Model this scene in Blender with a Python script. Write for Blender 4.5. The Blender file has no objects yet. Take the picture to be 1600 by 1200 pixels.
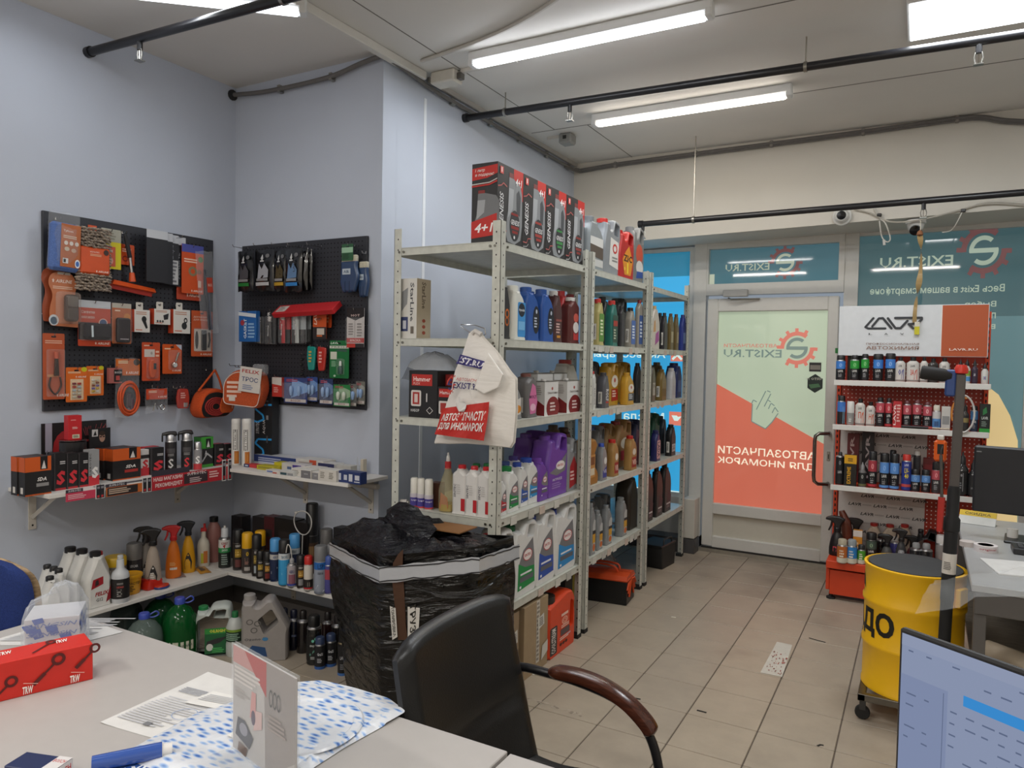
import bpy, math, random
from mathutils import Vector, Matrix
from mathutils.geometry import tessellate_polygon
random.seed(7)
PI = math.pi
MT, MR, rad, RNG = Matrix.Translation, Matrix.Rotation, math.radians, random.Random
SC = bpy.context.scene
COL = SC.collection

# ---------------------------------------------------------------- camera
FPX = 1145.155
YAW, PITCH, ROLL = 0.509508, -0.0344255, 0.0181123
CAM = Vector((1.454, -4.0612, 1.5464))
cf = Vector((-math.sin(YAW)*math.cos(PITCH), math.cos(YAW)*math.cos(PITCH), math.sin(PITCH)))
r0 = Vector((math.cos(YAW), math.sin(YAW), 0)); u0 = r0.cross(cf)
cr = r0*math.cos(ROLL)+u0*math.sin(ROLL); cu_ = -r0*math.sin(ROLL)+u0*math.cos(ROLL)
cd = bpy.data.cameras.new('camera'); cd.sensor_width = 36; cd.lens = FPX*36/1600
cd.clip_start = .02
cam = bpy.data.objects.new('camera', cd); COL.objects.link(cam)
cam.matrix_world = Matrix(((cr.x, cu_.x, -cf.x, CAM.x), (cr.y, cu_.y, -cf.y, CAM.y), (cr.z, cu_.z, -cf.z, CAM.z), (0, 0, 0, 1)))
SC.camera = cam

# ---------------------------------------------------------------- world, exposure, lights
SC.view_settings.view_transform = 'Standard'; SC.view_settings.look = 'None'
SC.view_settings.gamma = 1; SC.view_settings.use_curve_mapping = False
SC.view_settings.exposure = 0.15
w = bpy.data.worlds.new('world'); SC.world = w; w.use_nodes = True
bg = w.node_tree.nodes['Background']; bg.inputs[0].default_value = (.62, .72, .85, 1); bg.inputs[1].default_value = .35
def area(name, loc, sx, sy, power, col, rot=(0, 0, 0)):
    l = bpy.data.lights.new(name, 'AREA'); l.shape = 'RECTANGLE'; l.size = sx; l.size_y = sy; l.energy = power; l.color = col
    o = bpy.data.objects.new(name, l); o.location = loc; o.rotation_euler = rot; COL.objects.link(o); return o
COLD = (.92, .96, 1); WARM = (1, .94, .84)
area('lamp_light', (-.06, -.715, 3.085), 1.2, .05, 11, COLD)
area('lamp_light', (.12, .48, 3.085), 1.16, .05, 9, WARM)
area('lamp_light', (-1.53, -1.98, 3.085), 1.2, .05, 3, COLD, (0, 0, .713))
area('lamp_light', (1.64, -.14, 3.14), .56, .4, 18, (.92, .97, 1))
# the lamps of the room behind the photographer
area('lamp_light', (-.6, -3.5, 3.085), 1.2, .05, 13, (1, .97, .93))
area('lamp_light', (1.3, -5.2, 3.085), 1.2, .05, 36, (1, .95, .88))
area('lamp_light', (-.9, -5.2, 3.085), 1.2, .05, 36, (1, .95, .88))
area('lamp_light', (1.5, -2.6, 3.14), .56, .4, 13, (.98, .98, .97))

# ---------------------------------------------------------------- picture -> place (solved on real planes)
def sY(px, x, z):
    n = cr*FPX-(px-800)*cf; return (n.dot(CAM)-n.x*x-n.z*z)/n.y
def sX(px, y, z):
    n = cr*FPX-(px-800)*cf; return (n.dot(CAM)-n.y*y-n.z*z)/n.x
def sZ(py, x, y):
    n = cu_*FPX+(py-600)*cf; return (n.dot(CAM)-n.x*x-n.y*y)/n.z
def ray(px, py): return cr*(px-800)/FPX-cu_*(py-600)/FPX+cf
def at(ax, v, px, py):
    d = ray(px, py); return CAM+d*((v-CAM[ax])/d[ax])

# ---------------------------------------------------------------- materials
def lin(h):
    if not isinstance(h, str): return tuple(h)
    h = h.lstrip('#')
    if len(h) == 3: h = ''.join(c*2 for c in h)
    o = []
    for i in (0, 2, 4):
        c = int(h[i:i+2], 16)/255
        o.append(c/12.92 if c <= .04045 else ((c+.055)/1.055)**2.4)
    return tuple(o)
_MC = {}
KIND = {'plastic': (.38, 0, .03), 'gloss': (.16, 0, .02), 'paper': (.62, 0, .03), 'card': (.45, 0, .03), 'matte': (.85, 0, .06), 'rubber': (.7, 0, .05),
        'metal': (.34, 1, .05), 'chrome': (.15, 1, .02), 'paint': (.45, 0, .012), 'cloth': (.95, 0, .18), 'leather': (.42, 0, .10), 'wood': (.32, 0, .25),
        'ink': (.5, 0, 0), 'shelfpaint': (.42, .15, .06)}
def M(c, k='plastic', rough=None):
    key = (c, k, rough)
    if key in _MC: return _MC[key]
    m = bpy.data.materials.new(k); m.use_nodes = True; _MC[key] = m
    nt = m.node_tree; N = nt.nodes; L = nt.links; b = N['Principled BSDF']; out = N['Material Output']
    rgb = lin(c); m.diffuse_color = (*rgb, 1)
    if k == 'emit':
        N.remove(b); e = N.new('ShaderNodeEmission'); e.inputs[0].default_value = (*rgb, 1); e.inputs[1].default_value = rough or 1
        L.new(e.outputs[0], out.inputs[0]); return m
    if k in ('clear', 'haze'):
        t = N.new('ShaderNodeBsdfTransparent'); mx = N.new('ShaderNodeMixShader')
        b.inputs['Base Color'].default_value = (*rgb, 1); b.inputs['Roughness'].default_value = .12
        t.inputs[0].default_value = (1, 1, 1, 1)
        lw = N.new('ShaderNodeLayerWeight'); lw.inputs[0].default_value = .2
        mr = N.new('ShaderNodeMapRange'); f = rough if rough is not None else .12
        mr.inputs['To Min'].default_value = f; mr.inputs['To Max'].default_value = min(.9, f+.3)
        ns = N.new('ShaderNodeTexNoise'); ns.inputs['Scale'].default_value = 45; bp = N.new('ShaderNodeBump'); bp.inputs['Strength'].default_value = .5; bp.inputs['Distance'].default_value = .004
        L.new(ns.outputs[0], bp.inputs['Height']); L.new(bp.outputs[0], b.inputs['Normal'])
        L.new(lw.outputs['Facing'], mr.inputs['Value']); L.new(mr.outputs[0], mx.inputs[0]); L.new(t.outputs[0], mx.inputs[1]); L.new(b.outputs[0], mx.inputs[2]); L.new(mx.outputs[0], out.inputs[0])
        return m
    if k == 'liquid':
        t = N.new('ShaderNodeBsdfTransparent'); t.inputs[0].default_value = (*[min(1, x*1.6+.05) for x in rgb], 1); mx = N.new('ShaderNodeMixShader')
        b.inputs['Base Color'].default_value = (*rgb, 1); b.inputs['Roughness'].default_value = .12; mx.inputs[0].default_value = rough or .6
        L.new(t.outputs[0], mx.inputs[1]); L.new(b.outputs[0], mx.inputs[2]); L.new(mx.outputs[0], out.inputs[0]); return m
    r_, mt, var = KIND[k]
    if rough is not None: r_ = rough
    b.inputs['Metallic'].default_value = mt; b.inputs['Roughness'].default_value = r_
    b.inputs['Base Color'].default_value = (*rgb, 1)
    if k == 'ink': return m
    ns = N.new('ShaderNodeTexNoise'); tc = N.new('ShaderNodeTexCoord'); ns.inputs['Scale'].default_value = {'cloth': 300, 'leather': 220, 'wood': 14, 'matte': 60, 'metal': 30}.get(k, 25)
    ns.inputs['Detail'].default_value = 3
    if k == 'wood':
        mp = N.new('ShaderNodeMapping'); mp.inputs['Scale'].default_value = (1, 9, 9); L.new(tc.outputs['Object'], mp.inputs[0]); L.new(mp.outputs[0], ns.inputs['Vector'])
    else: L.new(tc.outputs['Object'], ns.inputs['Vector'])
    hs = N.new('ShaderNodeMixRGB'); hs.blend_type = 'MULTIPLY'; hs.inputs[0].default_value = 1; hs.inputs[1].default_value = (*rgb, 1)
    mr = N.new('ShaderNodeMapRange'); mr.inputs['From Min'].default_value = .3; mr.inputs['From Max'].default_value = .7
    mr.inputs['To Min'].default_value = 1-2*var; mr.inputs['To Max'].default_value = 1+var*.6
    L.new(ns.outputs[0], mr.inputs['Value']); L.new(mr.outputs[0], hs.inputs[2]); L.new(hs.outputs[0], b.inputs['Base Color'])
    if k in ('cloth', 'leather', 'matte', 'rubber'):
        bp = N.new('ShaderNodeBump'); bp.inputs['Strength'].default_value = .25; bp.inputs['Distance'].default_value = .002
        L.new(ns.outputs[0], bp.inputs['Height']); L.new(bp.outputs[0], b.inputs['Normal'])
    if k == 'gloss': b.inputs['Coat Weight'].default_value = .4
    return m
def film(c, name='film', scale=9, strength=.9, rough=.22):
    """stretch film: dark plastic, creased"""
    m = bpy.data.materials.new(name); m.use_nodes = True; nt = m.node_tree; N = nt.nodes; L = nt.links; b = N['Principled BSDF']
    b.inputs['Base Color'].default_value = (*lin(c), 1); b.inputs['Roughness'].default_value = rough
    tc = N.new('ShaderNodeTexCoord'); mp = N.new('ShaderNodeMapping'); mp.inputs['Rotation'].default_value = (.5, .6, .3); mp.inputs['Scale'].default_value = (1, 1, 4)
    ns = N.new('ShaderNodeTexNoise'); ns.inputs['Scale'].default_value = scale; ns.inputs['Detail'].default_value = 5; ns.inputs['Distortion'].default_value = 1.2
    bp = N.new('ShaderNodeBump'); bp.inputs['Strength'].default_value = strength; bp.inputs['Distance'].default_value = .03
    L.new(tc.outputs['Object'], mp.inputs[0]); L.new(mp.outputs[0], ns.inputs['Vector']); L.new(ns.outputs[0], bp.inputs['Height']); L.new(bp.outputs[0], b.inputs['Normal'])
    return m

# ---------------------------------------------------------------- mesh builder
def rpoly(pts, n=3):
    """polygon with rounded corners: pts (x, y, r)"""
    out = []; k = len(pts)
    for i in range(k):
        p = pts[i]; r = p[2] if len(p) > 2 else 0; P = Vector(p[:2])
        if r <= 0: out.append((P.x, P.y)); continue
        A = Vector(pts[i-1][:2])-P; B = Vector(pts[(i+1) % k][:2])-P
        la, lb = A.length, B.length
        if la < 1e-9 or lb < 1e-9: out.append((P.x, P.y)); continue
        t = min(r, la*.48, lb*.48); a = P+A/la*t; b = P+B/lb*t
        for j in range(n+1):
            s = j/n; q = a*(1-s)**2+P*2*s*(1-s)+b*s*s; out.append((q.x, q.y))
    return out
def rrect(x0, x1, y0, y1, r, n=3): return rpoly([(x0, y0, r), (x1, y0, r), (x1, y1, r), (x0, y1, r)], n)
def area2(p): return sum(p[i-1][0]*p[i][1]-p[i][0]*p[i-1][1] for i in range(len(p)))/2
def inset2(p, d):
    """move a ccw contour inwards by d"""
    k = len(p); o = []
    for i in range(k):
        a = Vector(p[i])-Vector(p[i-1]); b = Vector(p[(i+1) % k])-Vector(p[i])
        if a.length < 1e-9: a = b
        if b.length < 1e-9: b = a
        a.normalize(); b.normalize(); n = Vector((-a.y-b.y, a.x+b.x))
        if n.length < 1e-6: n = Vector((-a.y, a.x))
        n.normalize(); c = max(.5, n.dot(Vector((-a.y, a.x)))); o.append((p[i][0]+n.x*d/c, p[i][1]+n.y*d/c))
    return o
class MB:
    def __init__(s): s.v = []; s.f = []; s.mi = []; s.sm = []; s.mats = []; s.T = None
    def m(s, mat):
        if mat not in s.mats: s.mats.append(mat)
        return s.mats.index(mat)
    def add(s, vs, fs, mat, smooth=False):
        o = len(s.v)
        if s.T is not None: vs = [s.T @ Vector(q) for q in vs]
        s.v.extend(tuple(q) for q in vs); i = s.m(mat)
        for f in fs: s.f.append(tuple(a+o for a in f)); s.mi.append(i); s.sm.append(smooth)
        return s
    def box(s, x0, x1, y0, y1, z0, z1, mat, b=0):
        if b <= 0:
            v = [(x, y, z) for z in (z0, z1) for y in (y0, y1) for x in (x0, x1)]
            return s.add(v, [(0, 2, 3, 1), (4, 5, 7, 6), (0, 1, 5, 4), (2, 6, 7, 3), (0, 4, 6, 2), (1, 3, 7, 5)], mat)
        b = min(b, (x1-x0)*.45, (y1-y0)*.45, (z1-z0)*.45)
        v = []; idx = {}
        for ix, x in ((0, x0), (1, x1)):
            for iy, y in ((0, y0), (1, y1)):
                for iz, z in ((0, z0), (1, z1)):
                    sx, sy, sz = (1-2*ix)*b, (1-2*iy)*b, (1-2*iz)*b
                    for a, q in enumerate(((x, y+sy, z+sz), (x+sx, y, z+sz), (x+sx, y+sy, z))):
                        idx[ix, iy, iz, a] = len(v); v.append(q)
        I = lambda *k: idx[k]; f = []
        for t in (0, 1):
            f += [tuple(I(t, *p, 0) for p in ((0, 0), (1, 0), (1, 1), (0, 1))), tuple(I(p[0], t, p[1], 1) for p in ((0, 0), (1, 0), (1, 1), (0, 1))), tuple(I(*p, t, 2) for p in ((0, 0), (1, 0), (1, 1), (0, 1)))]
            for q in (0, 1):
                f += [(I(t, q, 0, 0), I(t, q, 1, 0), I(t, q, 1, 1), I(t, q, 0, 1)), (I(t, 0, q, 0), I(t, 1, q, 0), I(t, 1, q, 2), I(t, 0, q, 2)), (I(0, t, q, 1), I(1, t, q, 1), I(1, t, q, 2), I(0, t, q, 2))]
                for w_ in (0, 1): f.append((I(t, q, w_, 0), I(t, q, w_, 1), I(t, q, w_, 2)))
        return s.add(v, f, mat)
    def poly(s, pts, mat): return s.add(pts, [tuple(range(len(pts)))], mat)
    def tube(s, pts, r, mat, n=8, closed=False, caps=True):
        P = [Vector(p) for p in pts]; k = len(P); rs = r if isinstance(r, (list, tuple)) else [r]*k
        v = []; T0 = (P[1]-P[0]).normalized(); up = Vector((0, 0, 1)) if abs(T0.z) < .9 else Vector((1, 0, 0)); nrm = T0.cross(up).normalized()
        for i in range(k):
            if closed: t = (P[(i+1) % k]-P[i-1])
            else: t = P[min(i+1, k-1)]-P[max(i-1, 0)]
            t = t.normalized() if t.length > 1e-9 else T0
            nrm = (nrm-t*nrm.dot(t)); nrm = nrm.normalized() if nrm.length > 1e-6 else t.orthogonal().normalized()
            bi = t.cross(nrm)
            for j in range(n):
                a = 2*PI*j/n; v.append(P[i]+(nrm*math.cos(a)+bi*math.sin(a))*rs[i])
        f = []
        for i in range(k if closed else k-1):
            for j in range(n): a = i*n; b = ((i+1) % k)*n; f.append((a+j, a+(j+1) % n, b+(j+1) % n, b+j))
        if not closed and caps: f += [tuple(range(n))[::-1], tuple(range((k-1)*n, k*n))]
        return s.add(v, f, mat, True)
    def lathe(s, prof, mat, n=18, c=(0, 0), sx=1, sy=1, mats=None):
        """prof: (r, z) from the bottom up; mats: one per segment"""
        k = len(prof); v = []
        for r, z in prof:
            for j in range(n): a = 2*PI*j/n; v.append((c[0]+r*sx*math.cos(a), c[1]+r*sy*math.sin(a), z))
        for i in range(k-1):
            pass
        o = len(s.v)
        vs = [s.T @ Vector(q) for q in v] if s.T is not None else v
        s.v.extend(tuple(q) for q in vs)
        for i in range(k-1):
            mi = s.m(mats[i] if mats else mat)
            for j in range(n): s.f.append((o+i*n+j, o+i*n+(j+1) % n, o+(i+1)*n+(j+1) % n, o+(i+1)*n+j)); s.mi.append(mi); s.sm.append(True)
        for e, i in ((0, 0), (1, k-1)):
            if prof[i][0] > 1e-6:
                fa = tuple(o+i*n+j for j in range(n)); s.f.append(fa[::-1] if e == 0 else fa); s.mi.append(s.m(mats[-1 if e else 0] if mats else mat)); s.sm.append(False)
        return s
    def prism(s, outer, y0, y1, mat, holes=(), b=0, nb=2, smooth=True):
        """profile in (x, z) pushed along y, edges rounded by b"""
        if area2(outer) < 0: outer = outer[::-1]
        holes = [h if area2(h) < 0 else h[::-1] for h in holes]
        b = min(b, abs(y1-y0)*.49)
        if b > 0:
            lay = [(y0+b*(1-math.sin(PI/2*i/nb)), b*(1-math.cos(PI/2*i/nb))) for i in range(nb+1)]
            lay = [(y0+b-b*math.cos(PI/2*i/nb), b-b*math.sin(PI/2*i/nb)) for i in range(nb+1)]
            lay = lay+[(y0+y1-y, d) for y, d in lay[::-1]]
        else: lay = [(y0, 0), (y1, 0)]
        cs = [outer]+list(holes); v = []; f = []; starts = []
        for y, d in lay:
            st = []
            for ci, c in enumerate(cs):
                st.append(len(v)); v += [(p[0], y, p[1] if abs(q[1]) > 1e-6 else min(d*.12, .002)) for p, q in zip(inset2(c, min(d, b)*min(1, .014/b) if ci == 0 else min(d*.25, .003)) if d > 1e-9 else c, c)]
            starts.append(st)
        for li in range(len(lay)-1):
            for ci, c in enumerate(cs):
                k = len(c); a, e = starts[li][ci], starts[li+1][ci]
                for i in range(k): f.append((a+i, a+(i+1) % k, e+(i+1) % k, e+i))
        s.add(v, f, mat, smooth)
        for li in (0, len(lay)-1):
            base = starts[li][0]; ring = [[Vector((v[starts[li][ci]+i][0], v[starts[li][ci]+i][2], 0)) for i in range(len(c))] for ci, c in enumerate(cs)]
            flat = [(q.x, lay[li][0], q.y) for rg in ring for q in rg]
            tr = tessellate_polygon(ring)
            s.add(flat, [tuple(t) for t in tr], mat, False)
        return s
    def build(s, name, parent=None, sharp=40):
        me = bpy.data.meshes.new(name); me.from_pydata(s.v, [], s.f)
        for m_ in s.mats: me.materials.append(m_)
        me.polygons.foreach_set('material_index', s.mi); me.polygons.foreach_set('use_smooth', s.sm)
        if any(s.sm): me.set_sharp_from_angle(angle=rad(sharp))
        me.update()
        o = bpy.data.objects.new(name, me); COL.objects.link(o)
        if parent: o.parent = parent
        return o
# ---------------------------------------------------------------- things
def thing(name, label, cat, loc=(0, 0, 0), rz=0, group=None, rot=None):
    o = bpy.data.objects.new(name, None); o.empty_display_size = .02; COL.objects.link(o)
    o.location = loc; o.rotation_euler = rot or (0, 0, rz); o['label'] = label; o['category'] = cat
    if group: o['group'] = group
    return o
def tag(o, label, cat, group=None, loc=None, rz=None):
    o['label'] = label; o['category'] = cat
    if group: o['group'] = group
    if loc is not None: o.location = loc
    if rz is not None: o.rotation_euler = (0, 0, rz)
    return o
def struct(o): o['kind'] = 'structure'; return o
# ---------------------------------------------------------------- flat print
_TC = {}
def tmesh(s, bold=.012, shear=0):
    key = (s, bold, shear)
    if key not in _TC:
        c = bpy.data.curves.new('t', 'FONT'); c.body = s; c.resolution_u = 1; c.offset = bold; c.shear = shear
        o = bpy.data.objects.new('t', c); me = o.to_mesh()
        v = [(q.co.x, q.co.y) for q in me.vertices]; f = [tuple(p.vertices) for p in me.polygons]
        o.to_mesh_clear(); bpy.data.objects.remove(o); bpy.data.curves.remove(c)
        if v:
            x0 = min(a for a, _ in v); x1 = max(a for a, _ in v); y0 = min(b for _, b in v); y1 = max(b for _, b in v)
            v = [((a-x0)/(x1-x0 or 1), (b-y0)/(y1-y0 or 1)) for a, b in v]
        _TC[key] = (v, f)
    return _TC[key]
class D:
    """print in unit coordinates (0..1 across, 0..1 up)"""
    def __init__(s, k='ink'): s.it = []; s.k = k
    def c(s, col): return col if not isinstance(col, (str, tuple)) else M(col, s.k)
    def p(s, pts, col): s.it.append((list(pts), [tuple(range(len(pts)))], s.c(col), False)); return s
    def r(s, x0, x1, y0, y1, col): s.it.append(([(x0, y0), (x1, y0), (x1, y1), (x0, y1)], [(0, 1, 2, 3)], s.c(col), True)); return s
    def e(s, cx, cy, rx, ry, col, n=16): return s.p([(cx+rx*math.cos(2*PI*i/n), cy+ry*math.sin(2*PI*i/n)) for i in range(n)], col)
    def ring(s, cx, cy, rx, ry, t, col, n=20, a0=0, a1=2*PI):
        v = []; f = []
        for i in range(n+1):
            a = a0+(a1-a0)*i/n; v += [(cx+rx*math.cos(a), cy+ry*math.sin(a)), (cx+rx*(1-t)*math.cos(a), cy+ry*(1-t)*math.sin(a))]
            if i: f.append((2*i-2, 2*i, 2*i+1, 2*i-1))
        s.it.append((v, f, s.c(col), False)); return s
    def line(s, pts, wd, col, asp=1, rd=False):
        if rd:
            for a in pts: s.e(a[0], a[1], wd/2, wd/2/asp, col, 10)
        for a, b in zip(pts, pts[1:]):
            d = Vector((b[0]-a[0], (b[1]-a[1])*asp)); n = Vector((-d.y, d.x)).normalized()*wd/2 if d.length else Vector((0, wd/2))
            s.p([(a[0]+n.x, a[1]+n.y/asp), (b[0]+n.x, b[1]+n.y/asp), (b[0]-n.x, b[1]-n.y/asp), (a[0]-n.x, a[1]-n.y/asp)], col)
        return s
    def t(s, txt, x0, x1, y0, y1, col, rot=0, mir=False, bold=.012, shear=0):
        v, f = tmesh(txt, bold, shear); o = []
        for a, b in v:
            if mir: a = 1-a
            if rot == 90: a, b = 1-b, a
            elif rot == -90: a, b = b, 1-a
            o.append((x0+a*(x1-x0), y0+b*(y1-y0)))
        s.it.append((o, f, s.c(col), False)); return s
    def lines(s, x0, x1, y0, y1, n, col, seed=0):
        rr = RNG(seed+n); h = (y1-y0)/n
        for i in range(n): s.r(x0, x0+(x1-x0)*rr.uniform(.55, 1), y1-h*(i+.7), y1-h*i-h*.15, col)
        return s
    def flat(s, mb, org, U, V, e=.0006):
        """org + u*U + v*V, lifted along -(U x V) order"""
        org, U, V = Vector(org), Vector(U), Vector(V); n = U.cross(V).normalized()
        for i, (v, f, m_, _) in enumerate(s.it): mb.add([org+U*a+V*b+n*e*(1+.35*i) for a, b in v], f, m_)
        return mb
    def cyl(s, mb, r, z0, z1, a0, a1, e=.0005, c=(0, 0), taper=None, sy=1):
        """wrapped round an upright cylinder, angles in radians from the front (-y), to the right positive"""
        for i, (v, f, m_, grid) in enumerate(s.it):
            if not grid and abs(a1-a0) > 2.5 and len(f) > 3:
                v = list(v); q = [t for t in f]; f = []
                while q:
                    t = q.pop(); k = max(range(len(t)), key=lambda j: abs(v[t[j]][0]-v[t[j-1]][0]))
                    if len(t) == 3 and abs(v[t[k]][0]-v[t[k-1]][0])*abs(a1-a0) > .12:
                        a, b, c_ = t[k-1], t[k], t[(k+1) % 3]; v.append(((v[a][0]+v[b][0])/2, (v[a][1]+v[b][1])/2)); m = len(v)-1; q += [(a, m, c_), (m, b, c_)]
                    else: f.append(t)
            if grid:
                (x0, y0), (x1, _), (_, y1), _ = v; k = max(1, int(abs(a1-a0)*(x1-x0)/.3)); v = []; f = []
                for j in range(k+1):
                    x = x0+(x1-x0)*j/k; v += [(x, y0), (x, y1)]
                    if j: f.append((2*j-2, 2*j, 2*j+1, 2*j-1))
            o = []
            for a, b in v:
                an = a0+(a1-a0)*a; z = z0+(z1-z0)*b; rr = (r if taper is None else r+(taper-r)*b)+e*(1+.35*i)
                o.append((c[0]+rr*math.sin(an), c[1]-rr*math.cos(an)*sy, z))
            mb.add(o, f, m_)
        return mb
# ================================================================ the room
XL, Y1, X2, YD, XR, YB, ZC = -2.27, -.93, -1.12, 1.96, 2.75, -6.0, 3.17
def wallmat(c, name, lower=None):
    m = bpy.data.materials.new(name); m.use_nodes = True; N = m.node_tree.nodes; L = m.node_tree.links; b = N['Principled BSDF']
    b.inputs['Roughness'].default_value = .7
    tc = N.new('ShaderNodeTexCoord'); ns = N.new('ShaderNodeTexNoise'); ns.inputs['Scale'].default_value = 2.2; ns.inputs['Detail'].default_value = 6
    cr_ = N.new('ShaderNodeValToRGB'); c0 = lin(c); cr_.color_ramp.elements[0].position = .3; cr_.color_ramp.elements[1].position = .7
    cr_.color_ramp.elements[0].color = (*[x*.95 for x in c0], 1); cr_.color_ramp.elements[1].color = (*c0, 1)
    n2 = N.new('ShaderNodeTexNoise'); n2.inputs['Scale'].default_value = 120; bp = N.new('ShaderNodeBump'); bp.inputs['Strength'].default_value = .08; bp.inputs['Distance'].default_value = .004
    L.new(tc.outputs['Object'], ns.inputs['Vector']); L.new(tc.outputs['Object'], n2.inputs['Vector']); L.new(ns.outputs[0], cr_.inputs[0]); L.new(cr_.outputs[0], b.inputs['Base Color'])
    L.new(n2.outputs[0], bp.inputs['Height']); L.new(bp.outputs[0], b.inputs['Normal']); return m
WALL = wallmat('#c0c7d5', 'wall_paint'); WALLW = wallmat('#d6d1c7', 'wall_paint_warm'); CEIL = wallmat('#dcd9d4', 'ceiling_paint')
def sbox(name, a, mat, b=0, parent=None):
    o = MB().box(*a, mat, b).build(name, parent)
    return o if parent else struct(o)
# floor: grout bed and single tiles
GROUT = M('#5f554c', 'matte')
floor = sbox('floor', (XL-.1, XR+.1, YB-.1, YD+.25, -.08, -.004), GROUT)
def tilemat(i):
    m = bpy.data.materials.new('floor_tile'); m.use_nodes = True; N = m.node_tree.nodes; L = m.node_tree.links; b = N['Principled BSDF']
    tc = N.new('ShaderNodeTexCoord'); geo = N.new('ShaderNodeNewGeometry')
    ns = N.new('ShaderNodeTexNoise'); ns.inputs['Scale'].default_value = 7; ns.inputs['Detail'].default_value = 8; ns.inputs['Roughness'].default_value = .65
    ramp = N.new('ShaderNodeValToRGB'); e = ramp.color_ramp.elements; base = [lin('#aa9e8d'), lin('#a79b8b'), lin('#ada08e')][i]
    e[0].position = .3; e[0].color = (*[x*.86 for x in base], 1); e[1].position = .62; e[1].color = (*base, 1)
    L.new(geo.outputs['Position'], ns.inputs['Vector']); L.new(ns.outputs[0], ramp.inputs[0])
    n2 = N.new('ShaderNodeTexNoise'); n2.inputs['Scale'].default_value = 2.3; n2.inputs['Detail'].default_value = 7; L.new(geo.outputs['Position'], n2.inputs['Vector'])
    # trodden-in dirt, thickest by the door
    sep = N.new('ShaderNodeSeparateXYZ'); L.new(geo.outputs['Position'], sep.inputs[0])
    g = N.new('ShaderNodeMapRange'); g.inputs['From Min'].default_value = .0; g.inputs['From Max'].default_value = 1.9; g.inputs['To Min'].default_value = 0; g.inputs['To Max'].default_value = .30; L.new(sep.outputs['Y'], g.inputs['Value'])
    ad = N.new('ShaderNodeMath'); ad.operation = 'ADD'; L.new(n2.outputs[0], ad.inputs[0]); L.new(g.outputs[0], ad.inputs[1])
    dr = N.new('ShaderNodeMapRange'); dr.inputs['From Min'].default_value = .62; dr.inputs['From Max'].default_value = .95; dr.inputs['To Max'].default_value = .55; L.new(ad.outputs[0], dr.inputs['Value'])
    mx = N.new('ShaderNodeMixRGB'); mx.inputs[2].default_value = (*lin('#51463c'), 1); L.new(dr.outputs[0], mx.inputs[0]); L.new(ramp.outputs[0], mx.inputs[1]); L.new(mx.outputs[0], b.inputs['Base Color'])
    rg = N.new('ShaderNodeMapRange'); rg.inputs['To Min'].default_value = .28; rg.inputs['To Max'].default_value = .5; L.new(ns.outputs[0], rg.inputs['Value']); L.new(rg.outputs[0], b.inputs['Roughness'])
    return m
TM = [tilemat(i) for i in range(3)]
tv = MB().box(-.1475, .1475, -.1475, .1475, -.006, 0, TM[0], .002).build('tile', floor); tv.location = (.15, -.15, 0)
tms = [tv.data]
for q in (1, 2):
    me = tv.data.copy(); me.materials[0] = TM[q]; tms.append(me)
rest = MB()
def in_view(x, y):
    d = Vector((x, y, 0))-CAM; z = d.dot(cf)
    if z < .5: return False
    px, py = 800+FPX*d.dot(cr)/z, 600-FPX*d.dot(cu_)/z
    return -60 < px < 1660 and py < 1260
nt_ = 0
for i in range(-8, 9):
    for j in range(-17, 8):
        if (i, j) == (0, -1): continue
        x, y = .3*i+.15, .3*j+.15
        if x > XR or x < XL or y < YB or y > YD+.1 or (x < X2-.05 and y > Y1) : continue
        seen = in_view(x, y) and nt_ < 298 and y > -2.7
        if seen:
            o = tv.copy(); o.data = tms[(i*7+j*3) % 3]; o.location = (x, y, 0); COL.objects.link(o); nt_ += 1
        else: rest.box(x-.1475, x+.1475, y-.1475, y+.1475, -.006, 0, TM[(i*7+j*3) % 3])
ro = rest.build('tile_field', floor); ro['kind'] = 'stuff'
# walls
sbox('wall_left', (XL-.12, XL, YB-.1, Y1+.1, 0, ZC+.1), WALL)
sbox('wall_back', (XL-.12, X2, Y1, Y1+.12, 0, ZC+.1), WALL)
o = MB().box(X2-.12, X2, Y1+.119, YD+.2, 0, ZC+.1, WALL).box(X2, X2+.004, -.565, -.54, 0, 3.05, M('#e4e8ee', 'paint')).build('wall_side'); struct(o)
sbox('wall_right', (XR, XR+.12, YB-.1, YD+.2, 0, ZC+.1), WALLW)
sbox('wall_rear', (XL-.12, XR+.12, YB-.12, YB, 0, ZC+.1), WALLW)
# door wall: beam and low panel under the shelf-side window, post beside the door
bm = MB(); zl, zr = 2.492, 2.566
bm.add([(X2, 1.54, zl), (XR, 1.54, zr), (XR, YD+.2, zr-.02), (X2, YD+.2, zl), (X2, 1.54, ZC), (XR, 1.54, ZC), (XR, YD+.2, ZC), (X2, YD+.2, ZC)],
       [(0, 1, 2, 3), (4, 5, 6, 7), (0, 1, 5, 4), (3, 2, 6, 7), (0, 3, 7, 4), (1, 2, 6, 5)], WALLW)
struct(bm.build('wall_front'))
sbox('trim_1', (X2, -.21, YD-.03, YD+.15, .1, .42), M('#c9c4bb', 'paint'))
sbox('trim_2', (-.205, -.105, YD-.18, YD+.1, .12, .44), M('#c8c3b8', 'paint'), .004)
sbox('baseboard_front', (X2, -.1, YD-.19, YD+.12, 0, .115), M('#4a4848', 'paint'))
sbox('baseboard_left', (XL, XL+.012, YB, Y1, 0, .1), M('#5b5756', 'paint'))
sbox('baseboard_back', (XL, X2, Y1-.012, Y1, 0, .1), M('#5b5756', 'paint'))
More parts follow.
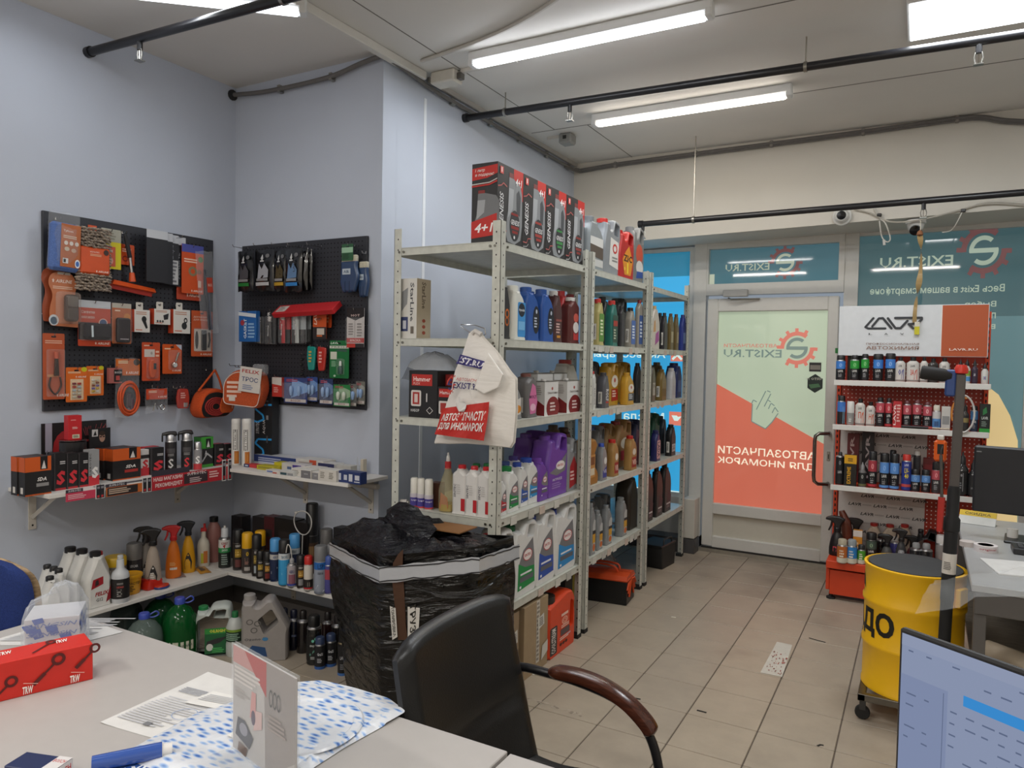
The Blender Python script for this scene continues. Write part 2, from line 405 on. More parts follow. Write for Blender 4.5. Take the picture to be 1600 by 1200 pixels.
# ceiling: slab, panel seams, plastic trim along the edge of the lowered panels
ce = MB().box(XL-.1, XR+.1, YB-.1, YD+.2, ZC, ZC+.1, CEIL).build('ceiling'); struct(ce)
SEAM = M('#7c7973', 'matte')
for a in ((-1.05, XR, -.56, -.552), (-1.05, XR, .64, .648), (-.9, XR, -1.76, -1.754)):
    MB().box(a[0], a[1], a[2], a[3], ZC-.0015, ZC, SEAM).build('panel_seam', ce)
for x, y0, y1 in ((-.87, -1.75, .64), (-.62, .65, 1.54)): MB().box(x, x+.006, y0, y1, ZC-.0015, ZC, SEAM).build('panel_seam', ce)
MB().box(-1.105, -1.06, -3.6, -.62, ZC-.045, ZC, M('#d9d6d0', 'paint'), .004).build('edge_strip', ce)
MB().box(-1.105, -1.09, -.55, 1.53, ZC-.03, ZC, M('#a9a5a0', 'paint')).build('edge_strip', ce)
# ---------------------------------------------------------------- windows and door
FR = M('#cccbc6', 'paint'); FR2 = M('#d0cec8', 'paint')
def filmglass(c, e, name='window_film', rough=.035):
    """printed film on glass, lit by the daylight outside"""
    m = bpy.data.materials.new(name); m.use_nodes = True; N = m.node_tree.nodes; L = m.node_tree.links; b = N['Principled BSDF']
    rgb = lin(c); b.inputs['Base Color'].default_value = (*[x*.5 for x in rgb], 1); b.inputs['Roughness'].default_value = rough
    ns = N.new('ShaderNodeTexNoise'); ns.inputs['Scale'].default_value = 1.5; mr = N.new('ShaderNodeMapRange'); mr.inputs['To Min'].default_value = e*.9; mr.inputs['To Max'].default_value = e*1.1
    L.new(ns.outputs[0], mr.inputs['Value']); b.inputs['Emission Color'].default_value = (*rgb, 1); L.new(mr.outputs[0], b.inputs['Emission Strength']); return m
def G(c, e): 
    k = ('fg', c, e)
    if k not in _MC: _MC[k] = filmglass(c, e)
    return _MC[k]
UF, VF = lambda x0, x1: (x1-x0, 0, 0), lambda z0, z1: (0, 0, z1-z0)
BACKT = M('#23272b', 'matte')
def pane(parent, x0, x1, z0, z1, y, dec, base):
    mb = MB().box(x0, x1, y, y+.012, z0, z1, base); dec.flat(mb, (x0, y, z0), (x1-x0, 0, 0), (0, 0, z1-z0), .0008); return mb.build('pane', parent)
def gear(d, cx, cy, rx, ry, col, ltr, asp, sg=1):
    """toothed arc round a mirrored letter-like sign"""
    q = PI/180
    for k in (62, 92, 122, 152, 177, 240, 270, 300, 330, 357):
        c, s_ = math.cos(k*q), math.sin(k*q); d.p([(cx+rx*(u*c-t*s_), cy+ry*(u*s_+t*c)) for u, t in ((.95, -.10), (1.2, -.10), (1.2, .10), (.95, .10))], col)
    d.ring(cx, cy, rx, ry, .24, col, 16, 52*q, 183*q).ring(cx, cy, rx, ry, .24, col, 16, 232*q, 363*q)
    d.ring(cx, cy, rx*.64, ry*.64, .30, ltr, 14, 50*q, 186*q).ring(cx, cy, rx*.64, ry*.64, .30, ltr, 14, 230*q, 366*q).r(cx-rx*.62, cx+rx*.62, cy-ry*.10, cy+ry*.10, ltr)
# window 1: blue posters beside the door
w1 = struct(MB().box(-.245, -.2, YD-.01, YD+.06, .42, 2.49, FR).box(X2, -.2, YD-.005, YD+.06, .42, .45, FR).box(X2, -.2, YD-.005, YD+.06, 2.46, 2.49, FR).build('window_1'))
d = D(); BL, BL_REFL, RD, WH = G('#3fb0e8', .62), G('#3b9fc6', .34), G('#f08872', .62), G('#d8efe8', .75)
W1 = (X2, -.245, .45, 2.46); ux = lambda x: (x-W1[0])/(W1[1]-W1[0]); vz = lambda z: (z-W1[2])/(W1[3]-W1[2])
d.r(0, 1, vz(2.26), 1, BL_REFL).r(0, 1, 0, .004, WH)  # duller blue band along the top paints in the reflection on the film
d.t('Аксессуары', ux(-1.09), ux(-.44), vz(1.56), vz(1.635), WH, mir=True).t('Масла', ux(-.80), ux(-.44), vz(1.03), vz(1.11), WH, mir=True)
d.r(ux(-.395), ux(-.285), vz(1.55), vz(1.66), RD).r(ux(-.395), ux(-.285), vz(1.012), vz(1.126), RD)
d.line([(ux(-.38), vz(1.565)), (ux(-.3), vz(1.645))], .022, WH, 2.3).line([(ux(-.3), vz(1.565)), (ux(-.38), vz(1.645))], .022, WH, 2.3)
d.e(ux(-.306), vz(1.642), .022, .010, WH).e(ux(-.306), vz(1.642), .009, .004, RD)
d.p([(ux(-.375), vz(1.095)), (ux(-.35), vz(1.05)), (ux(-.32), vz(1.05)), (ux(-.3), vz(1.075)), (ux(-.29), vz(1.09)), (ux(-.32), vz(1.085)), (ux(-.33), vz(1.095))], WH)
pane(w1, W1[0], W1[1], W1[2], W1[3], YD+.02, d, BL)
# window 3: the large dim window on the other side
w3 = struct(MB().box(.925, 1.02, YD-.02, YD+.06, 0, 2.53, FR).box(1.02, XR, YD-.005, YD+.06, .3, .36, FR).box(1.02, XR, YD-.005, YD+.06, 2.5, 2.56, FR)
            .box(2.06, 2.12, YD-.01, YD+.06, .36, 2.5, FR).build('window_3'))
GB, GB2, GW, GR, GY = G('#58797f', .36), G('#6d9298', .42), G('#aebfae', .55), G('#8a5f60', .40), G('#e2c890', .62)
W3 = (1.02, 2.06, .36, 2.5); ux = lambda x: (x-W3[0])/(W3[1]-W3[0]); vz = lambda z: (z-W3[2])/(W3[3]-W3[2])
d = D(); d.r(ux(1.78), 1, 0, vz(1.9), GB2); gear(d, ux(1.80), vz(2.355), .13, .075, GR, GW, 2)
d.t('EXIST.RU', ux(1.16), ux(1.62), vz(2.26), vz(2.335), GW, mir=True).t('Весь Exist в вашем смартфоне', ux(1.10), ux(1.93), vz(2.055), vz(2.12), GW, mir=True)
d.t('Выбор', ux(1.70), ux(1.885), vz(1.955), vz(2.005), GW, mir=True).t('подарок', ux(1.66), ux(1.885), vz(1.87), vz(1.925), GW, mir=True).t('в пути', ux(1.70), ux(1.885), vz(1.80), vz(1.845), GW, mir=True)
d.p([(ux(1.70), 0), (ux(2.06), 0), (ux(2.04), vz(1.05)), (ux(1.99), vz(1.22)), (ux(1.92), vz(1.36)), (ux(1.85), vz(1.42)), (ux(1.70), vz(1.45))], GY)
pane(w3, W3[0], W3[1], W3[2], W3[3], YD+.02, d, GB); pane(w3, 2.12, XR, .36, 2.5, YD+.02, D(), GB)
# window 2: transom over the door
w2 = struct(MB().box(-.099, .924, YD-.03, YD+.06, 2.462, 2.55, FR).box(-.099, .924, YD-.03, YD+.06, 2.09, 2.18, FR).box(-.2, -.1, YD-.03, YD+.06, 0, 2.53, FR2).box(.885, .925, YD-.03, YD+.06, 2.18, 2.462, FR2)
            .box(-.099, -.085, YD-.029, YD+.06, 2.181, 2.461, FR2).build('window_2'))
d = D(); TW = G('#bcc7b2', .5); TB = G('#5d8794', .36); TR = G('#8f5f5f', .36)
gear(d, .60, .55, .11, .38, TR, TW, 3.5); d.t('EXIST.RU', .13, .48, .36, .56, TW, mir=True).r(0, .04, 0, .3, G('#c4ccb8', .5))
pane(w2, -.085, .885, 2.18, 2.462, YD+.02, d, TB)
# door 1
DX0, DX1, DZ = -.082, .898, 2.06
door = struct(MB().box(-.1, .918, YD-.05, YD+.05, 0, .03, M('#b9b4aa', 'metal', .5)).build('door_1'))
lf = MB()
for a in ((DX0, .005, .05, DZ), (.823, DX1, .05, DZ)): lf.box(a[0], a[1], YD-.045, YD+.02, a[2], a[3], FR2, .006)
for z0, z1 in ((.04, .135), (.315, .405), (1.955, DZ)): lf.box(.003, .825, YD-.044, YD+.02, z0, z1, FR2, .006)
lf.build('leaf_frame', door)
MB().box(.003, .825, YD-.012, YD+.01, .13, .32, M('#c9c4b6', 'paint')).build('kick_panel', door)
MB().box(DX0, DX1, YD-.046, YD-.03, .03, .045, M('#2a2826', 'rubber')).build('sweep', door)
d = D(); WP, RP, WL, GD = G('#cfdfc4', .40), G('#ec8068', .42), G('#ecdcc4', .85), G('#7b8f88', .55)
gear(d, .735, .815, .15, .082, G('#d67a6a', .6), GD, 1.8)
d.t('АВТОЗАПЧАСТИ', .06, .56, .817, .835, G('#d68878', .6), mir=True).t('EXIST.RU', .06, .60, .766, .806, GD, mir=True)
d.p([(0, 0), (1, 0), (1, .345), (0, .625)], RP)
d.t('АВТОЗАПЧАСТИ', .03, .93, .262, .302, WL, mir=True).t('ДЛЯ ИНОМАРОК', .03, .93, .205, .245, WL, mir=True)
# the pointing hand, drawn in steps
hq = lambda P: [((v.x-.003)/.822, (v.z-.405)/1.55) for v in (at(1, YD-.008, 1170+a/9.52, 590+b/9.52) for a, b in P)]
hand = hq([(50, 385), (70, 330), (120, 360), (150, 400), (250, 200), (300, 195), (330, 240), (290, 335), (330, 355), (385, 415), (440, 505), (430, 560), (350, 660), (250, 760), (45, 650)])
d.p(hand, WP)
for P in ([(45, 385), (70, 332), (122, 362)], [(115, 475), (255, 200)], [(275, 195), (325, 215)], [(330, 240), (232, 430)], [(290, 335), (330, 362)], [(330, 385), (295, 465)], [(335, 380), (385, 418)], [(390, 445), (350, 525)], [(390, 440), (440, 510)], [(440, 530), (345, 665), (250, 760), (45, 650), (58, 390)]): d.line(hq(P), .009, GD, 1.9)
pane(door, .003, .825, .405, 1.955, YD-.008, d, WP)
MB().box(.70, .785, YD-.0105, YD-.0085, 1.49, 1.56, M('#2e2b2b', 'ink')).box(.706, .78, YD-.0112, YD-.0105, 1.505, 1.54, M('#8a847c', 'ink')).build('sticker', door)
hx = MB(); hx.prism([(.745+.062*math.cos(a), 1.40+.072*math.sin(a)) for a in [PI/6+i*PI/3 for i in range(6)]], YD-.0105, YD-.0085, M('#24312c', 'ink'))
D().t('01 OTЯЯ', .68, .79, 1.425, 1.445, '#c9cdbf').p([(.70, 1.39), (.77, 1.40), (.785, 1.375), (.715, 1.36)], '#4f7a55').flat(hx, (0, YD-.0106, 0), (1, 0, 0), (0, 0, 1), .0004); hx.build('sticker', door)
# pull handle, closer, lock
pts = [(.862, YD-.05, 1.03), (.862, YD-.10, 1.03), (.80, YD-.125, 1.03), (.775, YD-.13, 1.01), (.77, YD-.13, .97), (.77, YD-.13, .71), (.775, YD-.13, .67), (.80, YD-.125, .65), (.862, YD-.10, .65), (.862, YD-.05, .65)]
MB().tube(pts, .014, M('#8e8a84', 'chrome', .25), 10).build('pull_handle', door)
hd = MB().box(.05, .24, YD-.095, YD-.046, 2.07, 2.125, M('#b8b6b2', 'paint'), .005).build('door_closer', door)
MB().tube([(.09, YD-.07, 2.06), (.12, YD-.1, 2.045), (.33, YD-.06, 2.05)], .007, M('#9a9894', 'metal'), 6).build('closer_arm', hd)
MB().box(.848, .872, YD-.052, YD-.044, .82, .89, M('#a9a49c', 'metal'), .003).box(.857, .864, YD-.0535, YD-.051, .835, .87, M('#1b1a19', 'ink')).build('lock_plate', door)
# ================================================================ ceiling fittings
TUBE=M('#f4f8ff','emit',11.0);TUBEW=M('#fff6ea','emit',10.0);TUBEL=M('#f2f7ff','emit',4.5);WHP=M('#dfe0e0','paint');BLK=M('#1b1b1f','paint',.3);STEEL=M('#9a9892','metal')
def tube_lamp(x,y,ln,rz,mat,label,hang=.0):
 t=thing('tube_lamp',label,'lamp',(x,y,ZC),rz,'tube lamps on the ceiling')
 h=ln/2
 MB().box(-h-.035,h+.035,-.03,.03,-.052,0,WHP,.006).build('housing',t)
 MB().prism(rrect(-h,h,-.079,-.05,.012),-.028,.028,mat,b=.012).build('diffuser',t)
 for s in(-1,1):MB().box(s*(h+.018)-.018,s*(h+.018)+.018,-.032,.032,-.075,-.035,WHP,.006).build('end_cap',t)
 return t
tube_lamp(-.06,-.715,1.22,0,TUBE,'long cold white tube lamp above the tall shelving, nearest the room')
tube_lamp(.12,.48,1.18,0,TUBEW,'long warm white tube lamp on the ceiling in front of the door wall')
tube_lamp(-1.53,-1.98,1.2,.713,TUBEL,'tube lamp set slantwise on the ceiling above the pegboard corner')
t=thing('panel_lamp','square bright panel lamp flush in the ceiling','lamp',(1.64,-.12,ZC))
fr_=MB().prism(rrect(-.3,.3,-.22,.22,.01),-.02,.0,WHP);fr_=MB().box(-.3,.3,-.22,.22,-.02,0,WHP,.003);fr_.build('frame',t)
MB().box(-.288,.288,-.208,.208,-.024,-.019,M('#f7fbff','emit',5.0),.001).build('diffuser',t)
def sprinkler_pipe(y,x0,x1,z0,z1,heads,label,rods=()):
 t=thing('sprinkler_pipe',label,'pipe',(x0,y,z0),0,'black pipes under the ceiling')
 dz=lambda x:(z1-z0)*(x-x0)/(x1-x0)
 MB().tube([(0,0,0),(x1-x0,0,z1-z0)],.021,BLK,12).tube([(-.004,0,0),(.03,0,0)],.027,BLK,12).build('pipe',t)
 for x in heads:
  q=dz(x);X_=x-x0
  h=MB().tube([(X_,0,q-.015),(X_,0,q-.055)],.013,BLK,8).build('sprinkler_head',t)
  g=MB()
  for s in(-1,1):g.tube([(X_+s*.011,0,q-.05),(X_+s*.017,0,q-.075),(X_+s*.011,0,q-.105)],.003,STEEL,5)
  g.tube([(X_,0,q-.055),(X_,0,q-.1)],.004,M('#c8c2b8','chrome'),6).box(X_-.02,X_+.02,-.016,.016,q-.108,q-.104,STEEL).build('guard',h)
 for x,top in rods:
  q=dz(x);X_=x-x0;MB().tube([(X_,0,q-.0),(X_,0,top-z0)],.004,M('#b9b4aa','metal'),5).tube([(X_-.008,0,q),(X_+.008,0,q)],.026,STEEL,10).build('hanger',t)
 return t
sprinkler_pipe(-1.845,XL,-.3,3.051,3.0,(-1.85,),'black sprinkler pipe crossing the corner above the larger pegboard',((-.9,ZC),))
sprinkler_pipe(-.138,X2,XR,3.057,2.99,(-.385,1.63),'black sprinkler pipe between the two straight tube lamps',((-.82,ZC),(.9,ZC)))
sprinkler_pipe(1.22,-.43,XR,2.570,2.588,(-.40,1.43),'black sprinkler pipe in front of the beam over the door',((-.02,ZC),(2.3,ZC)))
# corrugated conduit with clips
CON=M('#6d6a68','rubber')
pts=[(XL+.02,Y1-.03,3.12),(-1.95,Y1-.03,3.095),(-1.5,Y1-.03,3.095),(-1.25,Y1-.03,3.13),(-1.13,Y1-.035,3.14),(X2+.03,-.95,3.14),(X2+.03,-.72,3.125),(X2+.025,-.4,3.107),(X2+.025,.5,3.107),(X2+.025,1.3,3.107),(X2+.06,1.49,3.105),
    (X2+.13,1.515,3.11),(-.6,1.517,3.125),(.9,1.517,3.14),(1.5,1.517,3.15),(1.72,1.517,3.145),(1.95,1.517,3.085),(XR,1.517,2.97)]
def smooth(pts,n=6):
 P=[Vector(p)for p in pts];out=[]
 for i in range(len(P)-1):
  a,b,c,d=P[max(i-1,0)],P[i],P[i+1],P[min(i+2,len(P)-1)]
  for j in range(n):
   s=j/n;out.append(.5*((2*b)+(c-a)*s+(2*a-5*b+4*c-d)*s*s+(3*b-a-3*c+d)*s**3))
 return out+[P[-1]]
cn=thing('cable_conduit','dark grey corrugated cable conduit clipped along the top of the walls','conduit')
MB().tube(smooth(pts),.013,CON,7).tube([(p+Vector((0,0,.0)))for p in smooth([(x,y-.0,z-.017)for x,y,z in pts[9:]])],.008,CON,6).build('conduit',cn)
for x,y,z in[(-1.87,Y1-.02,3.095),(-1.47,Y1-.02,3.097),(X2+.02,-.3,3.107),(X2+.02,.15,3.107),(X2+.02,.55,3.107),(X2+.02,.98,3.107),(X2+.02,1.38,3.107),(-.75,1.525,3.12),(-.1,1.525,3.13),(.45,1.525,3.135),(1.05,1.525,3.14),(1.6,1.525,3.15)]:
 MB().box(x-.012,x+.012,y-.018,y+.02,z-.022,z+.022,STEEL,.004).build('clip',cn)
MB().lathe([(.0,0),(.032,.0),(.032,.01),(.02,.012)],M('#2b2b2d','rubber'),12).build('end_collar',cn).matrix_local=MT((XL+.002,Y1-.03,3.12))@MR(PI/2,4,'Y')
t=thing('junction_box','beige cable box where trunking meets the ceiling edge strip','junction box',(-.955,-.56,ZC));MB().box(-.09,.07,-.05,.05,-.07,0,M('#cfcabf','plastic'),.008).box(.07,.1,-.02,.02,-.055,-.02,M('#5a564f'),.003).build('box',t)
MB().box(.09,.45,-.014,.014,-.022,0,M('#cfcac2','plastic'),.003).build('trunking',t)
t=thing('ceiling_sensor','small grey box sensor on the ceiling beyond the second pipe','sensor',(-.83,.78,ZC));MB().box(-.05,.05,-.05,.05,-.075,0,M('#8f8f8c','plastic'),.012).build('case',t);MB().box(-.013,.013,-.054,-.05,-.045,-.02,M('#222')).build('lens',t);MB().box(-.16,-.05,-.01,.01,-.02,0,M('#cfcac2')).build('trunking',t)
t=thing('ceiling_cable','loose white cable trunking bowing along the ceiling above the first tube lamp','cable',(0,0,0))
MB().tube(smooth([(-.98,-.78,ZC-.012),(-.55,-.86,ZC-.012),(-.2,-.98,ZC-.012),(.2,-1.2,ZC-.012),(.5,-1.42,ZC-.012)]),.011,M('#c4c0b8'),6).build('cable',t)
# dome cameras and their leads
def dome(x,y,z,label,down):
 t=thing('dome_camera',label,'camera',(x,y,z),0)
 CW=M('#d9d8d4','plastic')
 if down:
  MB().lathe([(.0,0),(.062,0),(.062,-.022),(.055,-.026)][::-1],CW,20).build('base',t)
  MB().lathe([(.052*math.cos(a),-.026-.062*math.sin(a))for a in[PI/2*i/6 for i in range(7)]][::-1],CW,20).build('dome',t)
  e=MB();e.T=MT((0,0,-.045))@MR(rad(125),4,'X')@MR(.0,4,'Y');e.lathe([(.034,.03),(.036,.052),(.02,.054),(0,.054)],M('#151517','gloss'),16).build('lens',t)
 else:
  R=MR(PI/2,4,'X')
  a=MB();a.T=R;a.lathe([(.062,0),(.062,.022),(.052,.028)],CW,20).build('base',t)
  a=MB();a.T=R;a.lathe([(.05,.026),(.048,.045),(.036,.062),(.0,.068)],CW,20).build('dome',t)
  a=MB();a.T=R;a.lathe([(.031,.066),(.029,.072),(0,.073)],M('#151517','gloss'),16).build('lens',t)
dome(.935,1.538,2.575,'white dome camera fixed to the face of the beam',False)
dome(1.385,1.60,2.527,'white dome camera hanging under the beam, turned downward',True)
t=thing('camera_cable','bundle of white cables sagging along the beam between the cameras','cable')
f_=lambda pts:[at(1,1.525,*p)for p in pts]
MB().tube(smooth(f_([(1335,327),(1360,333),(1385,345),(1410,347),(1450,341),(1500,328),(1530,320),(1560,318),(1600,321)])),.006,M('#b9b4aa'),6).tube(smooth(f_([(1500,330),(1530,318),(1560,315),(1600,318)])),.005,M('#cfcbc2'),5).build('cable',t)
MB().tube(smooth(f_([(1366,325),(1374,340),(1384,350),(1391,372),(1386,378),(1378,370),(1374,345)])),.0045,M('#d5d2ca'),5).build('loose_end',t)
MB().tube(smooth(f_([(1504,330),(1495,348),(1486,360),(1472,363)])),.0035,M('#d5d2ca'),5).build('loose_end',t)
a=f_([(1381,375)])[0];MB().tube([a,a+Vector((.004,0,-.035))],.009,M('#dcd9d2'),8).build('plug',t)
for p in f_([(1374,336),(1505,329)]):MB().box(p.x-.014,p.x+.014,p.y-.012,p.y+.012,p.z-.01,p.z+.01,M('#26221f'),.003).build('cable_tie',t)
# sticky fly strip hanging from the sprinkler
t=thing('fly_strip','twisted amber sticky fly strip with yellow tag hanging before the window','fly strip',(1.415,1.22,2.46))
def strip(z0,z1,w0,tw,mat,n=26):
 v=[];f=[]
 for i in range(n+1):
  s=i/n;a=tw*s+.3*math.sin(9*s);z=z0+(z1-z0)*s;ww=w0*(.8+.25*math.sin(13*s));x=.012*math.sin(5*s)
  v+=[(x-ww*math.cos(a),-ww*math.sin(a),z),(x+ww*math.cos(a),ww*math.sin(a),z)]
  if i:f.append((2*i-2,2*i-1,2*i+1,2*i))
 return MB().add(v,f,mat,True)
strip(-.09,-.64,.019,7,M('#a98d5c','gloss')).build('strip',t)
MB().tube([(0,0,.0),(.004,0,-.1)],.0025,M('#cfc9b8'),5).build('cord',t);MB().lathe([(.001,-.1),(.02,-.09),(.014,-.07),(.002,-.06)],M('#8a5a3a','paper'),8).build('holder',t)
MB().box(-.011,.017,-.006,.006,-.665,-.635,M('#d8d3c2','paper')).box(-.011,.017,-.006,.006,-.715,-.665,M('#c9c02c','paper')).build('tag',t)
# white pipes on the alcove wall
for z0,z1,lb in((.855,.838,'white water pipe along the alcove wall under the upper shelf'),(.27,.25,'white water pipe along the alcove wall near the floor')):
 t=thing('water_pipe',lb,'pipe',(XL,Y1-.028,z0));MB().tube([(0.0,0,0),(X2-XL+.02,0,z1-z0)],.016,M('#c9c3ba','paint'),10).build('pipe',t)
 for x in(.35,.75,1.05):MB().box(x-.012,x+.012,-.02,.028,-.03,.02,M('#bdb7ae','paint'),.003).build('pipe_clip',t)
# ================================================================ metal shelving, three bays
SP=M('#cfd0c6','shelfpaint');SPD=M('#8b8a80','shelfpaint');HOLE=M('#1e1d1b','matte');BOLT=M('#8d8a80','metal')
XS,XSB=-.165,-.75
LV=(2.06,1.634,1.262,.828,.412)
BAY=((-1.285,-.325),(-.275,.70),(.75,1.685))
def post(parent,x,y,sx,sy,h=2.15):
 """slotted angle post: corner at (x, y), flanges running sx, sy"""
 f=.042;mb=MB()
 mb.box(min(x,x+sx*f),max(x,x+sx*f),min(y,y+sy*.002),max(y,y+sy*.002),0,h,SP).box(min(x,x+sx*.002),max(x,x+sx*.002),min(y,y+sy*f),max(y,y+sy*f),0,h,SP)
 o=mb.build('post',parent);hb=MB();q=.0035
 k=int(h/.05)
 for i in range(k):
  z=.05+i*.05
  for s in(0,1):
   for e in((-.0006,),(.0026,)):
    if s==0:
     cx,yy=x+sx*f*.55,y+sy*e[0];hb.add([(cx+q*math.cos(a),yy,z+q*1.3*math.sin(a))for a in[PI/3*j for j in range(6)]],[tuple(range(6))],HOLE)
    else:
     cy,xx=y+sy*f*.55,x+sx*e[0];hb.add([(xx,cy+q*math.cos(a),z+q*1.3*math.sin(a))for a in[PI/3*j for j in range(6)]],[tuple(range(6))],HOLE)
 s_=hb.build('slot_row',o);s_['kind']='stuff'
 MB().box(min(x,x+sx*f)-.003,max(x,x+sx*f)+.003,min(y,y+sy*f)-.003,max(y,y+sy*f)+.003,0,.022,M('#1c1b1b','rubber')).build('foot',o)
SHN=('nearest the corner','in the middle of the row','beside the door')
for bi,(y0,y1)in enumerate(BAY):
 t=thing('metal_shelf_rack','grey slotted metal shelving bay '+SHN[bi],'shelf rack',(0,0,0),0,'metal shelving bays')
 for x,sx in((XS,-1),(XSB,1)):
  for y,sy in((y0,1),(y1,-1)):post(t,x,y,sx,sy)
 for li,z in enumerate(LV):
  e=.0025
  mb=MB().box(XSB+e,XS-e,y0+e,y1-e,z-.004,z,SP)
  for a in((XS-e-.002,XS-e,y0+e,y1-e),(XSB+e,XSB+e+.002,y0+e,y1-e),(XSB+e,XS-e,y0+e,y0+e+.002),(XSB+e,XS-e,y1-e-.002,y1-e)):mb.box(*a,z-.036,z-.003,SP)
  s_=mb.build('shelf_board',t)
  for yy in(y0+.06,y1-.06):
   MB().tube([(XS-.002,yy,z-.02),(XS+.003,yy,z-.02)],.006,BOLT,8).build('bolt',s_)
  if bi==0:
   for xx in(XS-.03,XS-.055,XSB+.03,XSB+.055):MB().tube([(xx,y0-.003,z-.02),(xx,y0+.002,z-.02)],.006,BOLT,8).build('bolt',s_)
  # price tags clipped to the lip
  rr=RNG(bi*10+li)
  if(bi,li)in((0,3),(0,4),(1,1),(1,2),(2,1),(2,2),(1,4)):
   n=5 if bi==0 else 8
   for k in range(n):
    yy=y0+.1+(y1-y0-.2)*(k+.5)/n+rr.uniform(-.03,.03)
    if rr.random()<.25:continue
    MB().box(XS-.001,XS+.0015,yy-.028,yy+.028,z-.044+rr.uniform(-.004,.004),z-.008,M(['#cfccc4','#b9b7b0','#c9b8ac'][k%3],'paper')).build('price_tag',s_)
# ================================================================ wall shelves in the corner
SW=M('#dedbd6','paint');BRK=M('#cbc6be','paint')
def bracket(parent,x,y,z,rz,dep=.26,h=.2):
 b=MB();b.T=MT((x,y,z))@MR(rz,4,'Z')
 b.box(-.018,.018,-.005,0,-h,0,BRK,.001).box(-.018,.018,-dep,0,-.004,0,BRK,.001)
 b.tube([(0,-.004,-h+.06),(0,-dep+.04,-.006)],.011,BRK,4)
 b.tube([(0,-.005,-h+.02),(0,-.003,-h+.02)],.005,M('#4b4846','metal'),8)
 return b.build('bracket',parent)
ZU,ZLo=.90,.312
def wshelf(name,label,x0,x1,y0,y1,z,br):
 t=thing(name,label,'shelf',(0,0,0),0,'white wall shelves in the corner')
 MB().box(x0,x1,y0,y1,z-.018,z,SW,.001).build('board',t)
 for b in br:bracket(t,*b)
wshelf('wall_shelf','upper white wall shelf under the larger pegboard',XL,-1.93,-2.225,Y1-.325,ZU,((XL,-2.12,ZU-.018,PI/2),(XL,-1.33,ZU-.018,PI/2)))
wshelf('wall_shelf','upper white wall shelf on the alcove wall holding small lamp boxes',XL,-1.055,Y1-.32,Y1,ZU,((-1.66,Y1,ZU-.018,0),(-1.17,Y1,ZU-.018,0)))
wshelf('wall_shelf','lower white wall shelf along the pegboard wall with spray bottles',XL,-1.93,-2.6,Y1-.325,ZLo,((XL,-2.2,ZLo-.018,PI/2),(XL,-1.33,ZLo-.018,PI/2)))
wshelf('wall_shelf','lower white wall shelf on the alcove wall crowded with spray cans',XL,-1.13,Y1-.32,Y1,ZLo,((-1.75,Y1,ZLo-.018,0),(-1.2,Y1,ZLo-.018,0)))
# ================================================================ pegboards
PEG=M('#2d2e35','paint',.5);PEGH=M('#0d0d10','matte')
def pegboard(label,loc,rz,wd,h):
 t=thing('pegboard',label,'pegboard',loc,rz,'black pegboards')
 for z0,z1 in((0,h*.487),(h*.49,h)):MB().box(0,wd,-.014,0,z0,z1,PEG,.002).build('board',t)
 hb=MB();n=int(wd/.025);k=int(h/.025);q=.0045
 for i in range(n-1):
  for j in range(k-1):
   cx,cz=.025+i*.025,.025+j*.025;hb.add([(cx+q*math.cos(a),-.0145,cz+q*math.sin(a))for a in[PI/3*m_ for m_ in range(6)]],[tuple(range(6))],PEGH)
 o=hb.build('hole_pattern',t);o['kind']='stuff'
 return t
PB1=pegboard('large black pegboard on the side wall hung with orange accessories',(XL+.003,-2.075,1.25),PI/2,.972,.968)
PB2=pegboard('black pegboard on the alcove wall hung with glove bags and lamps',(-2.19,Y1-.003,1.25),0,.985,.952)
HK=M('#b5b4b2','chrome',.25)
def hook(pb,u,v,ln=.06):
 """wire hook at board coordinates"""
 return MB().tube([(u,-.01,v+.012),(u,-.02,v+.012),(u,-.02,v),(u,-ln,v),(u,-ln-.006,v+.012)],.0022,HK,5).build('hook',pb)
# ================================================================ red perforated display stand
RK=M('#d0431d','paint');RK_SHADE=M('#a5301c','paint');YR,YRF=1.50,1.20  # back panel red is a darker copy, shade between the shelves put into the colour
RX0,RX1=.955,1.815
RZ=(1.443,1.150,.750)
rack=thing('display_stand','red perforated display stand with white shelf edges by the window','display stand',(0,0,0))
for x in(RX0-.012,RX1-.012):
 p_=MB().box(x,x+.025,YR-.02,YR+.03,.02,1.90,RK,.002).build('upright',rack)
 hb=MB()
 for i in range(44):hb.box(x+.008,x+.017,YR-.0212,YR-.02,.12+i*.04,.14+i*.04,HOLE)
 q=hb.build('slot_row',p_);q['kind']='stuff'
pn=MB().box(RX0+.013,RX1-.012,YR,YR+.008,.1,1.64,RK_SHADE).build('back_panel',rack)
hb=MB();WHI=M('#efe3dc','paint')
for i in range(33):
 for j in range(44):
  z=.40+j*.027
  if z<1.62:hb.box(RX0+.03+i*.025,RX0+.037+i*.025,YR-.0012,YR,z,z+.007,WHI)
q=hb.build('hole_pattern',pn);q['kind']='stuff'
for z in RZ:
 s_=MB().box(RX0+.01,RX1-.01,YRF,YR-.001,z-.006,z,RK).build('shelf_board',rack)
 MB().box(RX0-.005,RX1+.005,YRF-.012,YRF,z-.032,z+.003,M('#dcdad6','plastic'),.002).build('shelf_edge',s_)
bz=.262
MB().box(RX0-.01,RX1+.01,1.12,YR+.03,bz-.05,bz,RK,.003).build('base_deck',rack)
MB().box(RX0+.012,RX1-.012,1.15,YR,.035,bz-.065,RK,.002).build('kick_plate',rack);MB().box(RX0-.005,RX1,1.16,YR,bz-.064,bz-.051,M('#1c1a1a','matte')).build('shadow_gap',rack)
for x in(RX0+.02,RX1-.02):MB().lathe([(.028,0),(.028,.012),(.012,.018),(.012,.04)],M('#202020','rubber'),12,(x,1.18)).build('foot',rack)
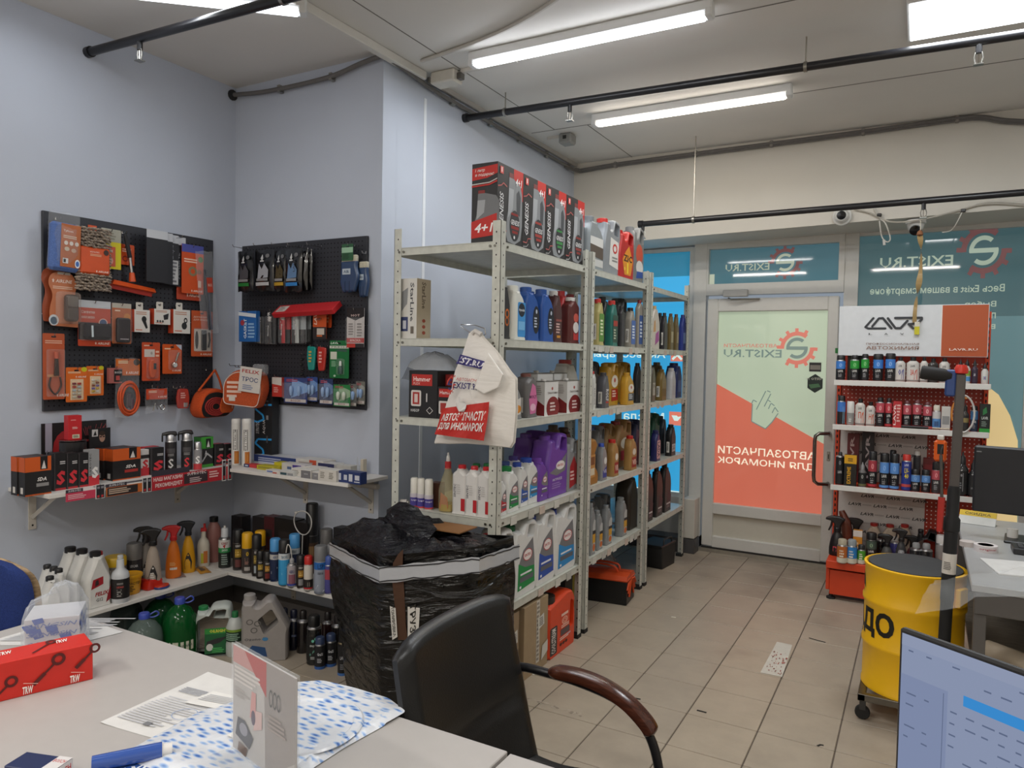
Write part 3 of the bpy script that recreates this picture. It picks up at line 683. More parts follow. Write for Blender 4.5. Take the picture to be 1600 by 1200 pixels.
for a,b in((RX0,RX0+.022),):MB().box(a-.012,b-.012,1.16,1.5,.06,bz-.05,RK,.002).build('side_plate',rack)
cardp=thing('logo_card','white backing card with rows of small black logos in the display stand','card',(0,0,0),0)
cm=MB().box(RX0+.02,1.50,YR-.006,YR-.003,bz+.01,1.10,M('#cfcbc8','paper'))
# cut in two around the shelf
cm=MB();LG=M('#3a3738','ink')
for z0,z1 in((bz+.005,RZ[2]-.008),(RZ[2]+.002,RZ[1]-.05)):
 cm.box(RX0+.02,1.50,YR-.006,YR-.003,z0,z1,M('#cfcbc8','paper'))
 for j in range(int((z1-z0)/.062)):
  d=D()
  for i in range(3):
   x=.12+.3*i+(.15 if j%2 else 0)
   if x<.9:d.t('LAVR',x,x+.16,0,.85,LG,bold=.03,shear=.3)
   if x<.6:d.r(x+.17,x+.28,.2,.6,'#b2aeab')
  d.flat(cm,(RX0+.02,YR-.006,z1-.04-j*.062),(.52,0,0),(0,0,.024),.0004)
cm.build('card',cardp)
sg=thing('header_sign','white and orange header sign on the red display stand','sign',(.965,1.235,1.607))
SGW,SGH=.835,.325
MB().box(0,SGW,0,.02,0,SGH,M('#d5d9de','gloss'),.002).build('board',sg)
d=D();d.r(.705,.995,.01,.985,'#b4552f').r(.70,.705,.01,.985,'#e9e4df')
K='#33363c'
def lavr(d,x0,x1,y0,y1,col,wd=.02,asp=.39):
 X_=lambda a:x0+a*(x1-x0);Y_=lambda b:y0+b*(y1-y0);L_=lambda pts:d.line([(X_(a),Y_(b))for a,b in pts],wd,col,asp,True)
 L_([(.14,.9),(.0,.15),(.05,.03),(.36,.03)]);L_([(.125,.21),(.24,.88),(.31,.9),(.47,.03)]);L_([(.40,.88),(.54,.05),(.63,.05),(.745,.66)]);L_([(.53,.9),(.99,.9),(.99,.75),(.92,.43),(.77,.38),(.85,.03)])
lavr(d,.19,.575,.54,.775,K,.017);
for i,c in enumerate('LAVR'):d.t(c,.215+i*.108,.24+i*.108,.42,.455,K)
d.t('ПРОФЕССИОНАЛЬНАЯ',.20,.56,.222,.262,'#8a6f64').t('АВТОХИМИЯ',.20,.56,.13,.195,'#8a6656').t('LAVR.RU',.757,.935,.12,.165,'#f0dcd2')
lb=MB();d.flat(lb,(0,0,0),(SGW,0,0),(0,0,SGH));lb.build('printed_face',sg)
MB().box(.03,.05,.02,.27,.12,.14,RK).box(SGW-.05,SGW-.03,.02,.27,.12,.14,RK).build('support_arm',sg)
# ================================================================ front desk and what lies on it
DT=M('#b5b1ae','paint',.4);DTZ=.75
def table(label,x0,x1,y0,y1,z,legs,mat,th=.024):
 t=thing('desk',label,'desk',((x0+x1)/2,(y0+y1)/2,0));a,b=(x1-x0)/2,(y1-y0)/2
 MB().box(-a,a,-b,b,z-th,z,mat,.002).build('tabletop',t)
 for sx in(-1,1):
  for sy in(-1,1):MB().box(sx*(a-.04)-.025,sx*(a-.04)+.025,sy*(b-.05)-.025,sy*(b-.05)+.025,0,z-th,legs,.003).build('leg',t)
 MB().box(-a+.06,a-.06,b-.06,b-.044,z-.40,z-th,mat).build('modesty_panel',t)
 return t
table('long pale grey front desk with papers and a red box on it',-.80,.745,-3.62,-2.782,DTZ,M('#7d7b78','metal'),DT)
table('pale grey front desk carrying the computer screen',.752,2.15,-3.62,-2.785,DTZ-.001,M('#7d7b78','metal'),DT)
def box6(mb,w_,d_,h,mat,b=.0015):return mb.box(-w_/2,w_/2,-d_/2,d_/2,0,h,mat,b)
# red parts box
t=thing('parts_box','long red cardboard parts box with black tie rod pictures on the desk','box',(-.383,-3.185,DTZ),rad(71))
w_,d_,h_=.38,.088,.088
box6(MB(),w_,d_,h_,M('#d22a1e','card')).build('carton',t)
d=D();K='#5a1512'
for cx,cy,s_ in((.05,.35,1),(.28,.62,1.05),(.52,.3,1),(.76,.6,1.1),(.97,.72,.9)):
 d.ring(cx+.045*s_,cy+.17*s_,.035*s_,.15*s_,.45,K).line([(cx-.07*s_,cy-.3*s_),(cx+.03*s_,cy+.10*s_)],.012,K,.23).line([(cx-.075*s_,cy-.32*s_),(cx-.02*s_,cy-.10*s_)],.022,K,.23)
for x in(.12,.38,.62,.87):d.t('TRW',x,x+.055,.06,.26,'#f3efe9',bold=.03,shear=.1).line([(x+.005,.36),(x+.08,.27)],.004,'#e9b9ae',.23)
lb=MB();d.flat(lb,(-w_/2,-d_/2,0),(w_,0,0),(0,0,h_))
d2=D()
for x in(.2,.52,.82):d2.t('TRW',x,x+.07,.55,.8,'#f3efe9',bold=.03,shear=.2).line([(x-.14,.2),(x-.03,.7)],.012,K,.23).ring(x-.02,.78,.03,.15,.5,K)
d2.flat(lb,(-w_/2,-d_/2,h_),(w_,0,0),(0,d_,0))
D().t('TRW',.2,.7,.2,.45,'#f3efe9',bold=.03).flat(lb,(w_/2,-d_/2,0),(0,d_,0),(0,0,h_));lb.build('printed_face',t)
# bubble wrapped blue-white box
CLEAR=M('#e9eef5','clear',.16)
t=thing('wrapped_box','blue and white box in bubble wrap behind the red box','box',(-.552,-2.955,DTZ),rad(52))
box6(MB(),.125,.12,.10,M('#c9cbd2','card')).build('carton',t)
lb=MB();d=D();rr=RNG(3)
for i in range(9):
 x,y=rr.uniform(0,.8),rr.uniform(0,.85);s_=rr.uniform(.14,.22)
 d.p([(x,y),(x+s_,y+.05),(x+s_*.8,y+s_),(x-.05,y+s_*.8)],'#3f5fb0')
for i in range(4):d.t('SANGSIN',.04,.96,.05+.24*i,.16+.24*i,'#7384b6',bold=.01,shear=.3)
d.flat(lb,(-.0625,-.06,0),(.125,0,0),(0,0,.10));d.flat(lb,(.0625,-.06,0),(0,.12,0),(0,0,.10));lb.build('printed_face',t)
mb=MB();rr=RNG(5);v=[];f=[];n=28;rows=[(.0,1.06),(.03,1.1),(.07,1.08),(.105,1.06),(.125,.9),(.14,.62),(.152,.52),(.165,.44),(.172,.2)]
for z,k in rows:
 for j in range(n):
  a=2*PI*j/n;q=max(abs(math.cos(a)),abs(math.sin(a)));r_=.066*k/q**.85*(1+rr.uniform(-.05,.05));v.append((r_*math.cos(a)+(.02 if z>.13 else 0),r_*math.sin(a),max(.001,z+rr.uniform(-.006,.006)*(z>.02))))
for i in range(len(rows)-1):
 for j in range(n):f.append((i*n+j,i*n+(j+1)%n,(i+1)*n+(j+1)%n,(i+1)*n+j))
f.append(tuple((len(rows)-1)*n+j for j in range(n)))
mb.add(v,f,CLEAR,True).build('bubble_wrap',t,180)
def sheet(name,label,cat,pts,z,dec=None,mat=None,curl=.0,group=None,nz=8):
 """paper lying on the desk: four corners, small curl at the edge"""
 mat=mat or M('#dcdbd9','paper');A,B,C_,E_=[Vector((p[0],p[1],z))for p in pts];c=(A+B+C_+E_)/4;v=[];f=[]
 for i in range(nz+1):
  for j in range(nz+1):
   s_,q=i/nz,j/nz;p=(A*(1-s_)+B*s_)*(1-q)+(E_*(1-s_)+C_*s_)*q;v.append((p.x-c.x,p.y-c.y,.0008+curl*(max(0,s_-.6)**2+max(0,.25-s_)**2+max(0,q-.7)**2)))
 for i in range(nz):
  for j in range(nz):a=i*(nz+1)+j;f.append((a,a+1,a+nz+2,a+nz+1))
 t=thing(name,label,cat,(c.x,c.y,z),0,group)
 mb=MB().add(v,f,mat,True);mb.add([(x,y,zz-.0007)for x,y,zz in v],f,mat,True);mb.build('sheet',t)
 if dec:
  lb=MB();o_=A-c;dec.flat(lb,(o_.x,o_.y,.0012),(B-A),(E_-A),.0004);lb.build('print',t)
 return t
d=D();d.lines(.05,.8,.1,.55,14,'#c3c4c8',3).lines(.1,.6,.62,.72,4,'#a4a6ad',4).ring(.62,.35,.13,.09,.06,'#8fa3c8').r(.42,.5,.1,.15,'#77787c')
sheet('paper_sheet','printed invoice sheet with a blue stamp lying flat on the desk','paper',[(-.058,-3.137),(.149,-3.113),(.16,-2.84),(-.07,-2.856)],DTZ,d,curl=.03)
d=D();d.lines(.08,.9,.3,.8,5,'#c0c1c4',6)
sheet('paper_slip','small handwritten slip on top of the invoice sheet','paper',[(.02,-2.99),(.14,-2.965),(.145,-2.90),(.03,-2.92)],DTZ+.004,d,M('#e4e3e0','paper'),.01)
d=D();d.lines(.1,.9,.1,.9,18,'#c6c7ca',8)
sheet('paper_sheet','printed sheet under the bubble wrapped box at the desk edge','paper',[(-.74,-3.06),(-.53,-2.93),(-.50,-2.80),(-.74,-2.79)],DTZ,d,curl=.004)
# flat disc in a patterned bag
t=thing('disc_bag','flat bag with blue and white pattern holding a round disc on the desk','bag',(.315,-2.935,DTZ))
out=rpoly([(x-.315,y+2.935,.012)for x,y in[(.10,-3.20),(.455,-3.17),(.456,-3.04),(.457,-2.943),(.468,-2.84),(.475,-2.765),(.40,-2.735),(.30,-2.735),(.204,-2.745),(.12,-2.82),(.08,-3.0)]],3)
v=[];f=[];n=len(out);cx,cy=.02,-.005
for k in(1,.93,.86,.8):
 for x,y in out:
  z={1:.002,.93:.006,.86:.009,.8:.010}[k];v.append((cx+(x-cx)*k,cy+(y-cy)*k,z+random.uniform(-.002,.003)*(k<1)+(.004 if k==1 and y>.1 else 0)))
for i in range(3):
 for j in range(n):f.append((i*n+j,i*n+(j+1)%n,(i+1)*n+(j+1)%n,(i+1)*n+j))
f.append(tuple(3*n+j for j in range(n)))
bagm=bpy.data.materials.new('patterned_bag');bagm.use_nodes=True;N=bagm.node_tree.nodes;L=bagm.node_tree.links;b=N['Principled BSDF'];b.inputs['Roughness'].default_value=.25
tc=N.new('ShaderNodeTexCoord');mp=N.new('ShaderNodeMapping');mp.inputs['Scale'].default_value=(20,56,30);mp.inputs['Rotation'].default_value=(0,0,.35);vo=N.new('ShaderNodeTexVoronoi');vo.inputs['Randomness'].default_value=.7;vo.inputs['Scale'].default_value=1.3;ramp=N.new('ShaderNodeValToRGB')
e=ramp.color_ramp.elements;e[0].position=.12;e[0].color=(*lin('#4a72bd'),1);e[1].position=.44;e[1].color=(*lin('#dfe3ea'),1);q=e.new(.28);q.color=(*lin('#9dbce6'),1)
n3=N.new('ShaderNodeTexNoise');n3.inputs['Scale'].default_value=30;bp=N.new('ShaderNodeBump');bp.inputs['Strength'].default_value=.5;bp.inputs['Distance'].default_value=.006
L.new(tc.outputs['Object'],mp.inputs[0]);L.new(mp.outputs[0],vo.inputs['Vector']);L.new(vo.outputs['Distance'],ramp.inputs[0]);L.new(ramp.outputs[0],b.inputs['Base Color']);L.new(tc.outputs['Object'],n3.inputs['Vector']);L.new(n3.outputs[0],bp.inputs['Height']);L.new(bp.outputs[0],b.inputs['Normal'])
MB().add(v,f,bagm,True).build('bag',t,180)
ri=MB();ri.lathe([(.128,.008),(.132,.012),(.128,.0155),(.112,.0155),(.108,.012)],bagm,40,(.01,.0)).lathe([(.108,.012),(.0,.0125)],bagm,40,(.01,0));ri.build('disc',t)
for x,y in((-.03,-.02),(-.045,-.10)):
 s_=MB().box(x-.035,x+.035,y-.016,y+.016,.014,.0152,M('#e4e2dd','paper'));D().lines(.1,.9,.25,.8,2,'#6b6760').flat(s_,(x-.035,y-.016,.0155),(.07,0,0),(0,.032,0));s_.build('label_sticker',t)
# acrylic stand
t=thing('leaflet_stand','clear acrylic stand with a red and grey leaflet on the desk','stand',(.40,-3.105,DTZ),math.atan2(-.05,.222),None);t.location.z+=.0165
sw,sh=.23,.213;v_=M('#dfe4e8','clear',.10)
MB().box(-sw/2,sw/2,-.004,-.002,.0,sh,v_).box(-sw/2,sw/2,.003,.005,0,sh,v_).box(-sw/2,sw/2,-.05,.05,0,.003,v_).build('acrylic',t)
MB().box(-sw/2+.003,sw/2-.003,-.0015,.002,.004,sh-.004,M('#b9b4b2','paper')).build('leaflet',t)
d=D();d.r(0,1,0,1,'#b3aeac').p([(.55,0),(1,0),(1,1),(.52,1)],'#8d8684').p([(0,.84),(.56,.84),(.56,1),(0,1)],'#b98583').p([(.2,1),(.56,1),(.56,.68),(.36,.84)],'#a9302e').p([(.62,0),(1,.25),(1,0)],'#a9a4a2')
d.lines(.03,.5,.66,.82,4,'#cfcac8',2).lines(.04,.3,.52,.62,3,'#a39d9b',5).p([(.30,.4),(.40,.44),(.40,.66),(.33,.66)],'#c78f8c').p([(.36,.3),(.5,.36),(.5,.52),(.40,.5)],'#c9aaa8').e(.36,.42,.035,.07,'#4a3550')
for i in range(3):d.ring(.64+.06*i,.70+.0*i,.028,.08,.25,'#2d2a2b')
d.p([(.06,.16),(.30,.10),(.36,.22),(.22,.34),(.10,.34)],'#3b3a44').e(.2,.25,.07,.06,'#8a8a96').p([(.10,.02),(.24,0),(.27,.09),(.12,.11)],'#7a6a62').lines(.6,.9,.4,.55,4,'#9d9694',9)
lb=MB();d.flat(lb,(-sw/2+.003,-.0016,.004),(sw-.006,0,0),(0,0,sh-.008),.0003);lb.build('print',t)
# small navy box and blue blister tube at the near edge
t=thing('spare_part_box','small navy box with white end panel lying at the near desk edge','box',(.06,-3.325,DTZ),rad(18))
box6(MB(),.10,.05,.04,M('#1c2a55','card')).build('carton',t);lb=MB();D().r(0,1,0,1,'#d9d6d6').t('BOSCH',.1,.9,.55,.85,'#c23535',bold=.02).lines(.1,.9,.1,.45,2,'#55565c').flat(lb,(.05,-.025,0),(0,.05,0),(0,0,.04))
D().r(.72,1,0,1,'#d9d6d6').t('BOSCH',.74,.98,.6,.8,'#c23535').flat(lb,(-.05,-.025,.04),(.10,0,0),(0,.05,0));lb.build('printed_face',t)
t=thing('sealant_tube','blue blister card with a blue tube lying on the near desk edge','tube',(.155,-3.19,DTZ),rad(55))
MB().box(-.07,.07,-.03,.03,0,.002,M('#3a63ae','card')).build('card',t);b_=MB();b_.T=MT((-.02,0,.017))@MR(PI/2,4,'Y');b_.lathe([(.0,-.06),(.014,-.06),(.0155,.04),(.0155,.06),(.011,.062),(.011,.078),(0,.078)],M('#3557a6','gloss'),16,mats=[M('#3557a6','gloss')]*3+[M('#e6e4e2')]*3);b_.build('tube',t)
lb=MB();D().t('LAVR',.05,.7,.02,.3,'#eef0f4',bold=.03,shear=.3).flat(lb,(-.07,-.03,.002),(.14,0,0),(0,.06,0));lb.build('print',t)
# ================================================================ chairs
LEA=M('#1b1b1c','leather',.34);TUB=M('#17171a','paint',.28);WOODM=M('#4d281b','wood',.22)
t=thing('visitor_chair','black leather visitor chair with a brown wooden armrest','chair',(.62,-2.488,0))
# backrest: near edge y -.23 .. far edge +.23, leaning back (towards -x at the top)
def pad(mb,P,th,mat,nu=14,nv=16,crease=()):
 """cushion over the parametric surface P(u, v) -> (point, normal)"""
 v=[];f=[];F=[]
 for side in(1,-1):
  for i in range(nu+1):
   for j in range(nv+1):
    u,w2=i/nu,j/nv;p,n=P(u,w2);e=min(u,1-u,w2,1-w2);r_=min(1,e/.06);k=math.sqrt(max(0,1-(1-r_)**2));c=0
    for(v0,dpt)in crease:c+=dpt*math.exp(-((w2-v0)/.025)**2)*min(1,(min(u,1-u))/.12)
    v.append(p+n*(side*th*(.25+.75*k)+(-c if side>0 else 0)))
 m_=(nu+1)*(nv+1)
 for s_ in(0,1):
  for i in range(nu):
   for j in range(nv):a=s_*m_+i*(nv+1)+j;f.append((a,a+1,a+nv+2,a+nv+1))
 ring=[i*(nv+1)for i in range(nu+1)]+[nu*(nv+1)+j for j in range(1,nv+1)]+[i*(nv+1)+nv for i in range(nu-1,-1,-1)]+[j for j in range(nv-1,0,-1)]
 for i in range(len(ring)):a,b=ring[i],ring[(i+1)%len(ring)];f.append((a,b,b+m_,a+m_))
 return mb.add(v,f,mat,True)
def backP(u,w2):
 y=-.268+.52*u;y=y*(.90+.10*min(1,w2*2.2))
 cr_=.055
 # rounded top corners
 zt=.888-.03*(abs(2*u-1))**6
 z=.42+(zt-.42)*w2;x=-.10-.17*w2+.05*w2*w2+cr_*(2*u-1)**2*.6
 return Vector((x,y,z)),Vector((.93,0,.30)).normalized()
pad(MB(),backP,.028,LEA,18,26,((.40,.010),)).build('backrest',t,60)
def seatP(u,w2):return Vector((-.14+.46*u,(-.235+.47*w2),.44+.02*u-.03*math.exp(-((u-.35)/.3)**2))),Vector((0,0,1))
pad(MB(),seatP,.035,LEA,14,14).build('seat',t,60)
for s_,nm in((1,''),(-1,'')):
 y=s_*.25
 fr_=MB().tube(smooth([(-.17,y*.86,.60),(-.16,y,.66),(-.05,y,.668),(.06,y,.662),(.16,y,.64),(.235,y,.585),(.27,y,.50),(.275,y,.40),(.25,y,.25),(.2,y,.10),(.16,y,.03),(.1,y,.012),(-.1,y,.012),(-.24,y,.012)],5),.0125,TUB,10).build('frame',t)
 am=MB();ctr=smooth([(-.045,y,.672),(.03,y,.678),(.11,y,.668),(.18,y,.640),(.232,y,.600),(.25,y,.575)],5);v=[];f=[];n=10
 for i,p in enumerate(ctr):
  tn=(ctr[min(i+1,len(ctr)-1)]-ctr[max(i-1,0)]).normalized();up=Vector((0,1,0)).cross(tn)*-1;k=min(1,.55+min(i,len(ctr)-1-i)*.25)
  up=Vector((-tn.z,0,tn.x))
  for j in range(n):a=2*PI*j/n;v.append(p+Vector((0,1,0))*.029*k*math.copysign(abs(math.cos(a))**.7,math.cos(a))+up*(.017*k*math.copysign(abs(math.sin(a))**.7,math.sin(a))+.004))
 for i in range(len(ctr)-1):
  for j in range(n):f.append((i*n+j,i*n+(j+1)%n,(i+1)*n+(j+1)%n,(i+1)*n+j))
 f+=[tuple(range(n)),tuple((len(ctr)-1)*n+j for j in range(n))]
 am.add(v,f,WOODM,True).build('armrest',fr_,50)
for x in(-.24,.1):MB().tube([(x,-.25,.012),(x,.25,.012)],.011,TUB,8).build('cross_bar',t)
t=thing('office_chair','blue fabric chair with a pale plywood shell at the desk end','chair',(-1.585,-2.70,0),rad(38))
BLUEF=M('#2b4184','cloth')
def bp_(u,w2):
 a=(2*u-1);z=.46+.345*w2;hw=.21*math.sqrt(max(.0,1-abs(2*w2-.9)**3.2*.45));return Vector((a*hw,.02*a*a-.06*(w2-.5),z-.045*a*a*(w2>.5)*(2*w2-1))),Vector((0,-1,.1)).normalized()
pad(MB(),bp_,.03,BLUEF,14,14).build('backrest',t,60)
def bp2(u,w2):p,n=bp_(u,w2);return p+Vector(((2*u-1)*.012,.035,-.01)),n
pad(MB(),bp2,.008,M('#b59a77','wood'),10,10).build('back_shell',t,60)
def sp_(u,w2):return Vector((-.22+.44*u,-.42+.42*w2,.43)),Vector((0,0,1))
pad(MB(),sp_,.035,BLUEF,10,10).build('seat',t,60)
MB().box(-.03,.03,-.03,.07,.38,.52,TUB,.006).build('back_bracket',t)
MB().tube([(0,-.2,.06),(0,-.2,.41)],.03,TUB,12).build('column',t)
for i in range(5):
 a=2*PI*i/5;l_=MB().tube([(0,-.2,.09),(.26*math.cos(a),-.2+.26*math.sin(a),.065)],[.024,.016],TUB,8).build('leg',t);MB().lathe([(.022,0),(.028,.02),(.022,.05),(.01,.06)],M('#222','rubber'),10,(.26*math.cos(a),-.2+.26*math.sin(a))).build('caster',l_)
# ================================================================ black wrapped carton
t=thing('wrapped_carton','tall carton in torn black stretch film with white tape by the shelving','carton',(-.45,-1.52,0))
FILM=film('#060606','film',4.5,1.0,.13);FILM2=film('#15151a','film_crumpled',12,1.0,.12);KRAFT=M('#8a6038','paper');KRAFTD=M('#4b301f','paper');o0=Vector((-.45,-1.52,0))
foot=[(-.82,-1.50),(-.40,-1.76),(-.10,-1.60),(-.05,-1.36),(-.45,-1.345),(-.74,-1.36)]
top=[(-.915,-1.50,.705),(-.40,-1.775,.75),(-.065,-1.62,.80),(-.03,-1.37,.80),(-.45,-1.345,.75),(-.84,-1.36,.70)]
n=9;rows=14;v=[];f=[];rr=RNG(11)
ringp=lambda P,s_:P
def edgep(P,n):
 o=[]
 for i in range(len(P)):
  A,B=Vector(P[i]),Vector(P[(i+1)%len(P)])
  for j in range(n):o.append(A.lerp(B,j/n))
 return o
lo=edgep([(x,y,0)for x,y in foot],n);hi=edgep(top,n);K_=len(lo)
for r_ in range(rows+1):
 s_=r_/rows
 for j in range(K_):
  p=lo[j].lerp(hi[j],s_);c=Vector((-.45,-1.53,p.z));dd=(p-c);bul=.02*math.sin(PI*s_)+rr.uniform(-.006,.006)*(0<r_<rows)
  if j<n and s_>.4:bul+=.035*math.sin(PI*(s_-.4)/.6)*(1-j/n)
  q=p+dd.normalized()*bul if p.y>-99 else p;q.y=min(q.y,-1.342);v.append(q-o0)
for r_ in range(rows):
 for j in range(K_):f.append((r_*K_+j,r_*K_+(j+1)%K_,(r_+1)*K_+(j+1)%K_,(r_+1)*K_+j))
MB().add(v,f,FILM,True).build('film_wrap',t,70)
# crumpled top, open flap
v=[];f=[];cen=sum((Vector(p)for p in top),Vector())/6;m_=7
for k in range(m_):
 s_=1-k/(m_-1)
 for j in range(K_):
  p=hi[j].lerp(cen,1-s_);a=(j/K_);hgt=.06*math.sin(PI*min(1,(1-s_)*1.1))*(1.4 if j>K_*.62 or j<n*.9 else.5)+rr.uniform(-.014,.014)*(s_<1)
  if j>K_*.3 and j<K_*.55:hgt-=.02
  v.append(p+Vector((0,0,hgt))-o0)
for k in range(m_-1):
 for j in range(K_):f.append((k*K_+j,k*K_+(j+1)%K_,(k+1)*K_+(j+1)%K_,(k+1)*K_+j))
MB().add(v,f,FILM2,True).build('crumpled_top',t,75)
fl=MB().box(-.26,.02,-.02,.12,.795,.80,KRAFT);fl.build('carton_flap',t).matrix_local=MT((.22,.03,.015))
# torn lid flap standing up
v=[];f=[]
for i in range(9):
 for j in range(5):
  x,z=-.62+.30*i/8,.76+.145*j/4*math.sin(PI*(.18+.75*i/8))**.6;v.append((x+.45+rr.uniform(-.008,.008),-1.56-.05*i/8+.09*j/4+rr.uniform(-.012,.012)+1.52,z+rr.uniform(-.008,.008)))
  if i and j:f.append(((i-1)*5+j-1,i*5+j-1,i*5+j,(i-1)*5+j))
MB().add(v,f,FILM2,True).build('film_flap',t,60)
# white tape with print round the top
def band(z0,z1,A,B,mat,off=.012,nn=12,wob=.004,bul=.02,s_h=(.86,.96)):
 v=[];f=[]
 for i in range(nn+1):
  p=Vector(A).lerp(Vector(B),i/nn);c=Vector((-.45,-1.53,p.z));nrm=Vector((p.x-c.x,p.y-c.y,0)).normalized();q=p+nrm*(off+bul*math.sin(PI*.93));dz=rr.uniform(-wob,wob)
  v+=[(q.x-o0.x,q.y-o0.y,p.z+z0+dz),(q.x-o0.x,q.y-o0.y,p.z+z1+dz)]
  if i:f.append((2*i-2,2*i,2*i+1,2*i-1))
 return v,f
TAPE=M('#b9bcc2','gloss');TK=M('#2b2b2e','ink')
tp=MB()
for A,B in((top[0],top[1]),(top[1],top[2]),(top[2],top[3])):
 va,fa=band(-.10,-.035,A,B,TAPE,.022);tp.add(va,fa,TAPE,True)
 for z0,z1 in((-.045,-.04),(-.096,-.091)):va,fa=band(z0,z1,A,B,TK,.0245);tp.add(va,fa,TK)
tp.build('white_tape',t)
# the slit with brown carton behind, stickers with writing
def onface(px,py,off=.03):
 d_=ray(px,py);nrm=Vector((.55,-.83,0)).normalized();P0=Vector((-.40,-1.776,0))+nrm*off;return CAM+d_*((P0-CAM).dot(nrm)/d_.dot(nrm))
sl=MB();sl.add([onface(*p,off=.028)-o0 for p in((630,858),(629,885),(632,930),(634,975),(637,1000),(622,1000),(617,950),(613,910),(614,880),(622,866))],[tuple(range(10))],KRAFTD);sl.build('torn_slit',t)
lb=MB();WHT=M('#d6d3cd','paper')
for q,txt in(([(609,947),(618,950),(621,995),(613,1000)],'ТОНИРОВКА'),([(637,948),(656,950),(654,985),(637,995)],'ГРУЗ')):
 P=[onface(*p,off=.034)-o0 for p in q];lb.add(P,[(0,1,2,3)],WHT)
 D().t(txt,.2,.75,.06,.94,'#26241f',rot=-90,bold=.02).flat(lb,P[3],P[2]-P[3],P[0]-P[3],.001)
lb.build('sticker',t)
# ================================================================ yellow drum on a dolly, desk at the window, screen
YEL=M('#f3bc12','paint',.42)
t=thing('drum_dolly','small steel wheeled dolly under the yellow drum','dolly',(1.46,-.36,0))
GS=M('#77736c','metal')
for s_ in(-1,1):
 MB().box(-.205,.205,s_*.19-.015,s_*.19+.015,.085,.115,GS,.002).build('rail',t);MB().box(s_*.19-.015,s_*.19+.015,-.205,.205,.086,.114,GS,.002).build('rail',t)
 for q in(-1,1):
  c_=MB().box(s_*.185-.012,s_*.185+.012,q*.185-.016,q*.185+.016,.045,.085,M('#333231','plastic')).build('caster',t)
  a=MB();a.T=MT((s_*.185,q*.185,.031))@MR(PI/2,4,'X');a.lathe([(.0,-.012),(.028,-.012),(.031,-.006),(.031,.006),(.028,.012),(0,.012)],M('#1b1b1b','rubber'),16);a.build('wheel',c_)
t=thing('drum','yellow steel drum with black letters and a dark padded lid','drum',(1.455,-.36,.115))
R_=.198;prof=[(0,.003),(R_-.008,.003),(R_+.004,0),(R_+.004,.012),(R_,.018)]
for zc in(.20,.39):
 prof+=[(R_,zc-.018),(R_+.007,zc-.007),(R_+.007,zc+.007),(R_,zc+.018)]
prof+=[(R_,.53),(R_+.005,.536),(R_+.005,.547),(R_-.006,.549),(R_-.012,.535),(0,.535)]
MB().lathe(prof,YEL,48).build('barrel',t)
MB().lathe([(R_-.013,.535),(R_-.013,.55),(R_-.03,.556),(0,.557)],M('#3b3c3e','rubber'),40).build('padded_lid',t)
lb=MB();D().t('ТОРНАДО',0,1,0,1,'#15140f',bold=.04).cyl(lb,R_,.232,.358,rad(-200),rad(-20),.0012)
D().p([(0,.1),(.3,1),(.6,.55),(.5,.4),(.8,1),(1,.3)],'#15140f').p([(.3,.0),(.75,.25),(.7,.1)],'#15140f').cyl(lb,R_,.40,.50,rad(-100),rad(-72),.0012);lb.build('lettering',t)
h=MB();a_=rad(58);h.T=MR(a_,4,'Z');h.box(-.03,.03,-R_-.02,-R_+.002,.42,.50,YEL,.004);h.build('handle_block',t)
# window desk
GD_=M('#8e8d8b','paint');GDK=M('#5d5a58','paint')
t=thing('steel_desk','grey metal desk by the window with an open under shelf','desk',(2.185,-.20,0))
MB().box(-.545,.55,-.70,.70,.722,.75,M('#a6a7a8','paint',.35),.003).build('tabletop',t)
MB().box(-.535,.54,-.695,-.68,.64,.722,GDK,.002).build('apron',t);MB().box(-.53,-.515,-.64,.64,.68,.722,GDK,.002).build('apron',t)
for x in(-.515,.52):
 for y in(-.665,.665):MB().box(x-.02,x+.02,y-.02,y+.02,0,.722,GDK,.002).build('leg',t)
MB().box(-.52,.53,-.66,.66,.36,.375,M('#7d7468','wood'),.001).build('under_shelf',t);MB().box(-.5,.5,.63,.645,.375,.72,M('#4a4644','paint')).build('back_sheet',t)
sd=struct(MB().box(1.66,1.664,.47,.478,.75,.751,GDK).build('trim_3'))if False else None
pr=thing('paper_roll','roll of brown paper lying on the under shelf of the metal desk','roll',(1.73,-.64,.376));a=MB();a.T=MT((0,0,.045))@MR(PI/2,4,'X')@MR(0,4,'Z')
a.lathe([(.02,-.02),(.045,-.02),(.045,.21),(.02,.21)],M('#a89a86','paper'),20).lathe([(.02,-.02),(.019,.21)],M('#3b342c','paper'),16);a.build('roll',pr);pr.rotation_euler=(0,0,rad(52))
t=thing('white_canister','white plastic canister on the under shelf of the metal desk','canister',(2.0,-.78,.376));MB().prism(rrect(-.06,.06,0,.19,.02),-.05,.05,M('#c9c6be'),b=.02).build('body',t);MB().lathe([(.02,.188),(.02,.215),(0,.217)],M('#b9b6ae'),14).build('cap',t)
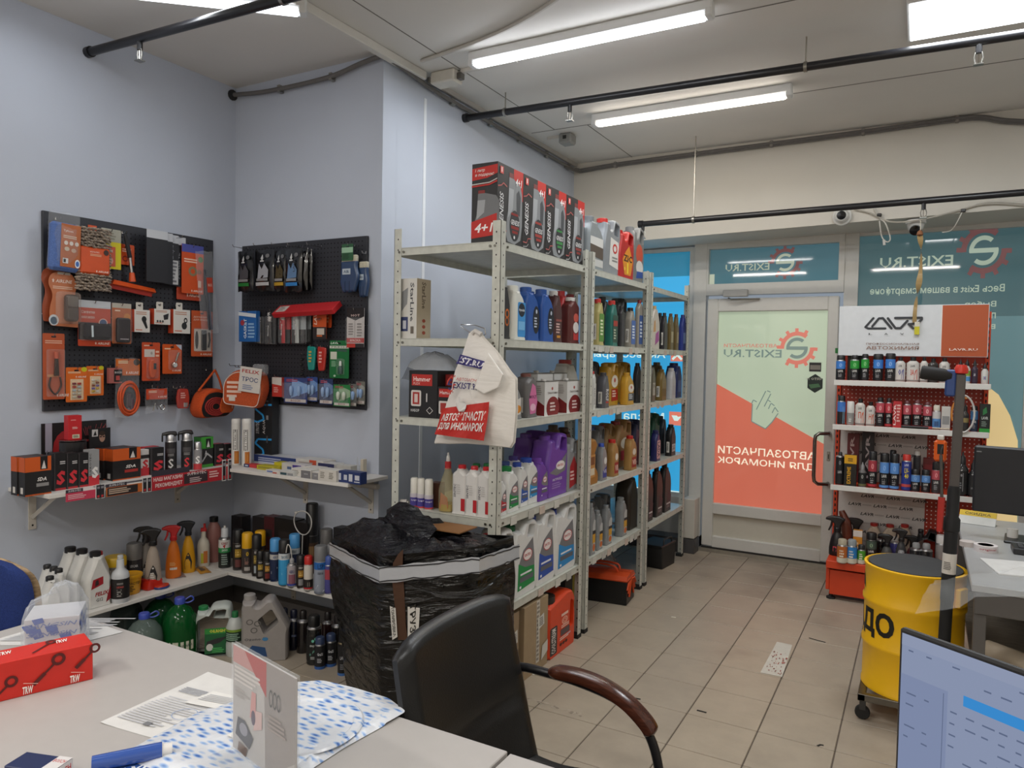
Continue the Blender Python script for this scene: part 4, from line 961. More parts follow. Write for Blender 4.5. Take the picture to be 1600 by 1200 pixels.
# back of the second screen
t=thing('monitor','dark flat monitor seen from behind on the metal desk','monitor',(1.93,-.02,.75),rad(-6))
MB().box(-.25,.25,-.012,.02,.12,.43,M('#222226','plastic',.5),.008).build('back_case',t);MB().box(-.03,.03,.02,.05,.01,.25,M('#1a1a1d'),.004).build('neck',t);MB().box(-.12,.12,-.07,.12,0,.012,M('#1a1a1d'),.004).build('stand_foot',t)
MB().box(-.24,-.22,-.0135,-.012,.40,.405,M('#8a8a8a')).build('badge',t)
def slab(name,label,cat,x,y,z,w_,d_,h,col,rz=0,k='plastic',b=.004,part='case'):
 t=thing(name,label,cat,(x,y,z),rz);MB().box(-w_/2,w_/2,-d_/2,d_/2,0,h,M(col,k),b).build(part,t);return t
t=slab('desk_phone','black desk phone or keypad in front of the dark monitor','phone',1.90,-.24,.75,.16,.12,.028,'#2c2c2f')
for i in range(4):
 for j in range(3):MB().box(-.06+.03*i,-.04+.03*i,-.04+.03*j,-.02+.03*j,.028,.033,M('#3b3b3f'),.002).build('key',t)
t=thing('tape_roll','white roll of printed tape lying on the metal desk','tape',(1.72,-.30,.75));MB().lathe([(.03,0),(.045,0),(.045,.028),(.03,.028)],M('#d9d2d2','paper'),24).lathe([(.03,0),(.03,.028)],M('#7a6a60','paper'),20).build('roll',t)
lb=MB();D().t('original',0,1,.2,.8,'#b5606a').cyl(lb,.045,.004,.024,-.6,.9);lb.build('print',t)
t=thing('tape_roll','second roll of tape half hidden under the printed one','tape',(1.655,-.24,.75));MB().lathe([(.02,0),(.03,0),(.03,.022),(.02,.022)],M('#cfc6c2','paper'),20).build('roll',t)
t=thing('paper_roll','small white till roll standing on the metal desk','roll',(1.845,.02,.75));MB().lathe([(.01,0),(.022,0),(.022,.05),(.01,.05)],M('#dcdad5','paper'),16).build('roll',t)
t=thing('knife_pack','yellow and white pack propped up before the dark monitor','pack',(1.72,.30,.75),rad(-12));q=MB();q.T=MR(rad(-35),4,'X');q.box(-.08,.08,-.003,.003,0,.045,M('#cfcfcb','card')).box(-.08,.08,-.0035,.003,.045,.075,M('#d8b416','card'));D().t('СКИДКА',.15,.85,.1,.7,'#4a3d10').flat(q,(-.08,-.0037,.047),(.16,0,0),(0,0,.026));q.build('card',t)
MB().box(-.08,.08,.0,.05,0,.004,M('#cfcfcb','card')).build('foot',t)
slab('paper_stack','white papers lying on the metal desk under clear film','paper',1.86,-.56,.75,.30,.24,.006,'#d9d8d6',.2,'paper',.001,'sheets')
t=thing('clear_bag','clear plastic sleeve spread over the front of the metal desk','bag',(1.70,-.85,.75));v=[];f=[];rr=RNG(9)
A=[Vector((1.46,-1.22,.70)),Vector((1.52,-1.02,.775)),Vector((1.95,-.52,.79)),Vector((2.0,-.86,.775))]
for i in range(13):
 for j in range(9):
  s_,q=i/12,j/8;p=(A[0].lerp(A[3],s_)).lerp(A[1].lerp(A[2],s_),q);p.z+=.02*math.sin(9*s_+3*q)*math.sin(PI*q)+rr.uniform(-.006,.006);p.z=max(p.z,.757)if p.x>1.62 else p.z;v.append(p-Vector((1.70,-.85,.75)))
  if i and j:f.append(((i-1)*9+j-1,i*9+j-1,i*9+j,(i-1)*9+j))
MB().add(v,f,M('#eef2f4','clear',.07),True).build('sleeve',t,180)
# telescopic brush on a grey pole, tools hanging on it
t=thing('telescopic_brush','telescopic brush with grey pole and red cap standing beside the drum','brush',(1.556,-.735,0),0,None,(rad(-1.0),rad(1.2),0))
MB().lathe([(.0,0),(.022,0),(.022,.62),(.024,.63),(.024,.90),(.029,.905),(.029,.95),(.022,.96),(.022,1.06),(.018,1.08),(.0,1.08)],M('#18181a','rubber'),16).build('grip',t)
lb=MB();D().r(0,1,0,1,'#d5d0c8').lines(.2,.6,.2,.6,5,'#6b6660').cyl(lb,.0242,.735,.815,-1.4,1.4,.0006);lb.build('label_sticker',t)
MB().box(-.017,.017,-.011,.011,1.06,1.52,M('#55504e','paint',.35),.004).build('pole',t)
MB().lathe([(.018,1.52),(.024,1.523),(.024,1.54),(.017,1.555),(0,1.556)],M('#d8301f'),14).build('cap',t)
hd=MB();hd.T=MT((-.09,.0,1.515))@MR(rad(96),4,'Y');hd.lathe([(.0,-.05),(.024,-.048),(.027,-.04),(.026,.03),(.02,.05),(.016,.06)],M('#1c1b1c','rubber'),14);hd.build('brush_head',t)
MB().box(-.052,-.015,-.013,.013,1.43,1.535,M('#2f4a86'),.006).build('clamp',t)
t=thing('escape_hammer','orange and black hand tool hanging beside the grey pole','tool',(1.528,-.70,1.22));MB().box(-.022,.022,-.012,.012,-.05,.035,M('#e0601c'),.008).build('body',t);MB().box(-.011,.011,-.0135,-.011,-.02,.02,M('#1c1b1b'),.002).build('slot',t);MB().box(-.012,.012,-.01,.01,.035,.055,M('#d9d6cf'),.004).box(-.016,.016,-.01,.01,-.085,-.05,M('#2a2828'),.006).build('strap',t)
t=thing('wiper_knife','long screwdriver with red handle hanging beside the grey pole','tool',(1.530,-.745,1.20));MB().tube([(0,0,0),(.008,0,-.17)],.006,M('#77736e','metal'),8).build('shaft',t);MB().tube([(.008,0,-.165),(.004,0,-.30)],[.013,.011],M('#b5322a'),10).build('handle',t)
MB().tube([(0,0,0),(0,0,.02),(.005,.003,.035)],.003,M('#333'),5).build('loop',t)
# screen on the front desk
t=thing('computer_screen','large flat computer screen with a pale blue window of text on the front desk','monitor',(1.438,-2.881,DTZ),math.atan2(-.107,.165))
sw,sz0,sz1=.53,.045,.422;BZ=M('#151517','plastic',.4)
MB().box(0,sw,0,.012,sz0,sz1,BZ,.003).box(.06,sw-.06,.011,.04,sz0+.03,sz1-.08,BZ,.006).build('case',t)
d=D('plastic');SC1,SC2,SC3,SC4=M('#9aa6c4','emit',.66),M('#8f9cbe','emit',.66),M('#3f93da','emit',.75),M('#6f7c9c','emit',.6)
d.r(0,1,0,1,SC1).r(0,.13,0,.84,SC2).r(.17,1,.81,.85,SC3).r(0,1,.955,1,M('#a5b0cd','emit',.62));d.it=[(a,b,c,False)for a,b,c,_ in d.it]
rr=RNG(4)
for i in range(22):
 y=.945-i*.042
 for x in(.02,.07,.14,.18,.22,.26,.30,.5,.7):
  if rr.random()<(.7 if i<9 else.25)and not.79<y<.87:d.r(x,x+rr.uniform(.012,.03),y-.008,y-.002,SC4)
d.r(.13,.132,0,.84,SC4)
lb=MB();d.flat(lb,(.005,0,sz0+.012),(sw-.010,0,0),(0,0,sz1-sz0-.018),.0004);lb.build('display',t)
MB().box(sw/2-.03,sw/2+.03,.03,.06,.01,.25,BZ,.004).build('neck',t);MB().box(sw/2-.12,sw/2+.12,-.05,.12,0,.012,BZ,.004).build('stand_foot',t)
# ================================================================ on the floor
t=thing('floor_sticker','worn white sticker with red print stuck on the floor tiles','sticker',(0,0,0));lb=MB()
A=[at(2,.0,*p)for p in((1214,1003),(1238,1008),(1222,1058),(1188,1051))];lb.add([p+Vector((0,0,.0012))for p in A],[(0,1,2,3)],M('#cbc6bb','paper'))
rr=RNG(8);d=D()
for i in range(46):d.e(rr.uniform(.1,.9),rr.uniform(.05,.68),rr.uniform(.01,.05),rr.uniform(.008,.028),rr.choice(['#9a4a40','#a8645a','#8a5a50']),6)
d.flat(lb,A[3]+Vector((0,0,.0013)),A[2]-A[3],A[0]-A[3],.0002);lb.build('sticker',t)
def strp(label,pts,wd,col,h=.002,name='debris_strip',cat='strip'):
 t=thing(name,label,cat,at(2,0,*pts[0]));o_=at(2,0,*pts[0]);P=[at(2,0,*p)-o_ for p in pts];v=[];f=[]
 for i,p in enumerate(P):
  tn=(P[min(i+1,len(P)-1)]-P[max(i-1,0)]).normalized();n=Vector((-tn.y,tn.x,0))*wd/2
  for z in(.0003,h):v+=[p+n+Vector((0,0,z)),p-n+Vector((0,0,z))]
  if i:
   a=4*(i-1);b=4*i;f+=[(a+2,a+3,b+3,b+2),(a,a+2,b+2,b),(a+1,b+1,b+3,a+3)]
 MB().add(v,f,M(col,'matte')).build('strip',t)
strp('long black strip lying across a tile joint on the floor',[(944,1078),(975,1088),(1001,1093)],.010,'#171615')
strp('short black scrap on a floor tile before the shelving',[(1089,1110),(1097,1112),(1104,1114)],.009,'#171615')
strp('thin black scrap on the floor near the yellow drum',[(1264,997),(1278,1001),(1290,1004)],.008,'#171615')
strp('small black twisted scrap on the floor nearest the desk',[(1277,1166),(1282,1164),(1287,1165)],.008,'#171615')
strp('white plastic tongue lying beside the shipping boxes',[(813,1044),(824,1049),(836,1055)],.018,'#d8d3c6',.003)
strp('tiny white paper scrap on the floor before the toolbox',[(1049,964),(1056,965)],.012,'#dad5c9',.002)
t=thing('glue_residue','torn pale tape residue stuck on the floor by the chair arm','residue',at(2,0,860,1105));v=[];f=[];rr=RNG(2);o_=at(2,0,860,1105);P0,P1=at(2,0,815,1089)-o_,at(2,0,910,1118)-o_;lb=MB()
for i in range(40):
 p=P0.lerp(P1,rr.random())+Vector((rr.uniform(-.01,.01),rr.uniform(-.012,.012),.0006+i*.00002));lb.add([p+Vector((rr.uniform(.004,.016)*math.cos(a),rr.uniform(.003,.009)*math.sin(a),0))for a in[PI/3*k for k in range(6)]],[tuple(range(6))],M(rr.choice(['#b3a898','#a99d8c','#8f8476']),'paper'))
q=lb.build('flakes',t);q['kind']='stuff'
# ================================================================ makers of goods (front is local -y, base z = 0)
def face_cam(x,y):return math.atan2(CAM.x-x,-(CAM.y-y))
def wrap(dec,r,z0,z1,root,ang=1.9,e=.0006,name='label',taper=None,sy=1):
 lb=MB();dec.cyl(lb,r,z0,z1,-ang,ang,e,taper=taper,sy=sy);return lb.build(name,root)
def can(label,x,y,z,r,h,body,cap,dec=None,capf=.2,name='spray_can',cat='can',group=None,capk='plastic',bk='gloss',zone=(.06,.72),shoulder=None,capr=.92,nozzle=None,rz=None,over=False):
 """round aerosol or additive can"""
 t=thing(name,label,cat,(x,y,z),face_cam(x,y)if rz is None else rz,group)
 hb=h*(1-capf);sh=shoulder or M('#b9b9bb','metal')
 B=M(body,bk)
 pr=[(r*.9,0),(r,.004),(r,hb-r*.45),(r*.9,hb-r*.2),(r*.62,hb-.002),(r*.55,hb)]
 MB().lathe(pr,B,18,mats=[sh,B,sh,sh,sh]).build('body',t)
 q=r*capr if not over else r*1.0
 z0=hb-r*.42 if capr>.8 else hb-.004
 MB().lathe([(q,z0),(q,h-.006),(q-.005,h),(0,h)],M(cap,capk),18).build('cap',t)
 if nozzle:MB().tube([(0,0,h-.002),(0,0,h+.012)],r*.18,M(nozzle),8).build('nozzle',t)
 if dec:wrap(dec,r,h*zone[0],hb-r*.5 if zone[1]is None else min(h*zone[1],hb-r*.46),t)
 return t
def L_band(bg,rows,bar=None):
 """label: rows of (y0, y1, colour) bands and ('t', text, x0, x1, y0, y1, colour)"""
 d=D()
 if bg:d.r(0,1,0,1,bg)
 for q in rows:
  if q[0]=='t':d.t(*q[1:],bold=.02)
  elif q[0]=='e':d.e(*q[1:])
  elif q[0]=='l':d.lines(*q[1:])
  elif q[0]=='p':d.p(*q[1:])
  elif q[0]=='r':d.r(*q[1:])
  else:d.r(0,1,*q)
 return d
OUT={
 'jug':([(-.5,0,.07),(.44,0,.08),(.5,.28,.15),(.45,.5,.15),(.5,.72,.12),(.46,.96,.09),(.28,1,.06),(-.02,.98,.08),(-.13,.85,.02),(-.15,.88),(-.40,.88),(-.41,.83),(-.5,.66,.15),(-.47,.35,.12)],
   [(.03,.775,.03),(.30,.755,.04),(.35,.905,.04),(.10,.93,.04)],-.275,.13,.87,.95),
 'cone':([(-.5,0,.06),(.5,0,.06),(.5,.52,.15),(.18,.86,.06),(.17,.92),(-.17,.92),(-.18,.86,.06),(-.5,.52,.15)],None,0,.21,.9,1.0),
 'jug2':([(-.5,0,.05),(.48,0,.06),(.5,.6,.15),(.45,.97,.08),(.10,1,.08),(-.02,.80,.08),(-.12,.78,.02),(-.14,.90),(-.36,.90),(-.38,.78,.05),(-.5,.55,.2)],
    [(.06,.725,.04),(.35,.70,.05),(.385,.895,.04),(.13,.93,.05)],-.25,.125,.89,.97),
 'slant':([(-.5,0,.05),(.47,0,.05),(.47,.40,.04),(.5,.5,.05),(.16,.94,.06),(.02,.95,.06),(-.14,.84,.04),(-.22,.86),(-.22,.91),(-.48,.91),(-.48,.86),(-.5,.80,.04)],
     [(-.15,.64,.04),(.12,.80,.05),(.27,.60,.05),(-.02,.42,.04)],-.35,.12,.90,1.0),
 'bot':([(-.5,0,.06),(.5,0,.06),(.5,.6,.2),(.24,.84,.1),(.17,.88),(.17,.92),(-.25,.92),(-.25,.88,.03),(-.5,.70,.15)],None,-.04,.24,.90,1.0),
 'bot2':([(-.5,0,.06),(.5,0,.06),(.46,.34,.2),(.5,.58,.2),(.32,.78,.2),(.06,.87,.05),(.06,.91),(-.40,.91),(-.40,.86,.03),(-.5,.70,.1)],None,-.17,.25,.90,1.0),
 'sq':([(-.5,0,.04),(.5,0,.04),(.5,.82,.12),(.2,.90,.05),(.2,.93),(-.2,.93),(-.2,.90,.05),(-.5,.82,.12)],None,0,.24,.92,1.0),
 'fridge':([(-.5,0,.06),(.5,0,.06),(.5,.55,.1),(.46,.7,.1),(.5,.78,.04),(.40,.96,.1),(.15,.99,.04),(-.5,.86,.03)],[(.26,.34,.02),(.40,.34,.02),(.42,.74,.04),(.30,.80,.03)],-.27,.19,.84,1.0),
}
def jug(label,loc,rz,w_,d_,h,col,cap,dec=None,style='jug',name='oil_canister',cat='canister',group=None,lab=(.08,.92,.08,.68),k='plastic',side=None,b=.24,capk='plastic',liquid=None):
 t=thing(name,label,cat,loc,rz,group);o_,hl,cx,cr2,c0,c1=OUT[style]
 sc=lambda P:rpoly([(p[0]*w_,p[1]*h,(p[2]if len(p)>2 else 0)*min(w_,h))for p in P],3)
 mt=M(col,k);MB().prism(sc(o_),-d_/2,d_/2,mt,[sc(hl)]if hl else(),b=d_*b,nb=2).build('body',t,50)
 rr_=min(cr2*w_,d_*.42);c=MB().lathe([(rr_,c0*h),(rr_,c1*h-.003),(rr_*.85,c1*h),(0,c1*h)],M(cap,capk),14,(cx*w_,0));c.build('cap',t)
 if dec:
  lb=MB();x0,x1,z0,z1=lab;dec.flat(lb,((x0-.5)*w_,-d_/2,z0*h),((x1-x0)*w_,0,0),(0,0,(z1-z0)*h),.0006);lb.build('label',t)
 if side:
  lb=MB();lx=-w_/2
  if style in('bot','bot2','jug','jug2'):lx-=.001
  side.flat(lb,(lx,d_*.22,h*.12),(0,-d_*.44,0),(0,0,h*.34),.0012);lb.build('side_label',t)
 return t
def carton(label,loc,rz,w_,d_,h,col,front=None,left=None,top=None,right=None,name='box',cat='box',group=None,b=.0012,k='card'):
 t=thing(name,label,cat,loc,rz,group);MB().box(-w_/2,w_/2,-d_/2,d_/2,0,h,M(col,k),b).build('carton',t)
 for dd,o_,U,V in((front,(-w_/2,-d_/2,0),(w_,0,0),(0,0,h)),(left,(-w_/2,d_/2,0),(0,-d_,0),(0,0,h)),(right,(w_/2,-d_/2,0),(0,d_,0),(0,0,h)),(top,(-w_/2,-d_/2,h),(w_,0,0),(0,d_,0))):
  if dd:lb=MB();dd.flat(lb,o_,U,V,.0005);lb.build('printed_face',t)
 return t
def trigger(parent,z,col,s=1.,col2=None,x=0):
 """spray trigger head pointing to local -x"""
 C=M(col);mb=MB();P=[(-.052,.040,.004),(-.050,.050,.003),(-.03,.060,.012),(.012,.060,.012),(.034,.048,.012),(.026,.036,.004),(.016,.018,.004),(.013,0),(-.013,0),(-.014,.024,.004),(-.03,.036,.004)]
 mb.prism([(x+a*s,z+b_*s)for a,b_ in rpoly(P,3)],-.010*s,.010*s,C,b=.006*s);o=mb.build('spray_head',parent,50)
 MB().lathe([(.016*s,z-.012*s),(.016*s,z+.004*s),(.012*s,z+.008*s)],C,12,(x,0)).build('collar',o)
 MB().prism(rpoly([(x+a*s,z+b_*s,.003)for a,b_ in((-.028,.038),(-.020,.036),(-.022,.014),(-.034,-.012),(-.041,-.010),(-.032,.014))],2),-.005*s,.005*s,M(col2 or col),b=.003*s).build('trigger_lever',o)
 return o
def spray(label,x,y,z,r,h,col,head,dec=None,prof=None,name='spray_bottle',cat='bottle',rz=None,k='plastic',ts=1,sy=.7,group=None,zone=(.08,.55),head2=None,tr=True):
 t=thing(name,label,cat,(x,y,z),face_cam(x,y)if rz is None else rz,group);hb=h-.055*ts
 pr=prof or[(.92,0),(1,.03),(1,.28),(.92,.45),(.82,.6),(.62,.78),(.36,.9),(.30,1)]
 MB().lathe([(r*a,hb*b_)for a,b_ in pr],M(col,k),20,sy=sy).build('body',t,60)
 if tr:trigger(t,hb,head,ts,head2)
 if dec:wrap(dec,r*.985,hb*zone[0],hb*zone[1],t,1.15,.0015,taper=r*.95,sy=sy)
 return t
def round_bottle(label,x,y,z,prof,col,cap,dec=None,zone=(0,1),r=None,capz=None,name='bottle',cat='bottle',k='plastic',sy=1,group=None,capr=None,n=20,rz=None,capk='plastic'):
 t=thing(name,label,cat,(x,y,z),face_cam(x,y)if rz is None else rz,group)
 MB().lathe(prof,M(col,k,None),n,sy=sy).build('body',t,55)
 if cap:z0,z1=capz;q=capr or prof[-1][0]+.003;MB().lathe([(q,z0),(q,z1-.003),(q*.88,z1),(0,z1)],M(cap,capk),14,sy=1).build('cap',t)
 if dec:wrap(dec,r or prof[1][0],zone[0],zone[1],t,1.5,sy=sy)
 return t
def hole_card(w_,h,y,th,mat,hole=True,r=.006,top=.016):
 hl=[rrect(-.012,.012,h-top-.004,h-top+.004,.004,2)]if hole and w_>.035 else([rrect(-.005,.005,h-top*.7-.004,h-top*.7+.003,.003,2)]if hole else[])
 return MB().prism(rrect(-w_/2,w_/2,0,h,min(r,w_*.2)),y,y+th,mat,hl)
def blister(label,loc,rz,w_,h,col,dec=None,name='blister_pack',cat='pack',group=None,dome=None,prod=None,k='card',hole=True,rot=None,r=.006,th=.002):
 """hanging card: front print, optional clear dome (x0,x1,z0,z1,depth in unit card) over products built by prod(root, w, h)"""
 t=thing(name,label,cat,loc,rz,group)
 if rot is not None:t.rotation_euler=(t.rotation_euler[0],t.rotation_euler[1],t.rotation_euler[2]);t.rotation_euler=(MR(rz,3,'Z')@MR(rot,3,'Y')).to_euler()
 hole_card(w_,h,0,th,M(col,k),hole,r).build('card',t)
 if dec:lb=MB();dec.flat(lb,(-w_/2,0,0),(w_,0,0),(0,0,h),.0004);lb.build('print',t)
 if prod:prod(t,w_,h)
 if dome:
  x0,x1,z0,z1,dp=dome;MB().prism(rrect((x0-.5)*w_,(x1-.5)*w_,z0*h,z1*h,.008),-dp,-.001,M('#eef1f4','clear',.03),b=min(.008,dp*.6)).build('blister',t)
 return t
def polybag(label,loc,rz,w_,h,th,mat,name='bag',cat='bag',group=None,seed=0,dec=None,decz=(0,1),rot=0,taper=.25,head=None,part='bag',inner=None,nx=8,nz=10,lobes=.006,yoff=0):
 """soft flat bag, thick in the middle, pinched at the top"""
 t=thing(name,label,cat,loc,rz,group);rr=RNG(seed)
 if rot:t.rotation_euler=(MR(rz,3,'Z')@MR(rot,3,'Y')).to_euler()
 v=[];f=[];m_=(nx+1)*(nz+1)
 for s_ in(-1,1):
  for i in range(nz+1):
   for j in range(nx+1):
    a,b_=j/nx*2-1,i/nz;k=(1-abs(a)**3)*math.sin(PI*min(1,max(0,b_*.96+.02)))**.5*(1-taper*max(0,b_-.6)/.4*.9)
    e=0 if abs(a)==1 or b_ in(0,1)else rr.uniform(-lobes,lobes)
    v.append((a*w_/2*(1+.02*math.sin(9*b_+seed)),yoff+s_*th/2*k+e*(s_<0),h*b_+.004*math.sin(5*a+seed)*(b_ in(0,1))))
 for s_ in(0,1):
  for i in range(nz):
   for j in range(nx):a=s_*m_+i*(nx+1)+j;f.append((a,a+1,a+nx+2,a+nx+1))
 MB().add(v,f,mat,True).build(part,t,180)
 if dec:
  # print follows the front surface
  def surf(x,zz):
   a=max(-1,min(1,x/(w_/2)));b_=max(0,min(1,zz/h));k=(1-abs(a)**3)*math.sin(PI*min(1,max(0,b_*.96+.02)))**.5*(1-taper*max(0,b_-.6)/.4*.9);return yoff-th/2*k-lobes*.9-.001
  lb=MB()
  for i,(pv,pf,pm,g)in enumerate(dec.it):
   if g:
    (x0,y0),(x1,_),(_,y1),_=pv;pv=[];pf=[]
    for q in range(7):
     for p in range(7):pv.append((x0+(x1-x0)*p/6,y0+(y1-y0)*q/6));
    pf=[(q*7+p,q*7+p+1,q*7+p+8,q*7+p+7)for q in range(6)for p in range(6)]
   lb.add([((x-.5)*w_,surf((x-.5)*w_,zz*h)-.0005*i,zz*h)for x,zz in pv],pf,pm)
  lb.build('print',t)
 if head:x0,x1,z0,z1,c=head;MB().box((x0-.5)*w_,(x1-.5)*w_,yoff-.003,yoff+.003,z0*h,z1*h,M(c,'card')).build('header_card',t)
 if inner:inner(t,w_,h)
 return t
# placing from the photograph: facing +x on the long shelving
def FX(x0,xs,x1,yt,zb,back=.02,d=None,zm=.12):
 X_=XS-back;ya,yb=sY(xs,X_,zb+zm),sY(x1,X_,zb+zm);h=sZ(yt,X_-.03,(ya+yb)/2)-zb
 dd=d if d else max(.03,X_-sX(x0,ya,zb+zm));return(X_-dd/2,(ya+yb)/2,zb),yb-ya,dd,h
# facing -y
def FY(x0,x1,yt,yf,zb,d,zm=.08):
 xa,xb=sX(x0,yf,zb+zm),sX(x1,yf,zb+zm);h=sZ(yt,(xa+xb)/2,yf+d/2)-zb;return((xa+xb)/2,yf+d/2,zb),xb-xa,d,h
# facing +x near the side wall
def FW(x0,x1,yt,xf,zb,d,zm=.06):
 ya,yb=sY(x0,xf,zb+zm),sY(x1,xf,zb+zm);h=sZ(yt,xf-d/2,(ya+yb)/2)-zb;return(xf-d/2,(ya+yb)/2,zb),yb-ya,d,h
# hanging on the pegboards: returns bottom-centre, width, height
def B1(x0,x1,y0,y1,off=.05):
 X_=XL+off;ym=(y0+y1)/2;zc=sZ(ym,X_,sY((x0+x1)/2,X_,1.7));ya,yb=sY(x0,X_,zc),sY(x1,X_,zc);yc=(ya+yb)/2
 z0,z1=sZ(y1,X_,yc),sZ(y0,X_,yc);return(X_,yc,z0),yb-ya,z1-z0
def B2(x0,x1,y0,y1,off=.05):
 Y_=Y1-off;zc=sZ((y0+y1)/2,sX((x0+x1)/2,Y_,1.7),Y_);xa,xb=sX(x0,Y_,zc),sX(x1,Y_,zc);xc=(xa+xb)/2
 z0,z1=sZ(y1,xc,Y_),sZ(y0,xc,Y_);return(xc,Y_,z0),xb-xa,z1-z0
def hk1(l,h,off=.05,top=.012,dy=0):hook(PB1,l[1]+dy+2.075,l[2]+h-top-1.25,off+.012)
def hk2(l,h,off=.05,top=.012,dx=0):hook(PB2,l[0]+dx+2.19,l[2]+h-top-1.25,off+.012)
BARC=lambda:D().r(0,1,0,1,'#d9d6cf').lines(.15,.85,.12,.88,9,'#4b4846',7)
# ================================================================ goods on the long shelving
R9=PI/2
# --- top, bay 1: four gift boxes
def oilpic(d,x0,x1,y0,y1,oc='#8a8d90',cap='#7c3a38',inner='#4a4d52',win=True):
 X_=lambda a:x0+a*(x1-x0);Y_=lambda b:y0+b*(y1-y0)
 d.p([(X_(a),Y_(b))for a,b in((.0,.12),(.1,.02),(.55,0),(.9,.08),(1,.3),(.98,.74),(.86,.86),(.62,.90),(.44,.93),(.42,.93),(.40,.80),(.22,.62),(.05,.36))],oc)
 d.p([(X_(a),Y_(b))for a,b in((.16,.92),(.42,.92),(.42,1),(.16,1))],cap).p([(X_(a),Y_(b))for a,b in((.14,.78),(.44,.78),(.43,.93),(.15,.93))],oc).p([(X_(a),Y_(b))for a,b in((.1,.35),(.14,.78),(.44,.78),(.4,.5))],'#a9acb0')
 if win:d.p([(X_(a),Y_(b))for a,b in((.64,.46),(.84,.42),(.88,.70),(.76,.80),(.62,.74))],inner)
 return d
GB_=[(775,818),(818,857.5),(857.5,889),(889,919.5)];GY0=-1.265
tops=(249,267,288,309)
for i,(xa,xb)in enumerate(GB_):
 ya,yb=GY0+.2375*i,GY0+.2375*i+.2365
 h=.352
 acc=['#8e2b28','#a03a34','#3f8a4a','#8c3a36'][i]
 d=D();d.r(0,1,0,1,'#2b2a2c');d.p([(.62,.70),(1,.62),(1,1),(.62,1)],'#c42a22');oilpic(d,.34,.98,.03,.93)
 d.e(.68,.27,.20,.20,'#35363a',20).t('GENESIS',.52,.86,.28,.345,'#e8e8e8',shear=.2).r(.53,.84,.225,.265,acc).r(.58,.80,.17,.205,acc).r(.53,.80,.40,.43,acc).e(.66,.12,.03,.022,'#d9d9d9')
 d.t('GENESIS',.07,.22,.20,.64,'#d9d9db',rot=90,bold=.02,shear=.2).t('4+1',.68,.93,.79,.89,'#fff',bold=.02,shear=.2)
 d.r(.08,.2,.87,.96,'#d8504a').r(.12,.16,.89,.95,'#f0d9d5').line([(0,.70),(.12,.72),(.2,.76),(.34,.73)],.016,'#b9605c').line([(0,.1),(.15,.1),(.2,.16),(.34,.17)],.014,'#b9605c').line([(0,.04),(.15,.05),(.22,.09)],.012,'#a9a9a9')
 dl=None
 if i==0:
  dl=D();dl.r(0,1,0,1,'#2b2a2c').p([(0,.79),(.6,.81),(1,.86),(1,.97),(0,.94)],'#c42a22').t('1 литр',.12,.5,.885,.93,'#f2e6e2',shear=.2).t('в подарок!',.12,.86,.83,.875,'#f2e6e2',shear=.2)
  oilpic(dl,.10,1.1,.10,.66,'#77797c','#8c2d2a',win=False);dl.e(.5,.42,.10,.05,'#a9564e').r(1,1.2,0,.7,'#2b2a2c')if False else None
  dl.p([(0,.06),(1,.09),(1,.36),(0,.27)],'#c42a22').t('4+1',.14,.86,.13,.245,'#fff',bold=.02,shear=.2).line([(0,.74),(.7,.75),(1,.79)],.012,'#d9d3d0').line([(0,.715),(.7,.725),(1,.76)],.02,'#c42a22')
 lab=['black and red gift box of oil, nearest the shelving end','black gift box of oil second from the shelving end','black gift box of oil with a green label picture','black gift box of oil last in the row before the grey canisters'][i]
 carton(lab,(-.2-.066,(ya+yb)/2,2.06),R9,yb-ya-.002,.132,h,'#232224',d,dl,name='gift_box',group='gift boxes on the top shelf')
# --- top, bay 2
z=LV[0]
l,w_,d_,h=FX(None,920.5,944,340,z,.03,.09);d=L_band(None,[('r',0,1,.3,.9,'#d7d8d6'),('p',[(0,.3),(1,.25),(1,.62),(0,.66)],'#5c5148'),('r',0,1,0,.22,'#c9cac8')])
jug('grey oil canister with a white and brown label on the top shelf',l,R9,w_,d_,h,'#8d9498','#7d8286',d,'bot2')
l,w_,d_,h=FX(None,944,970,342,z,.03,.09);d=D().p([(0,.1),(.9,.0),(1,.55),(.8,.9),(.1,1)],'#d9d8d4').ring(.5,.66,.22,.16,.4,'#c03a34').lines(.25,.75,.2,.4,2,'#8a8a88')
jug('pale grey oil canister with a red cap and white label on the top shelf',l,R9,w_,d_,h,'#8b9095','#c9302a',d,'jug2',lab=(.3,.95,.12,.66))
l,w_,d_,h=FX(None,968,991,360,z,.02,.085);d=D().p([(.2,0),(.8,0),(1,.5),(.6,1),(.3,.8),(0,.5)],'#d98e28').t('ZIC',.1,.9,.45,.68,'#26201c',bold=.03).r(.42,.56,.05,.42,'#f1d13a').e(.2,.2,.08,.06,'#e9c04a')
jug('red oil canister with a flame label on the top shelf',l,R9,w_,d_,h,'#b3221f','#b51f1d',d,'jug2',lab=(.2,.9,.08,.68))
l,w_,d_,h=FX(None,988,1006.5,354,z,.04,.09);d=D().e(.45,.7,.4,.28,'#c4523a').e(.5,.32,.42,.2,'#d6d4d2').p([(.1,0),(.9,.05),(.9,.22),(.2,.2)],'#2c4f9c')
jug('silver oil canister with blue and red label at the end of the top shelf',l,R9,w_,d_,h,'#77797a','#7e8284',d,'jug2',lab=(.25,.95,.08,.7))
